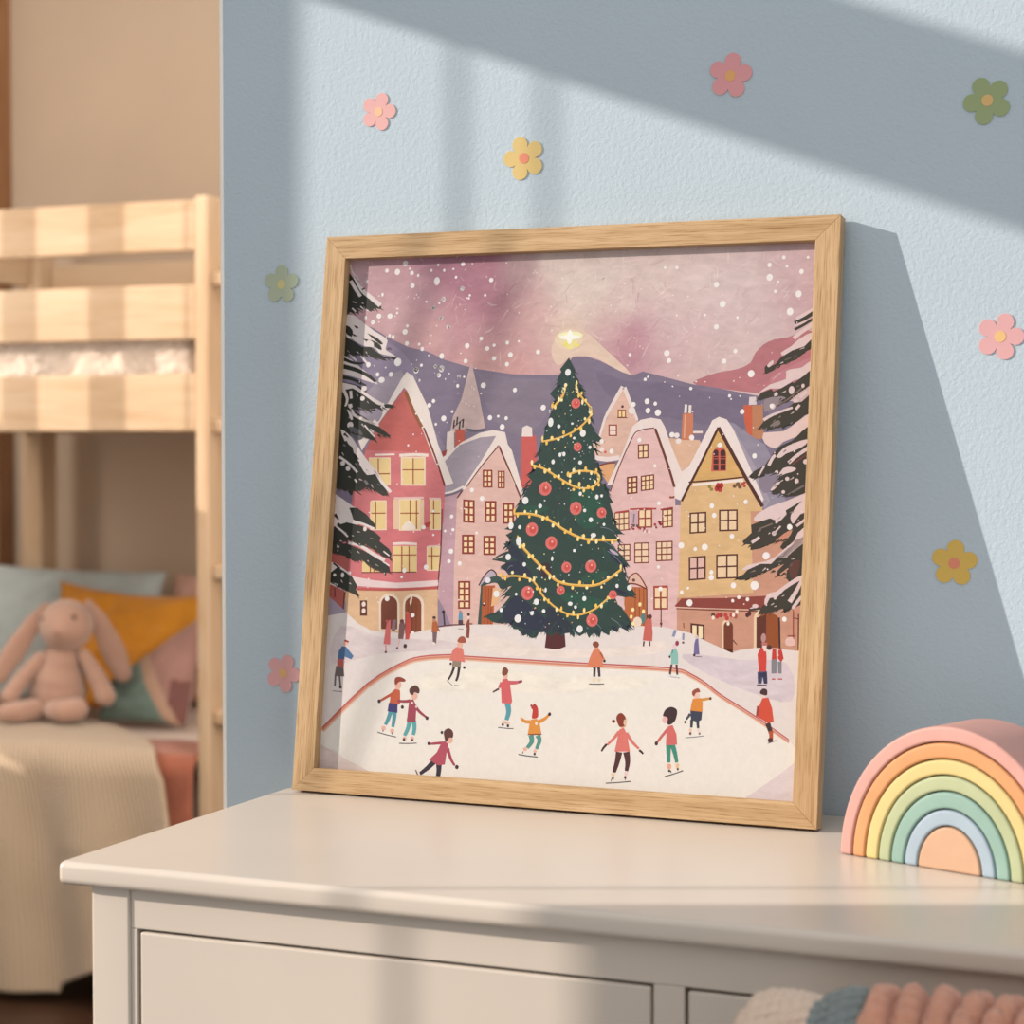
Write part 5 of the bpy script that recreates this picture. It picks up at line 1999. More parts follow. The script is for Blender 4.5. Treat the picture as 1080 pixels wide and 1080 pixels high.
299 31 0 2461 3429 26 -6 37 -8 42 -10 39 -14 37 -18 39 -22 40 -24 41 -24 44 -23 45 -25 46 -23 44 -17 42 -12 41 -6 39 -2 36 3 35 10 33 16 27 20 19 22 9 26 1 28 -10 28 -25 23 -40 13 -53 7 -55 4 -49 -1 -42 -8 -39 -15 -32 -15 -22 -10 12 -21 22 10 31 15 36 13 37 8 46 1 54 -3 49 -8 34 -10 15 -14 7 -19 -1 -22 -6 -18 -15 -17 -24 -17 -29 -15 -30 -8 -32 -3 -36 1 -39 7 -39 10 -42 17 -44 22 -45 25 -43 23 -41 23 -40 24 -39 23 -40 19 -42 15 -43 11 -38 8 -26 6
374 32 0 2462 3441 26 -6 37 -8 42 -10 41 -14 38 -19 39 -22 39 -24 42 -24 43 -23 45 -25 45 -23 44 -17 41 -11 40 -6 38 -2 35 3 34 10 31 15 27 19 17 21 8 23 1 26 -9 25 -22 20 -38 12 -51 8 -55 3 -48 -1 -41 -8 -38 -14 -31 -15 -22 -10 4 -8 22 10 31 15 37 14 39 8 47 1 54 -3 51 -8 35 -11 19 -17 7 -22 0 -24 -8 -20 -16 -19 -25 -18 -30 -15 -32 -9 -33 -3 -37 2 -39 6 -41 11 -42 17 -45 22 -45 25 -43 23 -41 24 -40 24 -39 22 -39 19 -41 14 -43 11 -37 8 -26 6
299 33 0 2299 2924 33 2 47 3 52 1 50 -3 46 -7 48 -11 48 -14 48 -18 48 -24 49 -29 50 -31 49 -28 51 -23 50 -22 50 -18 46 -14 41 -7 36 -3 36 0 41 0 55 -1 62 0 58 0 40 0 -1 26 -40 0 -57 0 -63 1 -54 1 -42 0 -35 0 -33 2 -38 7 -44 13 -47 18 -50 21 -49 23 -48 26 -49 31 -50 30 -50 25 -51 19 -50 15 -50 11 -49 7 -52 4 -54 -2 -48 -2 -32 -2
374 34 0 2298 2938 33 2 47 3 53 1 50 -3 48 -8 48 -10 49 -14 49 -18 48 -25 50 -30 49 -31 49 -27 50 -23 50 -21 49 -19 46 -13 40 -8 35 -2 36 0 41 0 54 -1 63 0 58 0 40 0 -1 9 -40 0 -57 0 -63 0 -54 1 -42 1 -35 -1 -34 3 -39 7 -45 13 -48 18 -50 21 -49 23 -49 27 -49 31 -50 30 -49 25 -50 18 -50 15 -49 11 -48 7 -52 3 -53 -1 -47 -3 -33 -1
299 33 0 2352 2652 21 -21 29 -31 35 -35 38 -36 43 -38 46 -41 48 -40 46 -37 39 -35 37 -33 40 -31 47 -24 55 -16 59 -10 61 -5 59 -2 57 -1 57 1 58 8 58 17 61 33 63 44 56 44 38 30 -18 20 -38 -30 -55 -43 -62 -43 -57 -31 -53 -16 -54 -6 -55 -2 -56 1 -58 2 -59 5 -56 10 -50 15 -42 21 -37 28 -36 33 -40 35 -46 37 -47 41 -47 40 -41 38 -38 35 -35 35 -29 30 -21 22
374 34 0 2359 2663 20 -21 30 -31 35 -35 38 -36 42 -37 46 -41 48 -41 45 -37 40 -34 37 -33 39 -30 45 -24 53 -15 59 -10 60 -5 59 -2 56 -1 57 1 56 7 57 17 60 32 62 44 56 44 38 29 -6 8 -39 -30 -55 -43 -62 -44 -59 -32 -54 -16 -55 -7 -56 -1 -56 1 -58 2 -60 5 -57 10 -52 15 -43 23 -38 28 -37 33 -40 35 -45 37 -48 41 -46 40 -42 38 -38 36 -35 35 -29 30 -21 21
299 35 0 2191 2289 39 2 57 4 62 2 53 -2 43 -6 39 -8 35 -13 34 -20 29 -31 28 -40 29 -43 37 -42 45 -38 52 -38 53 -34 50 -27 46 -17 44 -11 43 -4 45 2 47 9 48 15 47 21 46 24 46 33 47 40 41 38 28 26 -15 14 -28 -26 -40 -38 -46 -39 -45 -32 -43 -23 -46 -20 -46 -15 -44 -8 -42 -2 -40 4 -41 10 -43 17 -48 25 -52 33 -50 38 -44 37 -35 39 -29 43 -28 41 -33 34 -38 22 -39 14 -41 9 -45 6 -55 3 -62 -3 -58 -3 -39 -2
374 36 0 2190 2299 39 3 57 3 62 2 54 -2 44 -6 39 -8 37 -14 35 -20 31 -32 27 -40 29 -44 36 -40 45 -38 52 -38 52 -34 50 -26 45 -17 42 -11 43 -4 44 2 46 9 47 15 47 20 45 24 46 33 46 40 41 38 28 26 -5 4 -28 -26 -41 -37 -46 -40 -45 -32 -44 -24 -47 -20 -46 -15 -45 -8 -43 -2 -41 4 -42 10 -44 17 -49 26 -52 33 -51 38 -45 37 -35 40 -29 43 -27 41 -32 33 -37 21 -38 14 -40 9 -44 6 -55 2 -62 -2 -57 -4 -40 -2
15 3 0 203 5546 56 -66 81 -103 113 -96 117 -102 85 -62 -20 -22 -45 12 -49 -13 -7 -25 -68 27 -31 44 25 -69 -90 42 20 -57 -65 30 19 -43 -65 30 -60 -56
316 4 0 246 5404 16 -22 22 -32 24 -32 25 -32 26 -33 18 -23 33 20 -19 23 -25 32 -25 32 -23 31 -22 32 -16 21
316 4 0 294 5448 22 -40 32 -57 37 -52 40 -38 41 -29 39 -27 42 -33 43 -32 29 -23 33 35 -30 23 -43 32 -44 33 -40 28 -38 26 -34 30 -33 46 -31 55 -22 40
316 4 0 242 5586 4 -20 8 -31 19 -38 38 -51 49 -57 34 -40 15 10 -35 40 -48 56 -37 49 -17 35 -7 29 -4 20
316 4 0 395 5129 50 -51 12 9 -51 51
316 4 0 294 5110 67 -52 10 11 -67 51
316 4 0 459 5106 34 -32 11 9 -34 32
15 5 0 408 5305 38 16 -7 13 -39 -16
316 4 0 249 5045 42 1 54 -18 47 -32 52 -41 64 -44 67 -44 71 -39 59 -34 30 -21 11 -22 -10 -42 -7 -42 27 -25 38 -19 42 -24 22 -16 -36 2 -58 11 -58 12 -52 18 -26 29 -25 28 -53 10 -57 6 -41 12 -40 18 -51 31 -47 27 -33 -6 -23 8 -13 80 -6 91 -2 54
15 5 0 203 4847 79 -59 101 -52 63 -43 110 -2 66 -51 97 -58 109 -16 31 11 4 -22 -143 10 17 -28 -127 40 -96 34 19 -40 -98 51 -77 -20 -155 3
15 5 0 336 4929 15 -3 25 -11 16 -9 -1 -7 -10 -6 -11 0 -14 10 -15 16
15 5 0 318 4844 48 -22 74 -37 65 -12 62 -12 55 -23 42 -28 20 -34 -1 -23 -33 12 -47 25 -47 23 -50 21 -57 5 -54 11 -53 52
15 5 0 499 4840 54 -21 75 -38 43 -32 23 -25 -7 -10 -24 3 -28 16 -37 28 -62 46
316 6 0 519 4769 35 -12 30 -24 3 -26 -16 -16 -42 9 -38 20 5 29
316 6 0 313 4802 29 9 49 -4 55 -23 43 -28 6 -27 -19 -16 -45 9 -51 22 -45 30
120 6 0 730 4652 77 6 -17 21 -32 8
15 7 0 221 4875 3 36 25 20 40 -21 35 -38 5 -43 -16 -27 -49 28
316 16 0 203 4619 126 -59 133 -101 164 -115 35 -56 -192 58 -266 74
15 17 0 209 4557 44 -16 63 -22 62 -15 57 1 51 10 35 8 -3 12 -36 -4 -51 -4 -50 3 -55 19 -58 26 -42 20
15 17 0 218 4466 48 -9 65 -15 62 -17 51 -18 49 -21 42 -21 37 -22 31 -22 22 -16 21 23 -21 17 -31 25 -38 26 -45 24 -50 25 -54 22 -65 20 -66 17 -47 12
15 17 0 203 4357 36 -5 58 -8 57 -12 59 -22 60 -27 42 -19 12 22 -41 22 -60 30 -61 26 -62 16 -60 11 -40 8
15 17 0 414 4611 84 -86 12 9 -84 86
316 18 0 427 4594 85 -86 18 14 -84 86
316 18 0 288 4611 100 -72 11 13 -100 72
15 17 0 203 4284 49 -11 73 -16 64 -17 50 -19 44 -22 31 -15 23 42 -31 15 -47 23 -55 21 -69 18 -74 16 -52 11
316 18 0 203 4324 193 -45 212 -128 144 -72 -109 1 -241 101 -189 1
15 19 0 210 4225 156 27 163 -87 162 -99 107 13 71 -14 -21 -31 -109 6 17 -24 -109 11 -76 -24 -129 50 19 -42 -128 29 -107 -42
316 20 0 374 4255 38 -22 54 -32 54 -32 51 -33 52 -34 46 -26 38 -11 29 1 18 1 -4 25 -17 -1 -24 -1 -30 8 -41 24 -51 34 -52 34 -55 32 -54 32 -38 22
316 20 0 239 4230 18 -25 23 -36 15 -31 0 -29 -7 -29 -6 -22 22 -7 8 21 12 32 2 37 -14 39 -22 40 -16 27
316 20 0 329 4222 13 -84 32 2 -14 85
195 21 0 585 4024 76 11 80 -18 -7 -61 -32 -58 -22 -8 -25 22 -48 58
15 22 0 216 4027 100 41 131 -85 130 -71 145 -84 130 -87 -22 -18 -119 42 -113 56 69 -91 15 -42 -60 7 -80 35 -113 56 -192 -70
316 23 0 323 4079 9 -28 14 -40 23 -37 30 -25 36 -18 42 -17 60 -20 69 -20 48 -13 6 18 -48 16 -67 22 -58 22 -38 18 -29 17 -20 19 -15 30 -10 36 -6 27
316 23 0 317 4020 52 -110 24 6 -25 116
316 23 0 527 3851 23 -23 32 -33 29 -29 21 -19 17 -14 12 -9 12 12 -12 9 -17 14 -20 19 -28 27 -32 33 -23 24
316 23 0 476 3933 18 -11 29 -16 35 -17 49 -18 56 -18 39 -13 6 18 -39 13 -55 19 -48 17 -34 16 -27 15 -18 11
89 24 0 347 3843 64 -7 80 -36 33 -44 4 -40 -39 -21 -54 7 -59 72
15 25 0 213 3843 142 -113 167 -168 101 -111 103 -139 118 -152 18 -48 -61 -5 -96 52 -111 40 -60 -42 19 -49 -97 48 -28 -49 -51 62 -142 13
316 26 0 254 3815 56 -27 76 -58 54 -62 48 -64 42 -49 43 -49 59 -62 58 -63 46 -60 22 -37 -22 23 -43 32 -45 -10 -47 -4 -43 40 -42 57 -47 65 -39 61 -10 38 -11 32 -47 31 -52 39 -42 73
316 26 0 675 3374 21 -33 31 -47 35 -47 41 -43 44 -41 31 -28 25 23 -31 28 -43 39 -40 41 -33 43 -30 47 -21 32
316 26 0 251 3509 36 -22 50 -31 45 -30 36 -30 32 -31 22 -21 20 16 -22 22 -33 31 -38 32 -46 32 -51 31 -35 22
15 27 0 429 3562 20 -17 30 -31 17 -22 -9 -3 -21 6 -18 11 -12 20 -8 25
15 27 0 319 3685 23 -34 32 -47 33 -46 32 -42 31 -41 22 -29 13 8 -22 28 -32 41 -31 42 -32 46 -33 47 -22 33
141 26 0 562 3260 42 -42 22 18 -41 42
316 26 0 447 3276 29 -34 17 11 -29 34
261 27 0 439 3184 112 -41 157 -26 -57 -84 -188 25
15 28 0 432 3175 115 -65 5 5 -106 78
15 25 0 357 3192 60 -79 6 2 -45 87
316 29 0 203 3142 141 -82 163 -96 66 -55 -54 -126 -316 -5
15 30 0 448 2908 -36 69 94 1 113 -68 124 -116 -21 -32 -95 37 -111 33 -48 20
15 30 0 223 2765 169 58 189 -39 143 -53 81 -60 -12 -42 112 -74 37 -51 -11 -58 -82 32 -128 73 -142 39 -143 46 -61 -22 -137 -59
15 30 0 235 2597 172 3 191 -65 175 -79 152 -93 17 -68 -51 12 2 -41 -65 53 -78 26 -145 86 -76 -22 -114 66 -174 25
316 31 0 482 2819 28 -6 40 -8 41 -11 45 -16 48 -18 33 -12 10 22 -33 13 -48 18 -47 16 -43 12 -41 9 -28 6
316 31 0 428 2593 33 -5 48 -7 48 -14 49 -24 55 -33 53 -30 55 -27 52 -24 36 -17 20 37 -37 15 -52 23 -54 25 -52 29 -56 32 -55 25 -55 15 -50 6 -35 4
316 31 0 263 2771 22 -14 31 -20 29 -20 25 -19 24 -21 16 -14 15 14 -17 14 -24 21 -26 20 -30 21 -31 20 -22 14
316 31 0 343 2899 69 -83 22 15 -68 82
259 32 0 622 2586 129 -80 7 9 -129 80
15 30 0 229 2894 61 -49 12 9 -42 62
15 32 0 276 2795 81 -40 14 24 -81 41
316 31 0 848 2409 72 -39 9 14 -72 39
316 31 0 841 2521 72 -47 9 11 -72 47
15 32 0 472 2455 78 -46 4 6 -69 56
211 32 0 226 2499 158 -24 65 -40 1 -125 -212 8
316 33 0 233 2402 56 -15 73 -38 70 -41 44 -39 -21 -23 -55 -7 -84 17 -76 35 -22 62
15 34 0 226 2276 89 72 81 -40 97 -53 68 -95 -12 -41 54 -75 -66 19 -80 32 -112 45 -114 53
15 34 0 259 2381 82 -54 12 16 -82 53
316 35 0 236 2166 88 -25 9 26 -88 25
301 3 0 5180 4870 166 86 -17 30 -167 -86
26 4 0 5159 4829 22 7 31 11 34 14 38 21 39 24 27 17 -22 33 -27 -18 -38 -25 -35 -20 -31 -15 -29 -11 -21 -8
301 5 0 5170 4813 174 61 -6 14 -174 -60
26 6 0 5162 4767 17 7 25 12 30 15 39 23 44 27 32 19 -15 22 -31 -19 -44 -27 -39 -22 -29 -15 -24 -11 -17 -7
301 7 0 5167 4676 18 16 26 23 30 23 39 27 44 28 31 20 -23 33 -31 -20 -44 -29 -40 -27 -32 -25 -27 -23 -19 -16
26 8 0 5249 4682 102 63 -9 13 -102 -62
301 9 0 5027 4551 44 29 59 34 36 34 40 35 75 45 66 24 19 -37 -16 -54 -62 -39 -78 -36 -70 -37 -59 -25 -41 5
26 10 0 4872 4410 18 24 18 -24 71 31 50 64 116 70 116 36 88 89 4 -90 -89 -63 -76 -64 -103 -37 -91 -31 -51 -44 -52 -26 -14 13
301 11 0 4900 4436 24 26 27 19 10 -11 -2 -22 -21 -23 -23 -15 -14 8
301 11 0 5145 4575 42 32 47 31 -3 -14 -22 -25 -39 -18
105 11 0 5072 4474 65 25 -4 9 -65 -24
236 12 0 4932 4306 39 30 64 33 88 45 92 43 82 37 60 12 23 -45 -19 -58 -92 -26 -102 -22 -42 -39 -33 -38 -68 -27 -62 -10 -30 26
280 13 0 4962 4290 76 63 -5 6 -76 -63
301 14 0 4820 4152 41 38 74 51 86 26 70 24 3 40 -6 38 34 16 44 8 36 3 42 9 61 45 53 31 15 -42 -11 -61 -45 -43 -56 -33 -44 -12 -47 -13 -63 -39 -65 -37 -53 -1 -52 2 -72 -31
26 15 0 4809 4100 37 58 104 38 21 -26 97 44 90 50 14 -13 101 76 88 76 6 -154 -114 -76 -89 -50 -114 -90 -52 -12 101 89 -106 21 -79 -19 -91 -28
184 16 0 4888 4099 46 22 59 3 66 0 40 -14 -38 -42 -63 -47 -58 -39 -46 -12 -16 60
122 17 0 5042 4026 38 27 53 38 49 37 41 34 36 33 25 23 -13 13 -25 -22 -36 -33 -40 -33 -48 -37 -53 -38 -38 -27
301 18 0 5254 4098 63 64 -23 22 -63 -64
26 19 0 4829 3802 69 90 77 51 129 51 76 64 78 12 112 102 9 -205 -103 -38 -61 -77 -51 -38 10 64 -88 -77 -28 26 -77 -25 -65 -24 11 49
301 20 0 4894 3879 18 13 29 19 39 21 64 25 75 27 53 19 -7 20 -55 -18 -76 -26 -65 -24 -43 -20 -31 -18 -20 -12
301 20 0 5212 3985 38 45 -21 17 -37 -45
145 21 0 4953 3840 35 30 41 22 24 -14 4 -25 -35 -23 -42 -16 -23 8
312 22 0 4890 3768 89 7 108 6 65 39 62 50 90 65 75 37 18 -50 -13 -78 -74 -62 -90 -53 -70 -29 -59 -22 -39 -39 -37 -25 -57 15 -51 36 -27 54
26 23 0 4763 3342 51 52 103 52 74 116 76 77 115 52 88 89 113 90 14 -663 -153 -53 -104 -14 -54 38 -78 -14 -15 39 76 77 10 77 -106 25 -103 -58 -79 -7
158 24 0 4857 3304 48 49 68 29 54 -3 39 -22 4 -36 -14 -41 -27 -34 -36 -30 -39 -32 -38 -8 -42 57
301 24 0 4971 3440 10 22 13 30 12 23 9 11 7 7 6 4 -20 25 -7 -6 -10 -9 -12 -15 -13 -26 -14 -31 -10 -22
301 24 0 5032 3537 22 36 40 41 47 28 55 23 72 26 57 13 8 -20 -19 -32 -39 -26 -50 -25 -54 -20 -49 -19 -29 -22 -22 -16 -27 -1
301 24 0 5164 3461 21 19 29 27 37 30 51 35 58 39 37 28 -15 27 -42 -27 -58 -39 -52 -37 -39 -31 -30 -28 -21 -19
301 25 0 5053 3338 15 39 34 44 39 13 39 1 34 -7 19 -12 -19 -17 -32 -16 -24 -6 -28 -7 -44 -22
301 25 0 5005 3194 75 90 -23 18 -75 -90
301 25 0 4858 3325 61 110 -16 9 -62 -110
101 25 0 5197 3453 127 90 -11 14 -127 -89
125 24 0 5144 3145 178 104 -9 16 -178 -104
301 25 0 4835 2906 -4 27 28 37 56 40 72 39 69 25 86 28 144 62 111 43 0 -40 0 -62 -41 -39 -81 -39 -90 -49 -88 -42 -68 -20 -62 -8 -76 -7
26 26 0 4725 2705 89 85 -10 77 71 27 117 40 67 -25 87 104 126 78 125 65 0 -330 -85 -52 -89 -53 -87 -90 -34 24 55 90 -128 -53 -129 -54 -92 -17 4 54 -72 5
251 27 0 5029 2679 37 47 63 57 55 33 35 7 -17 -46 -44 -57 -74 -33
301 27 0 5045 2909 0 45 10 45 30 22 34 4 27 -18 8 -32 -44 -50 -50 -41 -14 1
301 27 0 5202 2912 -9 25 6 38 42 65 57 64 63 42 36 10 0 -57 0 -70 -39 -28 -68 -24 -37 -50 -24 -40 -17 3
301 28 0 5037 2776 69 78 -12 10 -69 -78
301 27 0 4827 2683 77 52 -18 24 -76 -53
301 27 0 5264 2852 101 77 -17 20 -100 -77
139 27 0 4894 2824 129 53 -5 12 -129 -53
301 28 0 5061 2540 39 40 62 51 42 32 33 33 13 49 22 53 77 68 48 36 0 -63 0 -88 -29 -57 -77 -47 -58 -44 -55 -35 -72 -25
301 28 0 4735 2423 6 21 45 31 88 21 94 21 56 24 47 30 46 42 54 49 88 64 76 41 19 -33 -15 -56 -47 -46 -66 -45 -70 -42 -83 -38 -105 -31 -102 -25 -82 -21
26 29 0 4666 2341 84 44 38 45 129 61 105 2 50 52 103 15 50 52 113 91 15 -353 -142 -30 -34 38 4 76 -101 -73 10 70 62 65 -128 -54 -129 -60 -103 -47 -99 -3
87 30 0 5204 2498 51 37 51 3 0 -65 -20 -75 -32 -37 -31 -2 -20 64
260 30 0 5121 2389 76 59 -8 10 -76 -59
301 31 0 4973 2098 -2 46 24 56 40 16 50 12 46 36 55 43 88 61 76 32 26 -70 -19 -81 -92 -7 -102 1 -42 -42 -32 -49 -64 -39
26 32 0 4912 2007 48 91 27 -12 36 77 77 15 63 65 75 53 114 66 10 -239 -114 -54 -76 -47 -15 44 -90 -28 -77 -28
301 33 0 5240 2119 15 28 22 39 20 39 18 39 16 39 11 27 -29 12 -13 -26 -18 -37 -19 -36 -23 -37 -23 -37 -18 -26
301 33 0 5261 2060 85 116 -25 18 -86 -116
301 14 0 4833 2049 78 28 -5 12 -78 -28
26 34 0 4820 2033 117 17 -3 18 -117 -17
244 34 0 5261 2057 101 66 4 -101 -90 -3
26 5 0 609 5106 7 14 76 -44
26 5 0 566 5108 17 9 37 -67
26 5 0 533 5083 8 21 43 -29
26 5 0 490 5095 5 15 70 -34
26 5 0 458 5103 8 17 66 -40
26 5 0 409 5099 7 12 37 -30
26 5 0 369 5090 8 13 75 -51
26 5 0 338 5065 13 19 45 -42
26 5 0 300 5066 18 15 52 -65
26 5 0 242 5059 6 14 61 -33
26 6 0 813 4574 18 11 37 -60
26 6 0 795 4561 10 20 60 -39
26 6 0 751 4565 14 11 37 -47
26 6 0 707 4556 12 15 40 -38
26 6 0 676 4559 11 16 33 -32
26 17 0 639 4562 4 19 72 -28
26 17 0 589 4584 18 16 50 -64
26 17 0 568 4589 10 11 60 -55
26 17 0 544 4588 6 13 68 -39
26 19 0 495 4596 15 17 31 -38
26 19 0 438 4610 11 12 40 -37
26 19 0 401 4605 4 16 67 -29
26 19 0 354 4609 10 12 45 -39
26 19 0 351 4610 12 12 40 -42
26 19 0 287 4612 10 10 52 -51
26 19 0 236 4613 18 16 58 -67
26 19 0 203 4614 17 11 37 -58
26 23 0 832 4052 11 22 57 -40
26 23 0 792 4049 10 17 66 -46
26 23 0 728 4037 8 14 68 -44
26 23 0 706 4033 12 10 26 -39
26 23 0 674 4031 9 14 76 -49
26 24 0 624 4021 15 14 29 -39
26 24 0 594 4010 6 22 58 -29
26 24 0 560 4024 16 12 51 -68
26 24 0 539 4018 16 17 61 -63
26 24 0 484 4030 16 13 54 -68
26 24 0 460 4027 12 11 29 -36
26 24 0 413 4027 4 14 45 -20
26 24 0 360 4030 9 20 68 -39
26 24 0 320 4029 13 19 46 -41
26 24 0 306 4043 19 12 46 -75
26 24 0 267 4035 21 15 35 -58
26 26 0 804 3733 18 18 34 -44
26 27 0 754 3743 14 14 52 -53
26 27 0 710 3746 8 14 73 -47
26 27 0 686 3751 18 14 46 -62
26 27 0 654 3702 15 12 27 -43
26 27 0 644 3703 17 15 47 -60
26 27 0 578 3710 8 21 56 -32
26 27 0 557 3714 4 20 73 -26
26 27 0 496 3740 16 20 61 -56
26 27 0 452 3754 14 20 45 -39
26 27 0 447 3761 12 14 44 -41
26 27 0 380 3769 10 21 82 -48
26 27 0 340 3768 20 14 36 -58
26 27 0 290 3761 21 16 47 -68
26 27 0 289 3748 9 22 63 -38
26 27 0 825 3144 18 11 39 -64
26 27 0 769 3152 18 17 73 -76
26 27 0 741 3149 8 17 78 -44
26 27 0 717 3155 10 15 52 -42
26 28 0 688 3162 8 13 77 -49
26 28 0 673 3173 14 9 40 -63
26 28 0 628 3181 18 11 41 -64
26 28 0 594 3188 14 11 48 -63
26 28 0 578 3181 7 14 58 -33
26 29 0 525 3189 10 15 90 -61
26 29 0 514 3185 12 13 55 -55
26 30 0 462 3184 22 13 47 -82
26 30 0 437 3163 6 15 58 -32
26 30 0 418 3162 12 20 48 -38
26 30 0 362 3182 16 13 73 -84
26 30 0 326 3168 7 18 82 -38
26 30 0 324 3179 20 10 25 -56
26 30 0 272 3174 8 22 103 -48
26 30 0 232 3194 14 12 71 -74
26 32 0 907 2457 11 13 58 -50
26 32 0 909 2458 13 9 39 -60
26 32 0 829 2478 7 14 82 -43
26 32 0 805 2496 17 15 53 -61
26 32 0 790 2506 15 13 40 -52
26 33 0 749 2521 12 19 84 -57
26 33 0 718 2547 17 15 52 -64
26 33 0 687 2551 6 18 86 -34
26 33 0 636 2572 13 14 37 -40
26 33 0 616 2573 7 17 77 -39
26 33 0 565 2582 5 21 76 -29
26 33 0 520 2612 12 10 58 -61
26 33 0 515 2613 17 11 34 -57
26 33 0 470 2618 14 19 58 -47
26 33 0 414 2643 16 14 55 -62
26 33 0 392 2628 13 14 38 -39
26 33 0 369 2633 17 14 60 -76
26 33 0 324 2597 3 16 76 -24
26 33 0 290 2597 8 14 93 -55
26 33 0 281 2582 11 20 56 -41
26 33 0 244 2564 5 23 84 -30
26 31 0 905 2306 8 15 65 -41
26 31 0 856 2316 10 16 43 -34
26 31 0 815 2320 8 22 90 -40
26 31 0 777 2341 12 13 65 -59
26 31 0 737 2344 14 20 75 -55
26 31 0 717 2356 15 16 68 -67
26 31 0 692 2377 20 11 32 -62
26 31 0 658 2401 13 9 51 -72
26 32 0 619 2418 21 16 61 -84
26 32 0 584 2434 13 16 62 -56
26 32 0 560 2429 14 16 47 -45
26 33 0 524 2424 16 13 37 -48
26 34 0 476 2422 7 21 97 -41
26 34 0 479 2439 14 9 38 -59
26 34 0 424 2447 12 21 82 -52
26 34 0 404 2460 14 16 39 -42
26 34 0 384 2476 14 12 64 -70
26 34 0 342 2475 4 18 91 -32
26 34 0 295 2485 3 15 93 -30
26 34 0 290 2492 11 12 45 -39
26 34 0 235 2499 12 19 69 -48
26 35 0 541 2072 20 13 42 -69
26 35 0 544 2062 17 16 23 -36
26 35 0 505 2079 9 13 63 -45
26 35 0 470 2087 13 19 47 -39
26 35 0 423 2103 8 18 74 -38
26 35 0 402 2119 13 11 31 -41
26 35 0 371 2131 13 10 31 -43
26 36 0 329 2137 5 14 44 -20
26 36 0 322 2138 5 16 68 -27
26 36 0 300 2162 15 8 22 -43
26 36 0 259 2170 7 17 67 -33
26 36 0 226 2188 12 18 42 -35
301 5 0 301 5182 47 -16 2 4 -46 20
301 5 0 411 5162 27 -5 2 4 -24 14
186 6 0 272 4658 28 -25 4 3 -26 27
255 6 0 383 4638 34 -13 3 3 -30 22
255 18 0 492 4640 21 -22 4 3 -16 24
301 21 0 289 4179 31 -24 3 3 -28 26
255 21 0 413 4193 23 -33 4 2 -19 35
301 21 0 545 4107 19 -20 3 3 -16 21
255 24 0 337 3939 27 -19 3 3 -24 21
255 26 0 495 3866 33 -33 4 2 -24 39
186 27 0 628 3797 37 -29 3 3 -34 32
186 28 0 295 3641 30 -12 2 4 -27 18
186 28 0 447 3445 32 -21 3 2 -25 28
301 27 0 381 3305 27 -7 2 3 -25 13
186 27 0 580 3376 27 -7 2 3 -26 13
255 29 0 648 3224 32 -35 4 2 -25 40
301 27 0 508 3276 42 -9 1 4 -39 18
301 27 0 284 3559 27 -28 4 3 -24 30
186 27 0 729 3224 33 -12 2 4 -31 17
301 31 0 522 2724 38 -7 1 4 -37 11
255 31 0 462 2680 25 -4 2 4 -24 10
186 31 0 682 2658 50 -10 1 4 -50 13
186 34 0 746 2576 22 -17 4 3 -19 21
186 32 0 364 2720 40 -17 3 4 -37 23
301 31 0 325 2622 31 -5 1 4 -29 11
301 32 0 534 2516 33 -18 2 3 -29 23
301 33 0 662 2422 19 -13 3 3 -12 18
186 33 0 439 2530 24 -31 4 2 -21 33
186 32 0 759 2380 42 -14 2 3 -37 24
301 35 0 299 2527 14 -18 4 2 -11 19
301 35 0 366 2208 21 -26 4 2 -15 29
301 35 0 464 2182 26 -10 2 4 -24 13
26 15 0 4890 4363 5 -11 -43 -9
26 15 0 4933 4388 10 -14 -51 -24
26 15 0 4967 4405 15 -14 -38 -23
26 15 0 5020 4420 5 -13 -62 -14
26 15 0 5023 4429 11 -8 -30 -30
26 15 0 5092 4457 6 -17 -48 -4
26 15 0 5117 4468 5 -12 -38 -6
26 15 0 5137 4486 9 -9 -51 -45
26 15 0 5177 4499 7 -11 -44 -16
26 15 0 5207 4517 9 -11 -50 -28
26 15 0 5230 4535 9 -9 -45 -35
26 15 0 5262 4554 7 -12 -48 -16
26 15 0 5271 4558 5 -12 -36 -4
26 10 0 5315 4598 11 -14 -41 -20
26 19 0 4845 4103 5 -12 -69 -18
26 19 0 4876 4117 12 -16 -52 -23
26 19 0 4915 4124 8 -10 -44 -26
26 19 0 4948 4130 6 -13 -59 -17
26 19 0 4973 4135 6 -13 -42 -9
26 19 0 5020 4134 4 -14 -63 -7
26 19 0 5048 4110 11 -10 -34 -27
26 19 0 5078 4100 9 -15 -65 -28
26 19 0 5113 4074 4 -13 -70 -11
26 19 0 5132 4089 5 -19 -41 2
26 19 0 5147 4103 8 -14 -48 -14
26 19 0 5160 4119 11 -16 -41 -15
26 19 0 5204 4157 13 -14 -52 -36
26 19 0 5211 4156 8 -18 -43 -7
26 19 0 5237 4178 10 -11 -46 -29
26 19 0 5264 4197 9 -15 -41 -13
26 19 0 5291 4212 5 -19 -54 -2
26 19 0 5328 4244 9 -15 -50 -17
26 23 0 4862 3815 4 -13 -59 -8
26 23 0 4892 3827 10 -10 -37 -27
26 23 0 4912 3834 13 -10 -37 -35
26 23 0 4954 3835 10 -19 -42 -7
26 23 0 4981 3837 9 -15 -61 -23
26 23 0 5011 3838 11 -16 -56 -25
26 23 0 5047 3834 9 -19 -42 -5
26 23 0 5090 3842 11 -16 -45 -14
26 23 0 5125 3847 4 -18 -46 1
26 23 0 5147 3854 6 -15 -68 -14
26 23 0 5159 3859 7 -18 -51 -7
26 23 0 5184 3877 16 -14 -47 -38
26 23 0 5212 3898 16 -14 -47 -39
26 23 0 5244 3917 11 -9 -43 -38
26 23 0 5269 3937 13 -12 -37 -27
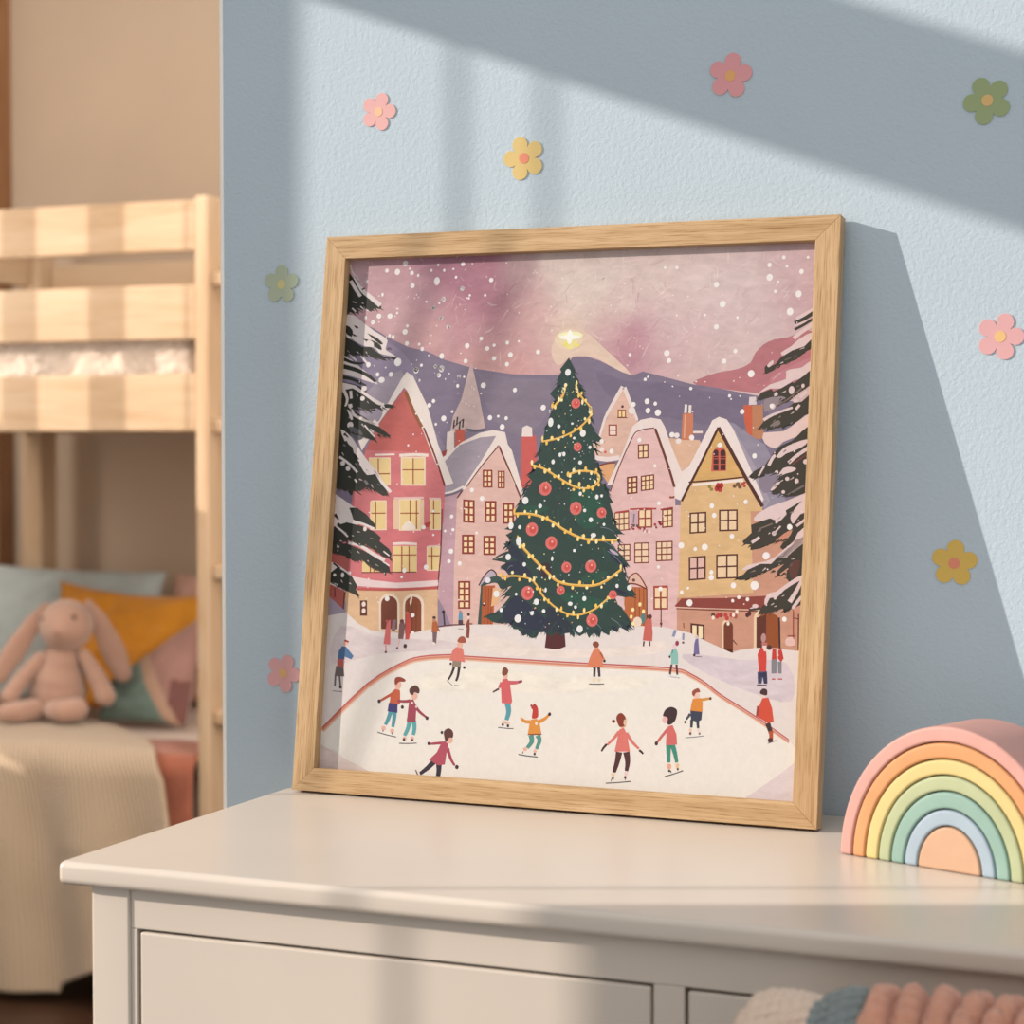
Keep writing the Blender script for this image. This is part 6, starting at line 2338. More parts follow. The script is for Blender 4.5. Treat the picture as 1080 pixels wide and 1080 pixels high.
26 23 0 4800 3345 3 -13 -67 -7
26 26 0 4839 3355 16 -14 -59 -48
26 26 0 4855 3350 11 -14 -59 -34
26 26 0 4915 3362 9 -16 -74 -30
26 26 0 4920 3360 6 -15 -70 -16
26 26 0 4972 3384 7 -14 -54 -17
26 26 0 5003 3385 4 -15 -83 -6
26 26 0 5032 3384 8 -17 -79 -25
26 26 0 5089 3370 8 -13 -75 -33
26 26 0 5077 3350 12 -12 -46 -32
26 26 0 5074 3329 8 -20 -52 -6
26 26 0 5074 3306 5 -12 -78 -21
26 26 0 5046 3269 10 -13 -45 -20
26 26 0 5030 3221 8 -13 -54 -20
26 26 0 5034 3219 6 -18 -67 -11
26 26 0 5020 3189 6 -16 -45 -6
26 26 0 5060 3179 3 -13 -52 -2
26 26 0 5093 3183 11 -10 -56 -47
26 26 0 5140 3169 7 -17 -53 -11
26 26 0 5155 3172 12 -17 -46 -17
26 28 0 5195 3187 12 -17 -60 -25
26 28 0 5219 3188 4 -18 -55 -2
26 28 0 5265 3206 7 -17 -55 -11
26 28 0 5299 3217 7 -17 -68 -14
26 29 0 4761 2696 11 -15 -55 -25
26 29 0 4804 2676 14 -16 -41 -19
26 29 0 4829 2669 13 -12 -36 -25
26 29 0 4877 2663 6 -19 -60 -5
26 29 0 4934 2672 11 -16 -42 -17
26 29 0 4943 2669 4 -13 -42 -5
26 29 0 4982 2687 4 -21 -54 1
26 29 0 5036 2711 6 -20 -53 -4
26 29 0 5069 2719 6 -13 -73 -20
26 29 0 5087 2733 14 -15 -62 -40
26 29 0 5118 2736 10 -17 -51 -18
26 29 0 5151 2747 12 -14 -53 -31
26 29 0 5170 2749 10 -14 -68 -34
26 29 0 5153 2712 12 -8 -40 -39
26 29 0 5146 2669 10 -15 -45 -15
26 29 0 5163 2669 9 -15 -44 -14
26 29 0 5192 2695 9 -14 -59 -27
26 29 0 5201 2704 9 -12 -43 -21
26 29 0 5232 2738 12 -9 -54 -52
26 29 0 4699 2353 8 -17 -60 -16
26 29 0 4755 2349 5 -18 -65 -5
26 29 0 4787 2346 7 -13 -38 -10
26 29 0 4811 2354 8 -15 -57 -22
26 29 0 4869 2383 9 -11 -61 -39
26 29 0 4880 2379 3 -19 -66 1
26 29 0 4926 2400 3 -15 -52 -1
26 32 0 4968 2421 4 -12 -53 -9
26 32 0 4977 2436 12 -15 -60 -36
26 32 0 5023 2451 7 -14 -58 -20
26 32 0 5050 2438 8 -14 -44 -12
26 32 0 5063 2431 6 -13 -56 -17
26 32 0 5098 2401 12 -15 -57 -31
26 32 0 5112 2394 5 -12 -38 -7
26 32 0 5152 2416 12 -12 -53 -40
26 32 0 5167 2413 6 -12 -65 -21
26 32 0 5189 2414 9 -12 -40 -17
26 32 0 5206 2377 4 -13 -62 -10
26 34 0 4952 2033 12 -15 -58 -30
26 34 0 4975 2032 10 -15 -56 -24
26 34 0 5015 2038 10 -9 -54 -41
26 34 0 5054 2054 13 -9 -48 -55
26 34 0 5072 2051 10 -8 -33 -27
26 34 0 5108 2059 9 -14 -49 -19
26 32 0 5178 2058 8 -12 -68 -31
26 32 0 5195 2059 5 -11 -54 -16
26 32 0 5224 2076 6 -13 -51 -15
26 34 0 5231 2094 17 -10 -43 -55
269 16 0 5054 4466 -30 -20 2 -3 35 10
124 16 0 5183 4525 -26 -34 3 -2 30 30
269 12 0 5260 4602 -45 -17 1 -4 47 13
124 20 0 4987 4167 -20 -27 3 -2 25 21
269 20 0 5093 4180 -41 -24 1 -4 46 17
124 18 0 5223 4231 -27 -13 2 -4 29 5
183 23 0 5050 3935 -18 -23 2 -3 25 17
269 23 0 5180 3973 -28 -22 3 -3 32 15
124 24 0 4998 3898 -25 -28 2 -3 33 19
301 24 0 5195 3668 -31 -16 2 -4 32 14
124 25 0 5115 3605 -22 -31 3 -3 30 25
269 26 0 5252 3541 -24 -15 1 -3 27 11
124 25 0 5172 3504 -26 -34 3 -3 34 26
301 27 0 5105 3310 -38 -22 2 -3 40 18
269 24 0 5208 3337 -37 -26 2 -3 40 20
124 25 0 5263 3287 -26 -11 1 -4 28 5
183 28 0 4902 2824 -29 -17 2 -4 33 8
269 27 0 4993 2799 -13 -18 2 -3 21 10
124 28 0 5094 2951 -29 -26 2 -3 31 24
183 28 0 5222 3008 -40 -16 1 -4 43 6
183 29 0 5047 2850 -20 -9 2 -4 21 4
301 27 0 5277 2928 -15 -20 3 -3 17 18
183 30 0 4865 2431 -47 -22 1 -3 50 15
269 33 0 4966 2459 -30 -35 2 -3 38 28
124 30 0 5123 2526 -43 -14 1 -4 45 8
124 31 0 5225 2502 -19 -29 3 -2 25 24
269 33 0 5060 2119 -26 -23 2 -3 32 15
301 33 0 5164 2196 -27 -11 2 -4 27 8
301 34 0 5089 2094 -21 -12 1 -4 24 7
269 30 0 5252 2554 -34 -11 1 -4 36 6
217 31 0 1055 1077 -16 -10 -23 -14 -25 -16 -30 -19 -33 -21 -23 -15 13 -18 25 13 34 19 31 17 27 14 24 12 17 8
51 31 0 1015 877 -5 -23 -8 -31 -8 -28 -8 -23 -10 -20 -7 -15 33 -14 9 14 13 20 12 25 11 30 11 31 7 22
51 31 0 1060 874 1 -22 0 -29 0 -30 -1 -29 -3 -31 -2 -21 36 -4 4 21 6 31 4 31 3 30 2 31 1 21
234 32 0 1028 1060 50 46 54 -14 11 -135 -24 -14 -99 8
31 33 0 1012 958 102 -9 3 -90 -115 10
317 33 0 1084 1124 46 -5 -6 -24 -46 6
169 32 0 1063 1170 -1 16 2 18 6 14 14 8 19 4 20 0 22 -5 24 -10 16 -9 5 -9 -3 -8 -8 -6 -17 -2 -23 1 -21 -2 -14 -12 -11 -15 -10 -9 -9 4 -7 10
25 32 0 959 677 -1 -20 10 -1 2 21
25 32 0 1064 656 -2 -20 11 -1 2 21
76 33 0 898 644 29 -6 40 -8 41 -8 40 -6 41 -6 28 -4 2 11 -28 4 -41 5 -40 7 -40 7 -41 9 -28 5
191 33 0 1255 1008 -19 -5 -26 -5 -27 -3 -26 -1 -28 1 -20 0 -1 -24 19 -3 29 -2 29 -1 30 2 28 4 20 2
191 31 0 1300 928 15 -15 21 -21 25 -21 29 -19 31 -18 22 -11 13 18 -20 13 -29 19 -25 19 -21 20 -18 22 -13 16
79 31 0 1238 792 -3 -22 -4 -30 -6 -28 -9 -27 -12 -28 -8 -20 37 -13 10 19 14 28 13 30 9 31 7 31 5 21
79 31 0 1283 786 5 -21 7 -29 4 -26 -1 -23 -3 -24 -3 -17 39 -7 5 17 6 26 3 29 -2 31 -4 31 -3 22
197 34 0 1244 990 44 22 42 -72 0 -165 -102 -2
75 36 0 1252 1057 -9 15 -6 20 2 19 16 18 24 17 22 8 20 -6 20 -15 12 -17 4 -17 -2 -18 -8 -12 -14 1 -19 7 -16 3 -6 -8 -2 -11 -5 -9 -10 -2 -13 1
76 27 0 1155 543 27 1 38 1 38 2 37 3 38 4 26 3 -1 10 -26 -2 -38 -4 -37 -3 -38 -2 -38 -1 -26 -1
205 27 0 1686 601 -22 -3 -33 -4 -33 -4 -36 -6 -35 -6 -25 -5 3 -21 26 2 36 4 34 4 33 2 33 2 22 0
205 27 0 1686 525 13 -28 17 -40 19 -36 19 -28 20 -23 14 -15 19 12 -11 17 -17 23 -15 27 -15 35 -14 40 -10 29
17 27 0 1542 408 -16 -20 -23 -27 -24 -27 -28 -25 -30 -26 -21 -18 23 -25 24 15 34 23 33 24 30 26 28 25 19 18
17 27 0 1587 377 3 -20 4 -29 3 -28 -1 -33 -2 -35 -1 -25 44 -3 5 25 5 35 4 35 1 33 0 30 0 20
214 29 0 1636 587 78 -2 -13 -94 -14 -128 -74 -11 -107 50 84 82
86 31 0 1662 649 -5 19 -2 18 3 16 13 15 19 12 18 5 18 -5 19 -12 12 -16 6 -20 0 -23 -5 -17 -9 -3 -14 3 -14 -2 -11 -17 -12 -22 -11 -10 -10 12 -9 24
358 28 0 1412 258 -32 32 -16 -13 32 -31
25 29 0 1356 287 29 -52 10 5 -28 52
95 31 0 361 1207 0 -110 21 0 1 110
95 31 0 408 1208 20 -116 21 3 -20 116
109 32 0 372 1310 86 -3 20 -102 -118 -1
235 33 0 383 1387 73 -4 6 -89 -78 10
44 34 0 428 1519 47 -2 41 -42 55 -53 -25 -35 -79 24 -6 -28 -74 4 6 83
190 27 0 448 1575 1 6 10 5 11 3 12 -3 14 -7 9 -6 2 -5 -4 -6 -8 -3 -15 4 -20 6
128 31 0 352 1044 109 -2 0 9 -109 1
21 31 0 1715 1359 -6 -20 -8 -28 -9 -26 -10 -21 -12 -20 -9 -14 18 -9 10 13 13 20 13 22 11 27 10 29 7 20
21 31 0 1771 1366 -1 -26 -2 -36 -3 -31 -6 -22 -6 -18 -4 -13 22 -8 6 13 8 19 7 25 5 32 4 37 3 26
182 32 0 1709 1436 97 -10 -3 -67 -97 2
277 33 0 1731 1557 51 16 39 -32 30 -133 -52 11 -126 2 24 95
198 35 0 1750 1619 2 15 11 19 13 14 17 6 19 1 16 -5 11 -15 7 -22 0 -16 -10 -7 -16 -2 -18 0 -20 1 -20 4
142 32 0 1653 1216 70 -51 5 5 -70 51
142 31 0 1740 1172 59 -4 1 6 -60 4
78 31 0 2309 1021 8 -23 11 -32 6 -29 -2 -29 -7 -31 -4 -22 41 -10 9 22 11 33 6 37 -3 38 -7 36 -5 25
248 31 0 2338 1204 24 3 34 3 30 4 21 6 15 7 9 6 -10 21 -10 -1 -14 -3 -16 -2 -28 0 -33 0 -24 1
173 32 0 2459 1223 39 19 -14 24 -39 -19
248 31 0 2252 1233 -22 -58 23 -11 38 51
68 32 0 2236 1171 -65 -41 10 -13 67 37
270 32 0 2277 1261 50 8 32 -54 35 -171 -9 -27 -106 2 -20 178
144 34 0 2265 1310 -1 16 2 21 5 16 7 11 10 7 11 1 12 -6 13 -11 8 -12 2 -14 -3 -14 -6 -12 -11 -10 -13 -6 -12 -3 -10 1 -8 6
107 31 0 2254 767 22 -1 32 -2 32 -1 31 -1 31 1 22 0 0 11 -22 -1 -31 0 -31 0 -31 1 -32 2 -22 2
287 31 0 2604 864 -16 -1 -20 -1 -16 1 -14 6 -16 10 -12 7 -18 -21 11 -9 16 -13 21 -11 24 -5 24 -1 15 -2
287 31 0 2699 831 18 11 27 15 24 16 18 17 14 18 8 11 -20 15 -10 -10 -14 -14 -16 -12 -23 -12 -27 -12 -19 -8
304 32 0 2515 879 -15 12 -13 -14 15 -12
65 31 0 2590 707 7 -17 7 -20 2 -16 -8 -18 -17 -22 -13 -17 29 -21 15 15 22 24 18 28 2 32 -5 28 -3 18
65 31 0 2665 703 10 -10 10 -13 6 -13 -5 -25 -11 -33 -8 -24 32 -11 11 23 16 35 10 34 -4 30 -12 22 -7 14
298 32 0 2609 871 64 10 34 -57 24 -98 -149 -8 9 86
155 33 0 2583 712 149 12 -1 13 -150 -12
232 33 0 2618 884 -2 22 4 32 2 26 -7 12 -9 6 -4 7 8 13 13 13 13 8 12 0 11 -7 10 -11 6 -14 5 -18 3 -19 2 -22 0 -21 -6 -17 -18 -10 -25 -5
73 27 0 2537 550 -6 -21 10 -3 5 22
90 34 0 2490 510 27 -3 39 -4 40 -3 39 -2 39 -1 27 -1 1 12 -28 1 -38 1 -39 2 -39 3 -39 4 -28 3
35 31 0 3246 1426 4 -98 25 1 2 97
35 31 0 3288 1426 17 -97 25 4 -12 97
279 32 0 3247 1609 42 8 52 -70 6 -117 -114 -7 -53 6 30 100
279 32 0 3303 1567 45 -70 19 11 -45 69
154 34 0 3227 1654 2 8 7 9 8 5 11 3 13 0 11 -4 9 -8 7 -12 2 -12 -4 -11 -8 -10 -10 -6 -12 1 -13 5 -11 6 -7 8 -4 9
76 31 0 3210 1249 21 0 30 1 30 0 30 2 29 3 21 2 -1 10 -21 -2 -29 -2 -30 -2 -29 -1 -30 0 -21 0
278 31 0 3537 812 -12 -18 -17 -25 -19 -25 -22 -26 -24 -25 -17 -19 18 -15 18 17 26 25 24 25 22 25 19 25 14 17
278 31 0 3613 784 18 -23 26 -33 26 -30 28 -25 28 -21 19 -14 16 18 -18 15 -26 22 -24 24 -24 29 -23 33 -16 24
41 32 0 3417 680 -8 -11 -12 -16 -11 -15 -8 -15 -6 -12 -3 -9 15 -7 5 8 7 12 8 11 12 14 13 15 10 10
41 32 0 3762 625 7 -4 10 -6 8 -6 7 -5 6 -7 5 -4 14 12 -3 5 -6 7 -8 8 -9 7 -10 7 -7 5
58 27 0 3528 607 -1 -25 -2 -36 -4 -36 -7 -37 -9 -40 -6 -28 37 -8 11 26 14 39 12 39 10 38 7 36 6 24
58 29 0 3604 600 9 -24 10 -34 7 -31 2 -31 -2 -33 0 -23 35 -4 6 23 7 34 4 37 -2 38 -6 37 -3 26
281 32 0 3551 822 47 22 38 -63 39 -167 -161 -10 21 120
149 34 0 3519 917 -3 17 2 15 5 13 11 12 14 9 15 3 15 -5 16 -13 12 -14 9 -18 6 -21 2 -18 -5 -16 -9 -15 -11 -10 -15 -6 -18 -2 -16 6 -12 17 -11 24
106 30 0 3490 335 -2 -26 8 0 2 26
71 29 0 3633 357 3 -26 8 1 -3 26
94 31 0 3439 285 34 3 49 6 48 6 49 7 48 7 34 6 -2 11 -33 -5 -49 -8 -48 -7 -49 -6 -48 -5 -35 -4
249 31 0 4042 865 -17 -22 -24 -31 -22 -29 -15 -22 -13 -19 -8 -13 20 -13 9 13 14 18 16 21 22 27 25 30 18 22
34 31 0 4042 702 3 -23 3 -33 4 -33 4 -32 5 -30 4 -21 32 4 0 21 -2 31 0 30 0 32 0 34 1 23
34 31 0 4084 697 10 -22 13 -32 13 -31 10 -29 9 -29 7 -21 31 8 -3 21 -6 31 -7 32 -9 33 -11 33 -7 24
264 32 0 4053 881 47 16 44 -87 12 -101 -114 -10 -1 105
32 33 0 3997 981 2 16 8 23 11 20 17 14 22 13 21 5 22 -3 22 -9 15 -14 5 -21 -1 -26 -5 -24 -5 -19 -8 -18 -11 -15 -15 -13 -17 -10 -14 -5 -10 2 -7 6 -4 10 1 14 3 17 0 14 -7 8 -10 6 -10 4 -11 0 -9 0
50 27 0 4098 456 4 -25 11 2 -4 25
88 29 0 4045 388 24 8 35 12 34 12 35 14 34 14 24 9 -5 11 -24 -10 -34 -14 -34 -13 -34 -12 -34 -12 -24 -8
267 31 0 4380 1139 91 23 -5 22 -93 -16
40 31 0 4263 1022 -33 -62 16 -9 42 56
27 32 0 4278 958 3 -76 24 0 5 76
27 31 0 4336 959 14 -81 24 3 -6 82
28 33 0 4274 1046 121 -6 -3 -77 -39 -27 -68 22
286 34 0 4295 1162 80 11 22 -44 1 -89 -124 6 8 64
188 36 0 4287 1200 -3 11 0 14 5 13 16 13 21 11 18 5 12 -9 8 -16 2 -13 -10 -4 -16 0 -14 -4 -8 -11 -5 -13 -5 -9 -8 0 -8 5
143 33 0 4236 778 26 2 36 5 36 4 36 6 35 7 25 4 -1 9 -25 -5 -36 -6 -36 -6 -35 -5 -36 -4 -26 -3
74 31 0 4051 1485 -13 -103 22 -2 12 103
74 31 0 4101 1485 15 -108 21 2 -15 109
187 31 0 4029 1364 122 -10 1 7 -122 9
161 32 0 4053 1580 40 8 25 -95 -60 -9
160 33 0 4055 1627 46 14 20 -44 8 -102 -75 -3 6 77
160 33 0 4061 1624 -27 -59 15 -6 27 59
159 26 0 4072 1825 -22 -65 29 -8 21 65
159 25 0 4158 1792 0 -64 22 0 -1 64
111 26 0 4298 1752 23 5 21 -164 -59 -2 1 103
123 28 0 4300 1569 67 -1 0 7 -67 1
257 31 0 4951 1682 52 14 13 -100 2 -158 -70 4 -24 175
233 26 0 5069 1674 39 1 8 -94 -49 -14
233 26 0 5128 1670 32 7 25 -87 -26 -38 -33 36
147 31 0 5064 1573 54 8 4 -138 -52 -2
147 31 0 5127 1556 39 2 5 -113 -34 -1
61 32 0 4939 1439 86 16 10 -113 -35 -1 -16 62 -6 -63 -37 -2
223 31 0 5076 1382 35 1 0 13 -35 -2
223 31 0 5135 1385 45 2 -1 12 -45 -2
61 32 0 4931 1451 94 9 10 -118 -36 -2 -14 75 -12 -76 -32 -1
47 31 0 4931 1318 100 0 0 13 -100 0
33 31 0 5030 957 43 -96 38 14 -33 100
218 32 0 5070 892 7 -87 36 2 -1 87
72 34 0 5064 770 84 35 -3 7 -84 -35
262 32 0 4992 1202 59 8 41 -104 21 -124 -59 -16 -107 57 14 102
167 33 0 4940 1125 -6 -101 21 -1 6 101
42 34 0 4963 1251 3 14 10 16 12 11 15 3 17 -3 12 -8 6 -15 0 -20 -3 -15 -10 -5 -13 0 -14 3 -14 4 -13 6
263 26 0 939 1801 37 15 13 -259 -80 3 14 144
272 31 0 930 1554 8 -68 14 1 -8 68
156 26 0 999 1817 43 1 -2 -116 -48 -2
134 26 0 1078 1778 44 29 29 -40 -17 -148 -58 2
241 27 0 1150 1876 42 15 26 -121 -16 -151 -45 -1
290 27 0 1091 1616 -17 -82 10 -2 17 82
212 26 0 1456 1812 49 8 27 -80 -19 -41 -61 4
119 27 0 1463 1704 54 2 -5 -115 -37 -2
193 27 0 1502 1763 38 -53 12 7 -37 53
77 25 0 1748 1912 38 13 10 -76 -47 -12
48 26 0 1747 1837 49 7 8 -48 -52 -2
152 36 0 1851 1840 20 12 11 -96 -2 -97 -33 4 -1 102 -11 21
152 36 0 1873 1797 36 1 -1 13 -36 -1
126 25 0 1746 1747 65 -3 0 7 -65 3
243 26 0 3785 1925 46 1 21 -137 -1 -86 -100 4 11 130
67 26 0 3757 1700 -3 -49 17 -1 3 49
67 26 0 3816 1701 2 -48 17 1 -3 48
82 25 0 3920 2050 10 -207 11 1 -11 206"""
def print_material(name, amt, sc_, stretch):
    t = NT(name); at = t.n('ShaderNodeAttribute', attribute_name='ink'); v = t.coord((1, 1, stretch), (0, .5, 0))
    f = t.noise(v, sc_, 5, .65, .5)
    c = t.mix(1.0, at.outputs['Color'], t.ramp(f, [(.28, (1-amt, 1-amt, 1-amt, 1)), (.72, (1+amt*.6, 1+amt*.6, 1+amt*.6, 1))]), 'MULTIPLY')
    return t.out(c, .55, .25)
def build_print():
    G = (.64, .69, .755)                       # how much of the seen paper colour is ink, per channel
    ink = lambda r, g, b: (min(.9, lin(r)*G[0]), min(.9, lin(g)*G[1]), min(.9, lin(b)*G[2]), 1)
    num = [int(x) for x in INK_COLOURS.split()]
    cols = [ink(*num[i:i+3]) for i in range(0, len(num), 3)]
    bm = bmesh.new(); lay = bm.loops.layers.float_color.new('ink')
    n = 64; a = b_-.004; s1 = w_-b_+.004; t1 = h_-b_+.004
    def sky(s, t):
        ws = 0; acc = [0, 0, 0]
        for x, y, *c in SKY_COLOURS:
            k = 1/((s-x)**2+(t-y)**2+2e-4)**1.6; ws += k
            for i in range(3): acc[i] += k*c[i]
        wob = noise.noise(Vector((s*70, t*110, 0)))*5+noise.noise(Vector((s*200, t*60, 3)))*4
        return ink(*(max(0, min(255, x/ws+wob)) for x in acc))
    V = [[bm.verts.new((a+(s1-a)*i/n, REC, a+(t1-a)*j/n)) for j in range(n+1)] for i in range(n+1)]
    C_ = [[sky(V[i][j].co.x, V[i][j].co.z) for j in range(n+1)] for i in range(n+1)]
    for i in range(n):
        for j in range(n):
            f = bm.faces.new((V[i][j], V[i+1][j], V[i+1][j+1], V[i][j+1])); f.material_index = 1
            for lp, (p, q) in zip(f.loops, ((i, j), (i+1, j), (i+1, j+1), (i, j+1))): lp[lay] = C_[p][q]
    rn = random.Random(11)
    def ink_strip(pts, w, col, layer):
        L_ = []; N_ = len(pts)
        for k, (x, z) in enumerate(pts):
            a_, c_ = pts[max(k-1, 0)], pts[min(k+1, N_-1)]; dx, dz = c_[0]-a_[0], c_[1]-a_[1]; q = math.hypot(dx, dz)+1e-9
            ww = w*math.sin(PI*(k+.4)/(N_-.2)); L_.append(((x-dz/q*ww, z+dx/q*ww), (x+dz/q*ww, z-dx/q*ww)))
        for (p0, p1), (p2, p3) in zip(L_, L_[1:]):
            f = bm.faces.new([bm.verts.new((x, REC-layer*5e-6, z)) for x, z in (p0, p1, p3, p2)]); f.normal_update()
            if f.normal.y > 0: f.normal_flip()
            f.material_index = 1
            for lp in f.loops: lp[lay] = col
    for k in range(1150):                     # dry brush marks in the sky
        s, t = rn.uniform(a, s1), rn.uniform(.385, t1); ang = rn.choice((.5, .7, 1.3, 1.8, -.5, .9))+rn.uniform(-.35, .35)
        cream = math.exp(-((s-.33)/.14)**2-((t-.50)/.08)**2)
        if k > 650: s, t = rn.gauss(.32, .10), rn.gauss(.505, .045); cream = .8
        s = min(max(s, a), s1); t = min(max(t, a), t1)
        ln, wd_ = rn.uniform(.004, .018), rn.uniform(.0003, .0008)*(1+.3*cream)
        c_ = sky(s, t); q = rn.uniform(0, .45)*cream; to = ink(238, 222, 206) if rn.random() < .68 else ink(204, 160, 166)
        j_ = rn.uniform(-.07, .07); c_ = tuple(min(.9, (x*(1-q)+y*q)*(1+j_)) for x, y in zip(c_[:3], to))+(1,)
        ink_strip([(min(max(s+ln*e*math.cos(ang), a), s1), min(max(t+ln*e*math.sin(ang)+.0012*math.sin(e*5+k), a), t1)) for e in (0, .25, .5, .75, 1)], wd_, c_, .1+k*.0007)
    def ink_face(pts, colour, layer, brushed):
        f = bm.faces.new([bm.verts.new((x*1e-4, REC-layer*5e-6, z*1e-4)) for x, z in pts]); f.normal_update()
        if f.normal.y > 0: f.normal_flip()
        f.material_index = brushed
        for lp in f.loops: lp[lay] = cols[colour]
    for ln in INK_OUTLINES.split('\n'):
        c, L, br, x, z, *d = [int(q) for q in ln.split()]; pts = [(x, z)]
        for k in range(0, len(d), 2): x += d[k]; z += d[k+1]; pts.append((x, z))
        ink_face(pts, c, L, br)
    for ln in INK_DOTS.split('\n'):
        c, L, x, z, rx, rz, n = [int(q) for q in ln.split()]
        ink_face([(x+rx*math.cos(2*PI*k/n), z+rz*math.sin(2*PI*k/n)) for k in range(n)], c, L, 0)
    bmesh.ops.triangulate(bm, faces=[f for f in bm.faces if len(f.verts) > 4], ngon_method='EAR_CLIP')
    o = obj('print', bm, [print_material('printed paper', .05, 160, 1), print_material('printed brush strokes', .13, 55, 2.2)], PF)
    o['label'] = 'pastel winter print of skaters before a decorated Christmas tree and gabled houses'
build_print()
# ------------------------------------------------------------------ stacking rainbow
RC_ = Vector((.7065, -.2292, .0004)); RA = math.atan2(-.362, .932); RD = .072
NAMES = [('pink', 'outermost', (.50, .275, .245)), ('orange', 'second', (.52, .255, .115)), ('yellow', 'third', (.53, .43, .19)), ('sage green', 'fourth', (.34, .39, .24)), ('teal', 'fifth', (.21, .34, .30)), ('pale blue', 'innermost', (.285, .37, .45))]
RX = [.1116, .0984, .0849, .0713, .0585, .0448, .0312]; RZ_ = [.1241, .1100, .0957, .0819, .0683, .0530, .0384]
def arch_piece(nm, pos, c, ax, az, bx, bz):
    o_ = [(ax*math.cos(PI*k/48), az*math.sin(PI*k/48)) for k in range(49)]
    i_ = [(bx*math.cos(PI*k/48), bz*math.sin(PI*k/48)) for k in range(48, -1, -1)] if bx else []
    bm = bmesh.new()
    if bx:
        n = 49; vo = [[bm.verts.new((u, y, v)) for u, v in o_] for y in (0, RD)]; vi = [[bm.verts.new((u, y, v)) for u, v in i_[::-1]] for y in (0, RD)]
        for k in range(n-1):
            bm.faces.new((vo[0][k], vi[0][k], vi[0][k+1], vo[0][k+1])); bm.faces.new((vo[1][k], vo[1][k+1], vi[1][k+1], vi[1][k]))
            bm.faces.new((vo[0][k], vo[0][k+1], vo[1][k+1], vo[1][k])); bm.faces.new((vi[0][k], vi[1][k], vi[1][k+1], vi[0][k+1]))
        for k in (0, n-1): bm.faces.new((vo[0][k], vo[1][k], vi[1][k], vi[0][k]))
        bmesh.ops.recalc_face_normals(bm, faces=bm.faces)
    else: prism(bm, o_, lambda u, v, k: (u, RD*k, v))
    o = obj(nm, bm, paint('%s stained wood' % pos, c+(1,), .55, .05, 30, .08, 120, .0006), bevel=.0022, seg=3)
    o.location = RC_; o.rotation_euler = (0, 0, RA); return o
for k, (cn, pos, c) in enumerate(NAMES):
    g = .0006
    tag(arch_piece('rainbow_arch', cn, c, RX[k]-g, RZ_[k]-g, RX[k+1]+g, RZ_[k+1]+g), '%s wooden arch, %s of the nested rainbow toy on the dresser' % (cn, pos), 'toy', 'nested rainbow arches')
tag(arch_piece('rainbow_core', 'peach', (.47, .30, .20), RX[6]-.0006, RZ_[6]-.0006, 0, 0), 'solid peach half round block at the centre of the rainbow toy', 'toy', 'nested rainbow arches')
# ------------------------------------------------------------------ flower stickers
PK, PD, YE, GR = (.66, .38, .38, 1), (.66, .31, .34, 1), (.56, .43, .16, 1), (.28, .36, .19, 1)
def sticker(x, z, r, a0, cp, cc, label):
    o = thing('flower_sticker', label, 'wall sticker', (x, -.0001, z), group='flower stickers on the blue wall')
    pts = []
    for k in range(100):
        a = 2*PI*k/100; q = abs(math.cos(2.5*(a-math.radians(a0))))
        rr = r*(.50+.50*q**.55); pts.append((rr*math.cos(a), rr*math.sin(a)))
    bm = prism(bmesh.new(), pts, lambda u, v, k: (u, -.0009 if k == 0 else 0, v))
    obj('petals', bm, paint('sticker paper', cp, .6, .04), o)
    bm = bmesh.new(); prism(bm, [(r*.24*math.cos(PI*k/12), r*.24*math.sin(PI*k/12)) for k in range(24)], lambda u, v, k: (u, -.0012 if k == 0 else -.0008, v))
    obj('flower_centre', bm, paint('sticker centre', cc, .6, .04), o)
YC, OC, PC = (.66, .50, .20, 1), (.70, .38, .16, 1), (.66, .24, .16, 1)
PS = (.62, .35, .37, 1)
sticker(.0565, .7163, .0203, 0, PK, (.72, .47, .30, 1), 'pale pink flower sticker high on the wall above the frame\'s left half')
sticker(.2235, .6584, .0228, 180, (.60, .46, .19, 1), PC, 'yellow flower sticker with coral centre just above the picture frame')
sticker(.4441, .7281, .0225, 8, PD, OC, 'deep pink flower sticker in the shade high above the frame\'s right half')
sticker(.6957, .6879, .0228, 186, GR, (.62, .42, .18, 1), 'deep green flower sticker in the shade at the wall\'s upper right')
sticker(.7095, .4652, .0225, 0, PS, (.68, .45, .20, 1), 'pink flower sticker in sunlight right of the picture frame')
sticker(.6679, .2496, .0222, 85, (.60, .42, .10, 1), PC, 'mustard yellow flower sticker in the frame\'s shadow above the rainbow toy')
sticker(-.0616, .5368, .0212, 88, (.36, .43, .33, 1), (.52, .49, .24, 1), 'pale sage green flower sticker left of the picture frame')
sticker(-.0612, .1123, .0212, -5, PS, (.66, .40, .18, 1), 'pink flower sticker partly hidden behind the frame\'s lower left side')
# ------------------------------------------------------------------ bunk bed
BB = thing('bunk_bed', 'honey pine bunk bed with wide guard boards and a ladder', 'bed', (-1.9, 2.45, FL))
def bp(name, a, m='pine_x', bevel=.005):
    bm = B(*a); bmesh.ops.translate(bm, verts=bm.verts, vec=(1.9, -2.45, -FL)); return obj(name, bm, M[m], BB, bevel=bevel, seg=3)
for x0, x1 in ((-2.47, -2.40), (-1.385, -1.352)):
    for y0, y1 in ((2.0, 2.085), (2.84, 2.92)): bp('post', (x0, x1, y0, y1, FL, .914), 'pine_z', .006)
for z0, z1 in ((.791, .906), (.594, .717)): bp('guard_board', (-2.40, -1.386, 2.002, 2.024, z0, z1))
bp('side_rail', (-2.40, -1.386, 2.002, 2.026, .388, .518))
for z0, z1 in ((.783, .862), (.60, .68)): bp('guard_board', (-2.40, -1.386, 2.895, 2.917, z0, z1))
bp('side_rail', (-2.40, -1.386, 2.895, 2.917, .388, .50))
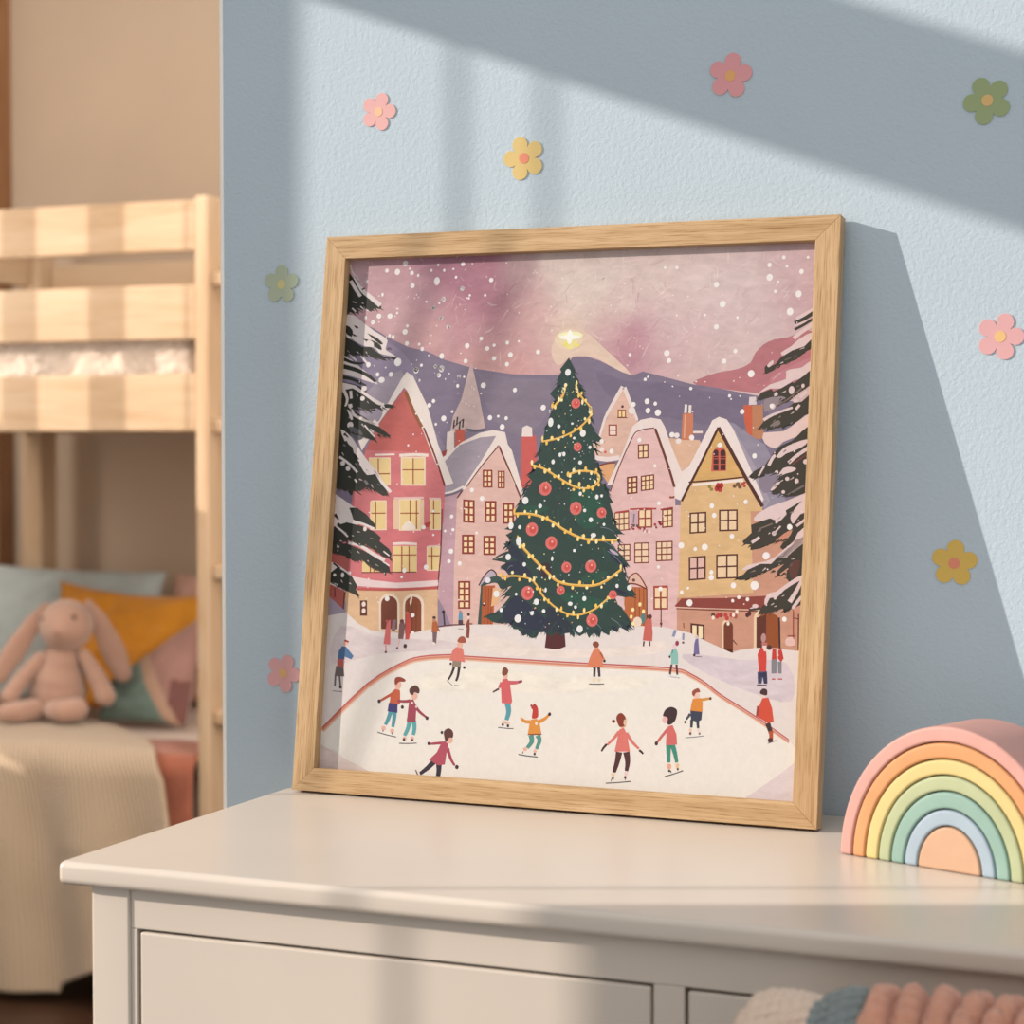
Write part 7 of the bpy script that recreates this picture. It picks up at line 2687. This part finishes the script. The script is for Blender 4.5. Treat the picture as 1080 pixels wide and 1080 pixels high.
bp('side_rail', (-2.40, -1.386, 2.004, 2.026, -.60, -.49)); bp('side_rail', (-2.40, -1.386, 2.895, 2.917, -.60, -.49))
bp('bed_base', (-2.41, -1.39, 2.027, 2.894, .395, .412), 'pine_y'); bp('bed_base', (-2.41, -1.39, 2.027, 2.894, -.555, -.538), 'pine_y')
for x0, x1 in ((-2.455, -2.433), (-1.378, -1.358)):
    for z0, z1 in ((.80, .90), (.60, .71), (.39, .515), (-.60, -.49)): bp('end_board', (x0, x1, 2.086, 2.839, z0, z1), 'pine_y')
bp('ladder_rail', (-.99, -.955, 2.01, 2.05, FL, .914), 'pine_z')
for k in range(-3, 3): bp('ladder_rung', (-1.352, -.99, 2.012, 2.044, .0715+k*.3285-.017, .0715+k*.3285+.017), 'pine_x', .008)
# upper mattress
def soft_box(x0, x1, y0, y1, z0, z1, r, amp, seed, n=40):
    bm = B(x0, x1, y0, y1, z0, z1); bmesh.ops.bevel(bm, geom=bm.edges[:], offset=r, segments=4, affect='EDGES', profile=.5)
    bmesh.ops.subdivide_edges(bm, edges=[e for e in bm.edges if e.calc_length() > .08], cuts=24, use_grid_fill=True)
    bm.normal_update()
    for v in bm.verts:
        p = v.co; v.co = p+v.normal*amp*noise.noise(Vector((p.x*14+seed, p.y*14, p.z*9)))
    return bm
tag(obj('mattress', soft_box(-2.395, -1.40, 2.032, 2.885, .413, .60, .03, .006, 2), fabric('cream quilted cover', (.62, .52, .44, 1), .10, 300, .8, fold=26, bd=.004), smooth=True), 'cream quilted mattress in the upper bunk behind the guard boards', 'mattress')
MT = -.352
tag(obj('mattress', soft_box(-2.395, -1.395, 2.032, 2.885, -.537, MT-.008, .04, .003, 5), fabric('cream sheet', (.58, .45, .37, 1), .05), smooth=True), 'cream sheeted mattress in the lower bunk under the coral cover', 'mattress')
# drapes: a sheet that lies on the mattress, rounds its front edge and hangs
def drape(xl, xr_fn, y_back, y_front, z_top, z_bot_fn, amp, freq, seed, thick, rad=.045, sway=.03):
    def prof(d):
        L1 = y_back-y_front-rad
        if d < L1: return y_back-d, z_top
        a = (d-L1)/rad
        if a < PI/2: return y_front+rad-rad*math.sin(a), z_top-rad+rad*math.cos(a)
        return y_front, z_top-rad-(d-L1-rad*PI/2)
    def fn(u, v):
        zb = z_bot_fn(u); tot = (y_back-y_front-rad)+rad*PI/2+(z_top-rad-zb); d = v*tot
        y, z = prof(d); xr = xr_fn(v); x = xl+(xr-xl)*u
        hang = max(0, min(1, (d-(y_back-y_front-rad))/.25))
        w = math.sin(x*freq+seed+2.2*noise.noise(Vector((x*2.2, z*1.5, seed))))
        y -= amp*hang*(w+.6)+.004*noise.noise(Vector((x*9, d*7, seed)))
        z += (1-hang)*(.006*noise.noise(Vector((x*8, y*8, seed+4)))+.004)
        x += sway*hang*math.sin(z*5+seed)*u
        return (x, y, z)
    return fn
def drape_obj(name, fn, m, nu, nv, thick, uvs):
    o = obj(name, grid(fn, nu, nv, uvs), m, smooth=True)
    s = o.modifiers.new('thickness', 'SOLIDIFY'); s.thickness = thick; s.offset = 0
    return o
cov = drape_obj('coverlet', drape(-2.39, lambda v: -1.388, 2.20, 1.985, MT+.002, lambda u: -.80, .006, 22, 1.3, .006, .045, 0), fabric('coral cotton', (.33, .105, .06, 1), .12, 700, .4, fold=9, bd=.003), 60, 60, .006, None)
tag(cov, 'coral cotton coverlet hanging over the front of the lower bunk', 'bedspread')
def throw_edge(v):
    P_ = [(0, -1.86), (.08, -1.74), (.25, -1.575), (.36, -1.50), (.47, -1.43), (.60, -1.395), (1, -1.39)]
    for (a, x), (b, y) in zip(P_, P_[1:]):
        if v <= b: return x+(y-x)*(v-a)/(b-a)
    return P_[-1][1]
thr = drape_obj('knitted_throw', drape(-2.36, throw_edge, 2.30, 1.945, MT+.014, lambda u: -.905 if u < .645 else -.885+.05*min(1, (u-.645)/.12), .022, 26, .4, .01, .06), knit('oatmeal rib knit', (.56, .43, .305, 1), 26, 60), 110, 90, .010, lambda u, v: (u, v))
tag(thr, 'oatmeal ribbed knitted throw hanging from the lower bunk to the floor', 'blanket')
# pillows
def pillow(name, w, h, t, m, loc, rot, label, seed, cat='cushion', pinch=.10, wr=.012, mats=None, face=None, slump=False):
    n = 44; bm = bmesh.new(); lay = {}
    def P_(i, j, s):
        u = -1+2*i/n; v = -1+2*j/n
        ex = 1-pinch*(1-abs(v)**3)*0-pinch*(1-v*v)*.9; ey = 1-pinch*(1-u*u)*.9
        b = (max(0, (1-u*u)*(1-v*v)))**.42
        q = Vector((u*w/2*ex, s*t/2*b, v*h/2*ey))
        k = wr*b**.5; nz = noise.noise(Vector((u*2.6+seed, v*2.6, s)))+.5*noise.noise(Vector((u*6+seed, v*6, s)))
        q.y += s*k*nz; q.x += .3*k*noise.noise(Vector((v*4, seed, 0)))*abs(u); q.z += .5*k*noise.noise(Vector((u*3.5, seed+5, 1)))*abs(v)
        if slump: q.z = -h/2+(q.z+h/2)*(.29+.71*i/n)
        return q
    V = {}
    for s in (-1, 1):
        for i in range(n+1):
            for j in range(n+1):
                e = i in (0, n) or j in (0, n)
                if e and (i, j, 0) in V: V[i, j, s] = V[i, j, 0]; continue
                V[i, j, s] = bm.verts.new(P_(i, j, s))
                if e: V[i, j, 0] = V[i, j, s]
        for i in range(n):
            for j in range(n):
                f = bm.faces.new((V[i, j, s], V[i+1, j, s], V[i+1, j+1, s], V[i, j+1, s]))
                if face and s < 0: f.material_index = face((i+.5)/n, (j+.5)/n)
    bmesh.ops.recalc_face_normals(bm, faces=bm.faces)
    o = obj(name, bm, mats or m, smooth=True); o.location = loc; o.rotation_euler = rot
    return tag(o, label, cat)
R_ = math.radians
pillow('pillow', .57, .38, .14, fabric('grey blue cotton', (.46, .53, .53, 1), .06, 700, .4, fold=12, bd=.003), (-2.25, 2.725, -.162), (R_(-20), R_(1), R_(3)), 'large grey blue pillow behind the toy rabbit on the lower bunk', 1, 'pillow', .05, .014)
pillow('pillow', .27, .36, .10, fabric('blush cotton', (.72, .44, .35, 1), .06, 700, .4, fold=12, bd=.003), (-1.855, 2.815, -.170), (R_(-20), 0, R_(-4)), 'blush pink pillow tucked behind the mustard cushion', 2, 'pillow', .05, .014)
pillow('cushion', .47, .36, .10, fabric('mustard cotton', (.66, .27, .025, 1), .10, 700, .4, fold=10, bd=.003), (-1.957, 2.565, -.183), (R_(-24), R_(3), R_(3)), 'plain mustard yellow cushion beside the toy rabbit', 3, 'cushion', .14, .012)
PM = [fabric('mauve patch', (.36, .20, .17, 1)), fabric('tan patch', (.48, .31, .22, 1)), fabric('teal patch', (.17, .25, .22, 1)), fabric('plum patch', (.20, .09, .08, 1))]
def patch(u, v):
    px = 110+102*u; py = 757-120*(.29+.71*u)*v; e = 150+(py-688)*.625
    if px < e: return 2
    if px < e+16-(py-688)*.02: return 1
    return 3 if px > 196 and py > 712 else 0
pillow('cushion', .27, .30, .09, None, (-1.79, 2.455, -.203), (R_(-20), 0, R_(-4)), 'slumped patchwork cushion of mauve, tan and teal triangles next to the ladder post', 4, 'cushion', .06, .006, PM, patch, slump=True)
# ------------------------------------------------------------------ plush rabbit
FUR = fabric('dusty pink plush', (.44, .27, .205, 1), .07, 420, .7, .6, bd=.002)
PBX, PBY = -1.955, 2.30
RB = thing('plush_rabbit', 'dusty pink plush rabbit with long drooping ears sitting on lower bunk', 'soft toy', (PBX, PBY, MT+.029), (0, 0, R_(33)))
def part(name, bm, m=FUR): return obj(name, bm, m, RB, smooth=True)
def blob(c, r, n=24, tilt=None):
    bm = bmesh.new(); bmesh.ops.create_uvsphere(bm, u_segments=n, v_segments=n//2, radius=1)
    bmesh.ops.scale(bm, verts=bm.verts, vec=r)
    if tilt: bmesh.ops.rotate(bm, verts=bm.verts, cent=(0, 0, 0), matrix=Matrix.Rotation(tilt[0], 3, tilt[1]))
    bmesh.ops.translate(bm, verts=bm.verts, vec=c); return bm
part('body', limb([(-.012, .03, .072), (-.010, .024, .105), (-.002, .012, .150), (.006, .004, .185)], [.088, .082, .058, .036], .82, Vector((1, 0, 0)), 24))
HC = Vector((.010, -.008, .231)); hd = blob(HC, (.068, .062, .065), 32)
for v in hd.verts:
    p = v.co-HC; d = math.exp(-((p.x+.017)**2+(p.z+.012)**2)/.0010)
    if p.y < 0: v.co.y -= .020*d
part('head', hd)
def ear(pts, rad, up):
    bm = limb(pts, rad, .40, up, 20); return part('ear', bm)
ear([(-.040, .004, .276), (-.075, -.004, .228), (-.115, -.014, .168), (-.150, -.022, .112)], [.012, .024, .030, .022], Vector((.5, -1, 0)))
ear([(.066, .004, .282), (.094, -.006, .232), (.124, -.016, .168), (.147, -.022, .112)], [.012, .026, .033, .025], Vector((-.5, -1, 0)))
part('arm', limb([(-.055, -.012, .152), (-.098, -.026, .10), (-.128, -.036, .060)], [.016, .020, .022], 1, n=14))
part('arm', limb([(.052, -.018, .158), (.086, -.034, .10), (.106, -.044, .056)], [.016, .022, .025], 1, n=14))
part('leg', limb([(-.022, -.055, .026), (.006, -.082, .027), (.036, -.070, .029)], [.024, .029, .028], 1, n=16))
part('leg', limb([(-.062, -.02, .026), (-.105, -.060, .024), (-.135, -.070, .024)], [.028, .027, .023], 1, n=16))
BLK = paint('dark stitching', (.05, .025, .02, 1), .4)
e1 = part('eye', blob((.031, -.0625, .255), (.0062, .004, .0066), 12), BLK); e1['label'] = 'small dark eye'
part('eye', blob((-.045, -.036, .250), (.0062, .005, .0066), 12), BLK)['label'] = 'small dark eye'
part('nose', blob((-.008, -.0885, .222), (.007, .003, .005), 10), paint('rose stitching', (.44, .24, .18, 1), .7))['label'] = 'rose coloured nose'
# ------------------------------------------------------------------ hamper and patchwork blanket in the foreground
HM = thing('laundry_hamper', 'woven laundry hamper standing under the patchwork knit blanket', 'hamper', (.86, -.60, FL))
def rr(x0, x1, y0, y1, r, z, n=6):
    out = []
    for cx_, cy_, a0 in ((x1-r, y1-r, 0), (x0+r, y1-r, 90), (x0+r, y0+r, 180), (x1-r, y0+r, 270)):
        for k in range(n+1): a = math.radians(a0+90*k/n); out.append((cx_+r*math.cos(a), cy_+r*math.sin(a), z))
    return out
rings = [rr(-.13-.0004*i, .13+.0004*i, -.036, .036, .03, .002+i*.82/60) for i in range(61)]
rings = [[(x*(1+.012*(i % 2)), y*(1+.03*(i % 2)), z) for x, y, z in r] for i, r in enumerate(rings)]
obj('basket', loft(rings), wood('woven willow', (.25, .14, .06, 1), (.36, .21, .10, 1), (.45, .28, .14, 1), 0), HM, smooth=True)
KB = thing('knitted_blanket', 'chunky patchwork knit blanket in cream, slate and coral before the dresser', 'blanket', (.86, -.60, -.038))
def bl(u0, u1, z0, puff, fr, seed):
    def fn(u, v):
        x = u0+(u1-u0)*u-.86; a = PI*(v*1.5-.25)
        a = max(0, min(PI, a)); drop = max(0, .1667-v, v-.8333)*.9
        f = math.sin((u*(u1-u0)*fr+seed)+2.6*noise.noise(Vector((x*16, v*3, seed))))+.5*noise.noise(Vector((x*40, v*4, seed)))
        r = .036+.010*f*puff
        y = -.052*math.cos(a)-.010*f*puff*(1 if v < .5 else -1)*abs(math.cos(a)); z = z0+r*math.sin(a)-drop
        e = min(u, 1-u)*(u1-u0)/.008
        if e < 1: z -= .006*(1-e)**2
        st = math.sin(x*900+v*26)*(.6+.4*math.sin(v*120-x*300))
        return (x, y-.0022*st, z+.0026*st)
    return fn
for nm, u0, u1, z0, puff, fr, seed, c in (('cream_panel', .640, .690, -.021, .15, 60, .5, (.60, .47, .38, 1)), ('slate_panel', .684, .728, -.017, .35, 110, 4.2, (.16, .195, .20, 1)), ('coral_panel', .722, 1.02, -.014, .75, 290, .3, (.56, .27, .185, 1))):
    o = obj(nm, grid(bl(u0, u1, z0, puff, fr, seed), int(1300*(u1-u0))+14, 80), fabric(nm.replace('_', ' ')+' wool', c, .10, 260, .7, bd=.002), KB, smooth=True)
    s = o.modifiers.new('thickness', 'SOLIDIFY'); s.thickness = .006; s.offset = 1
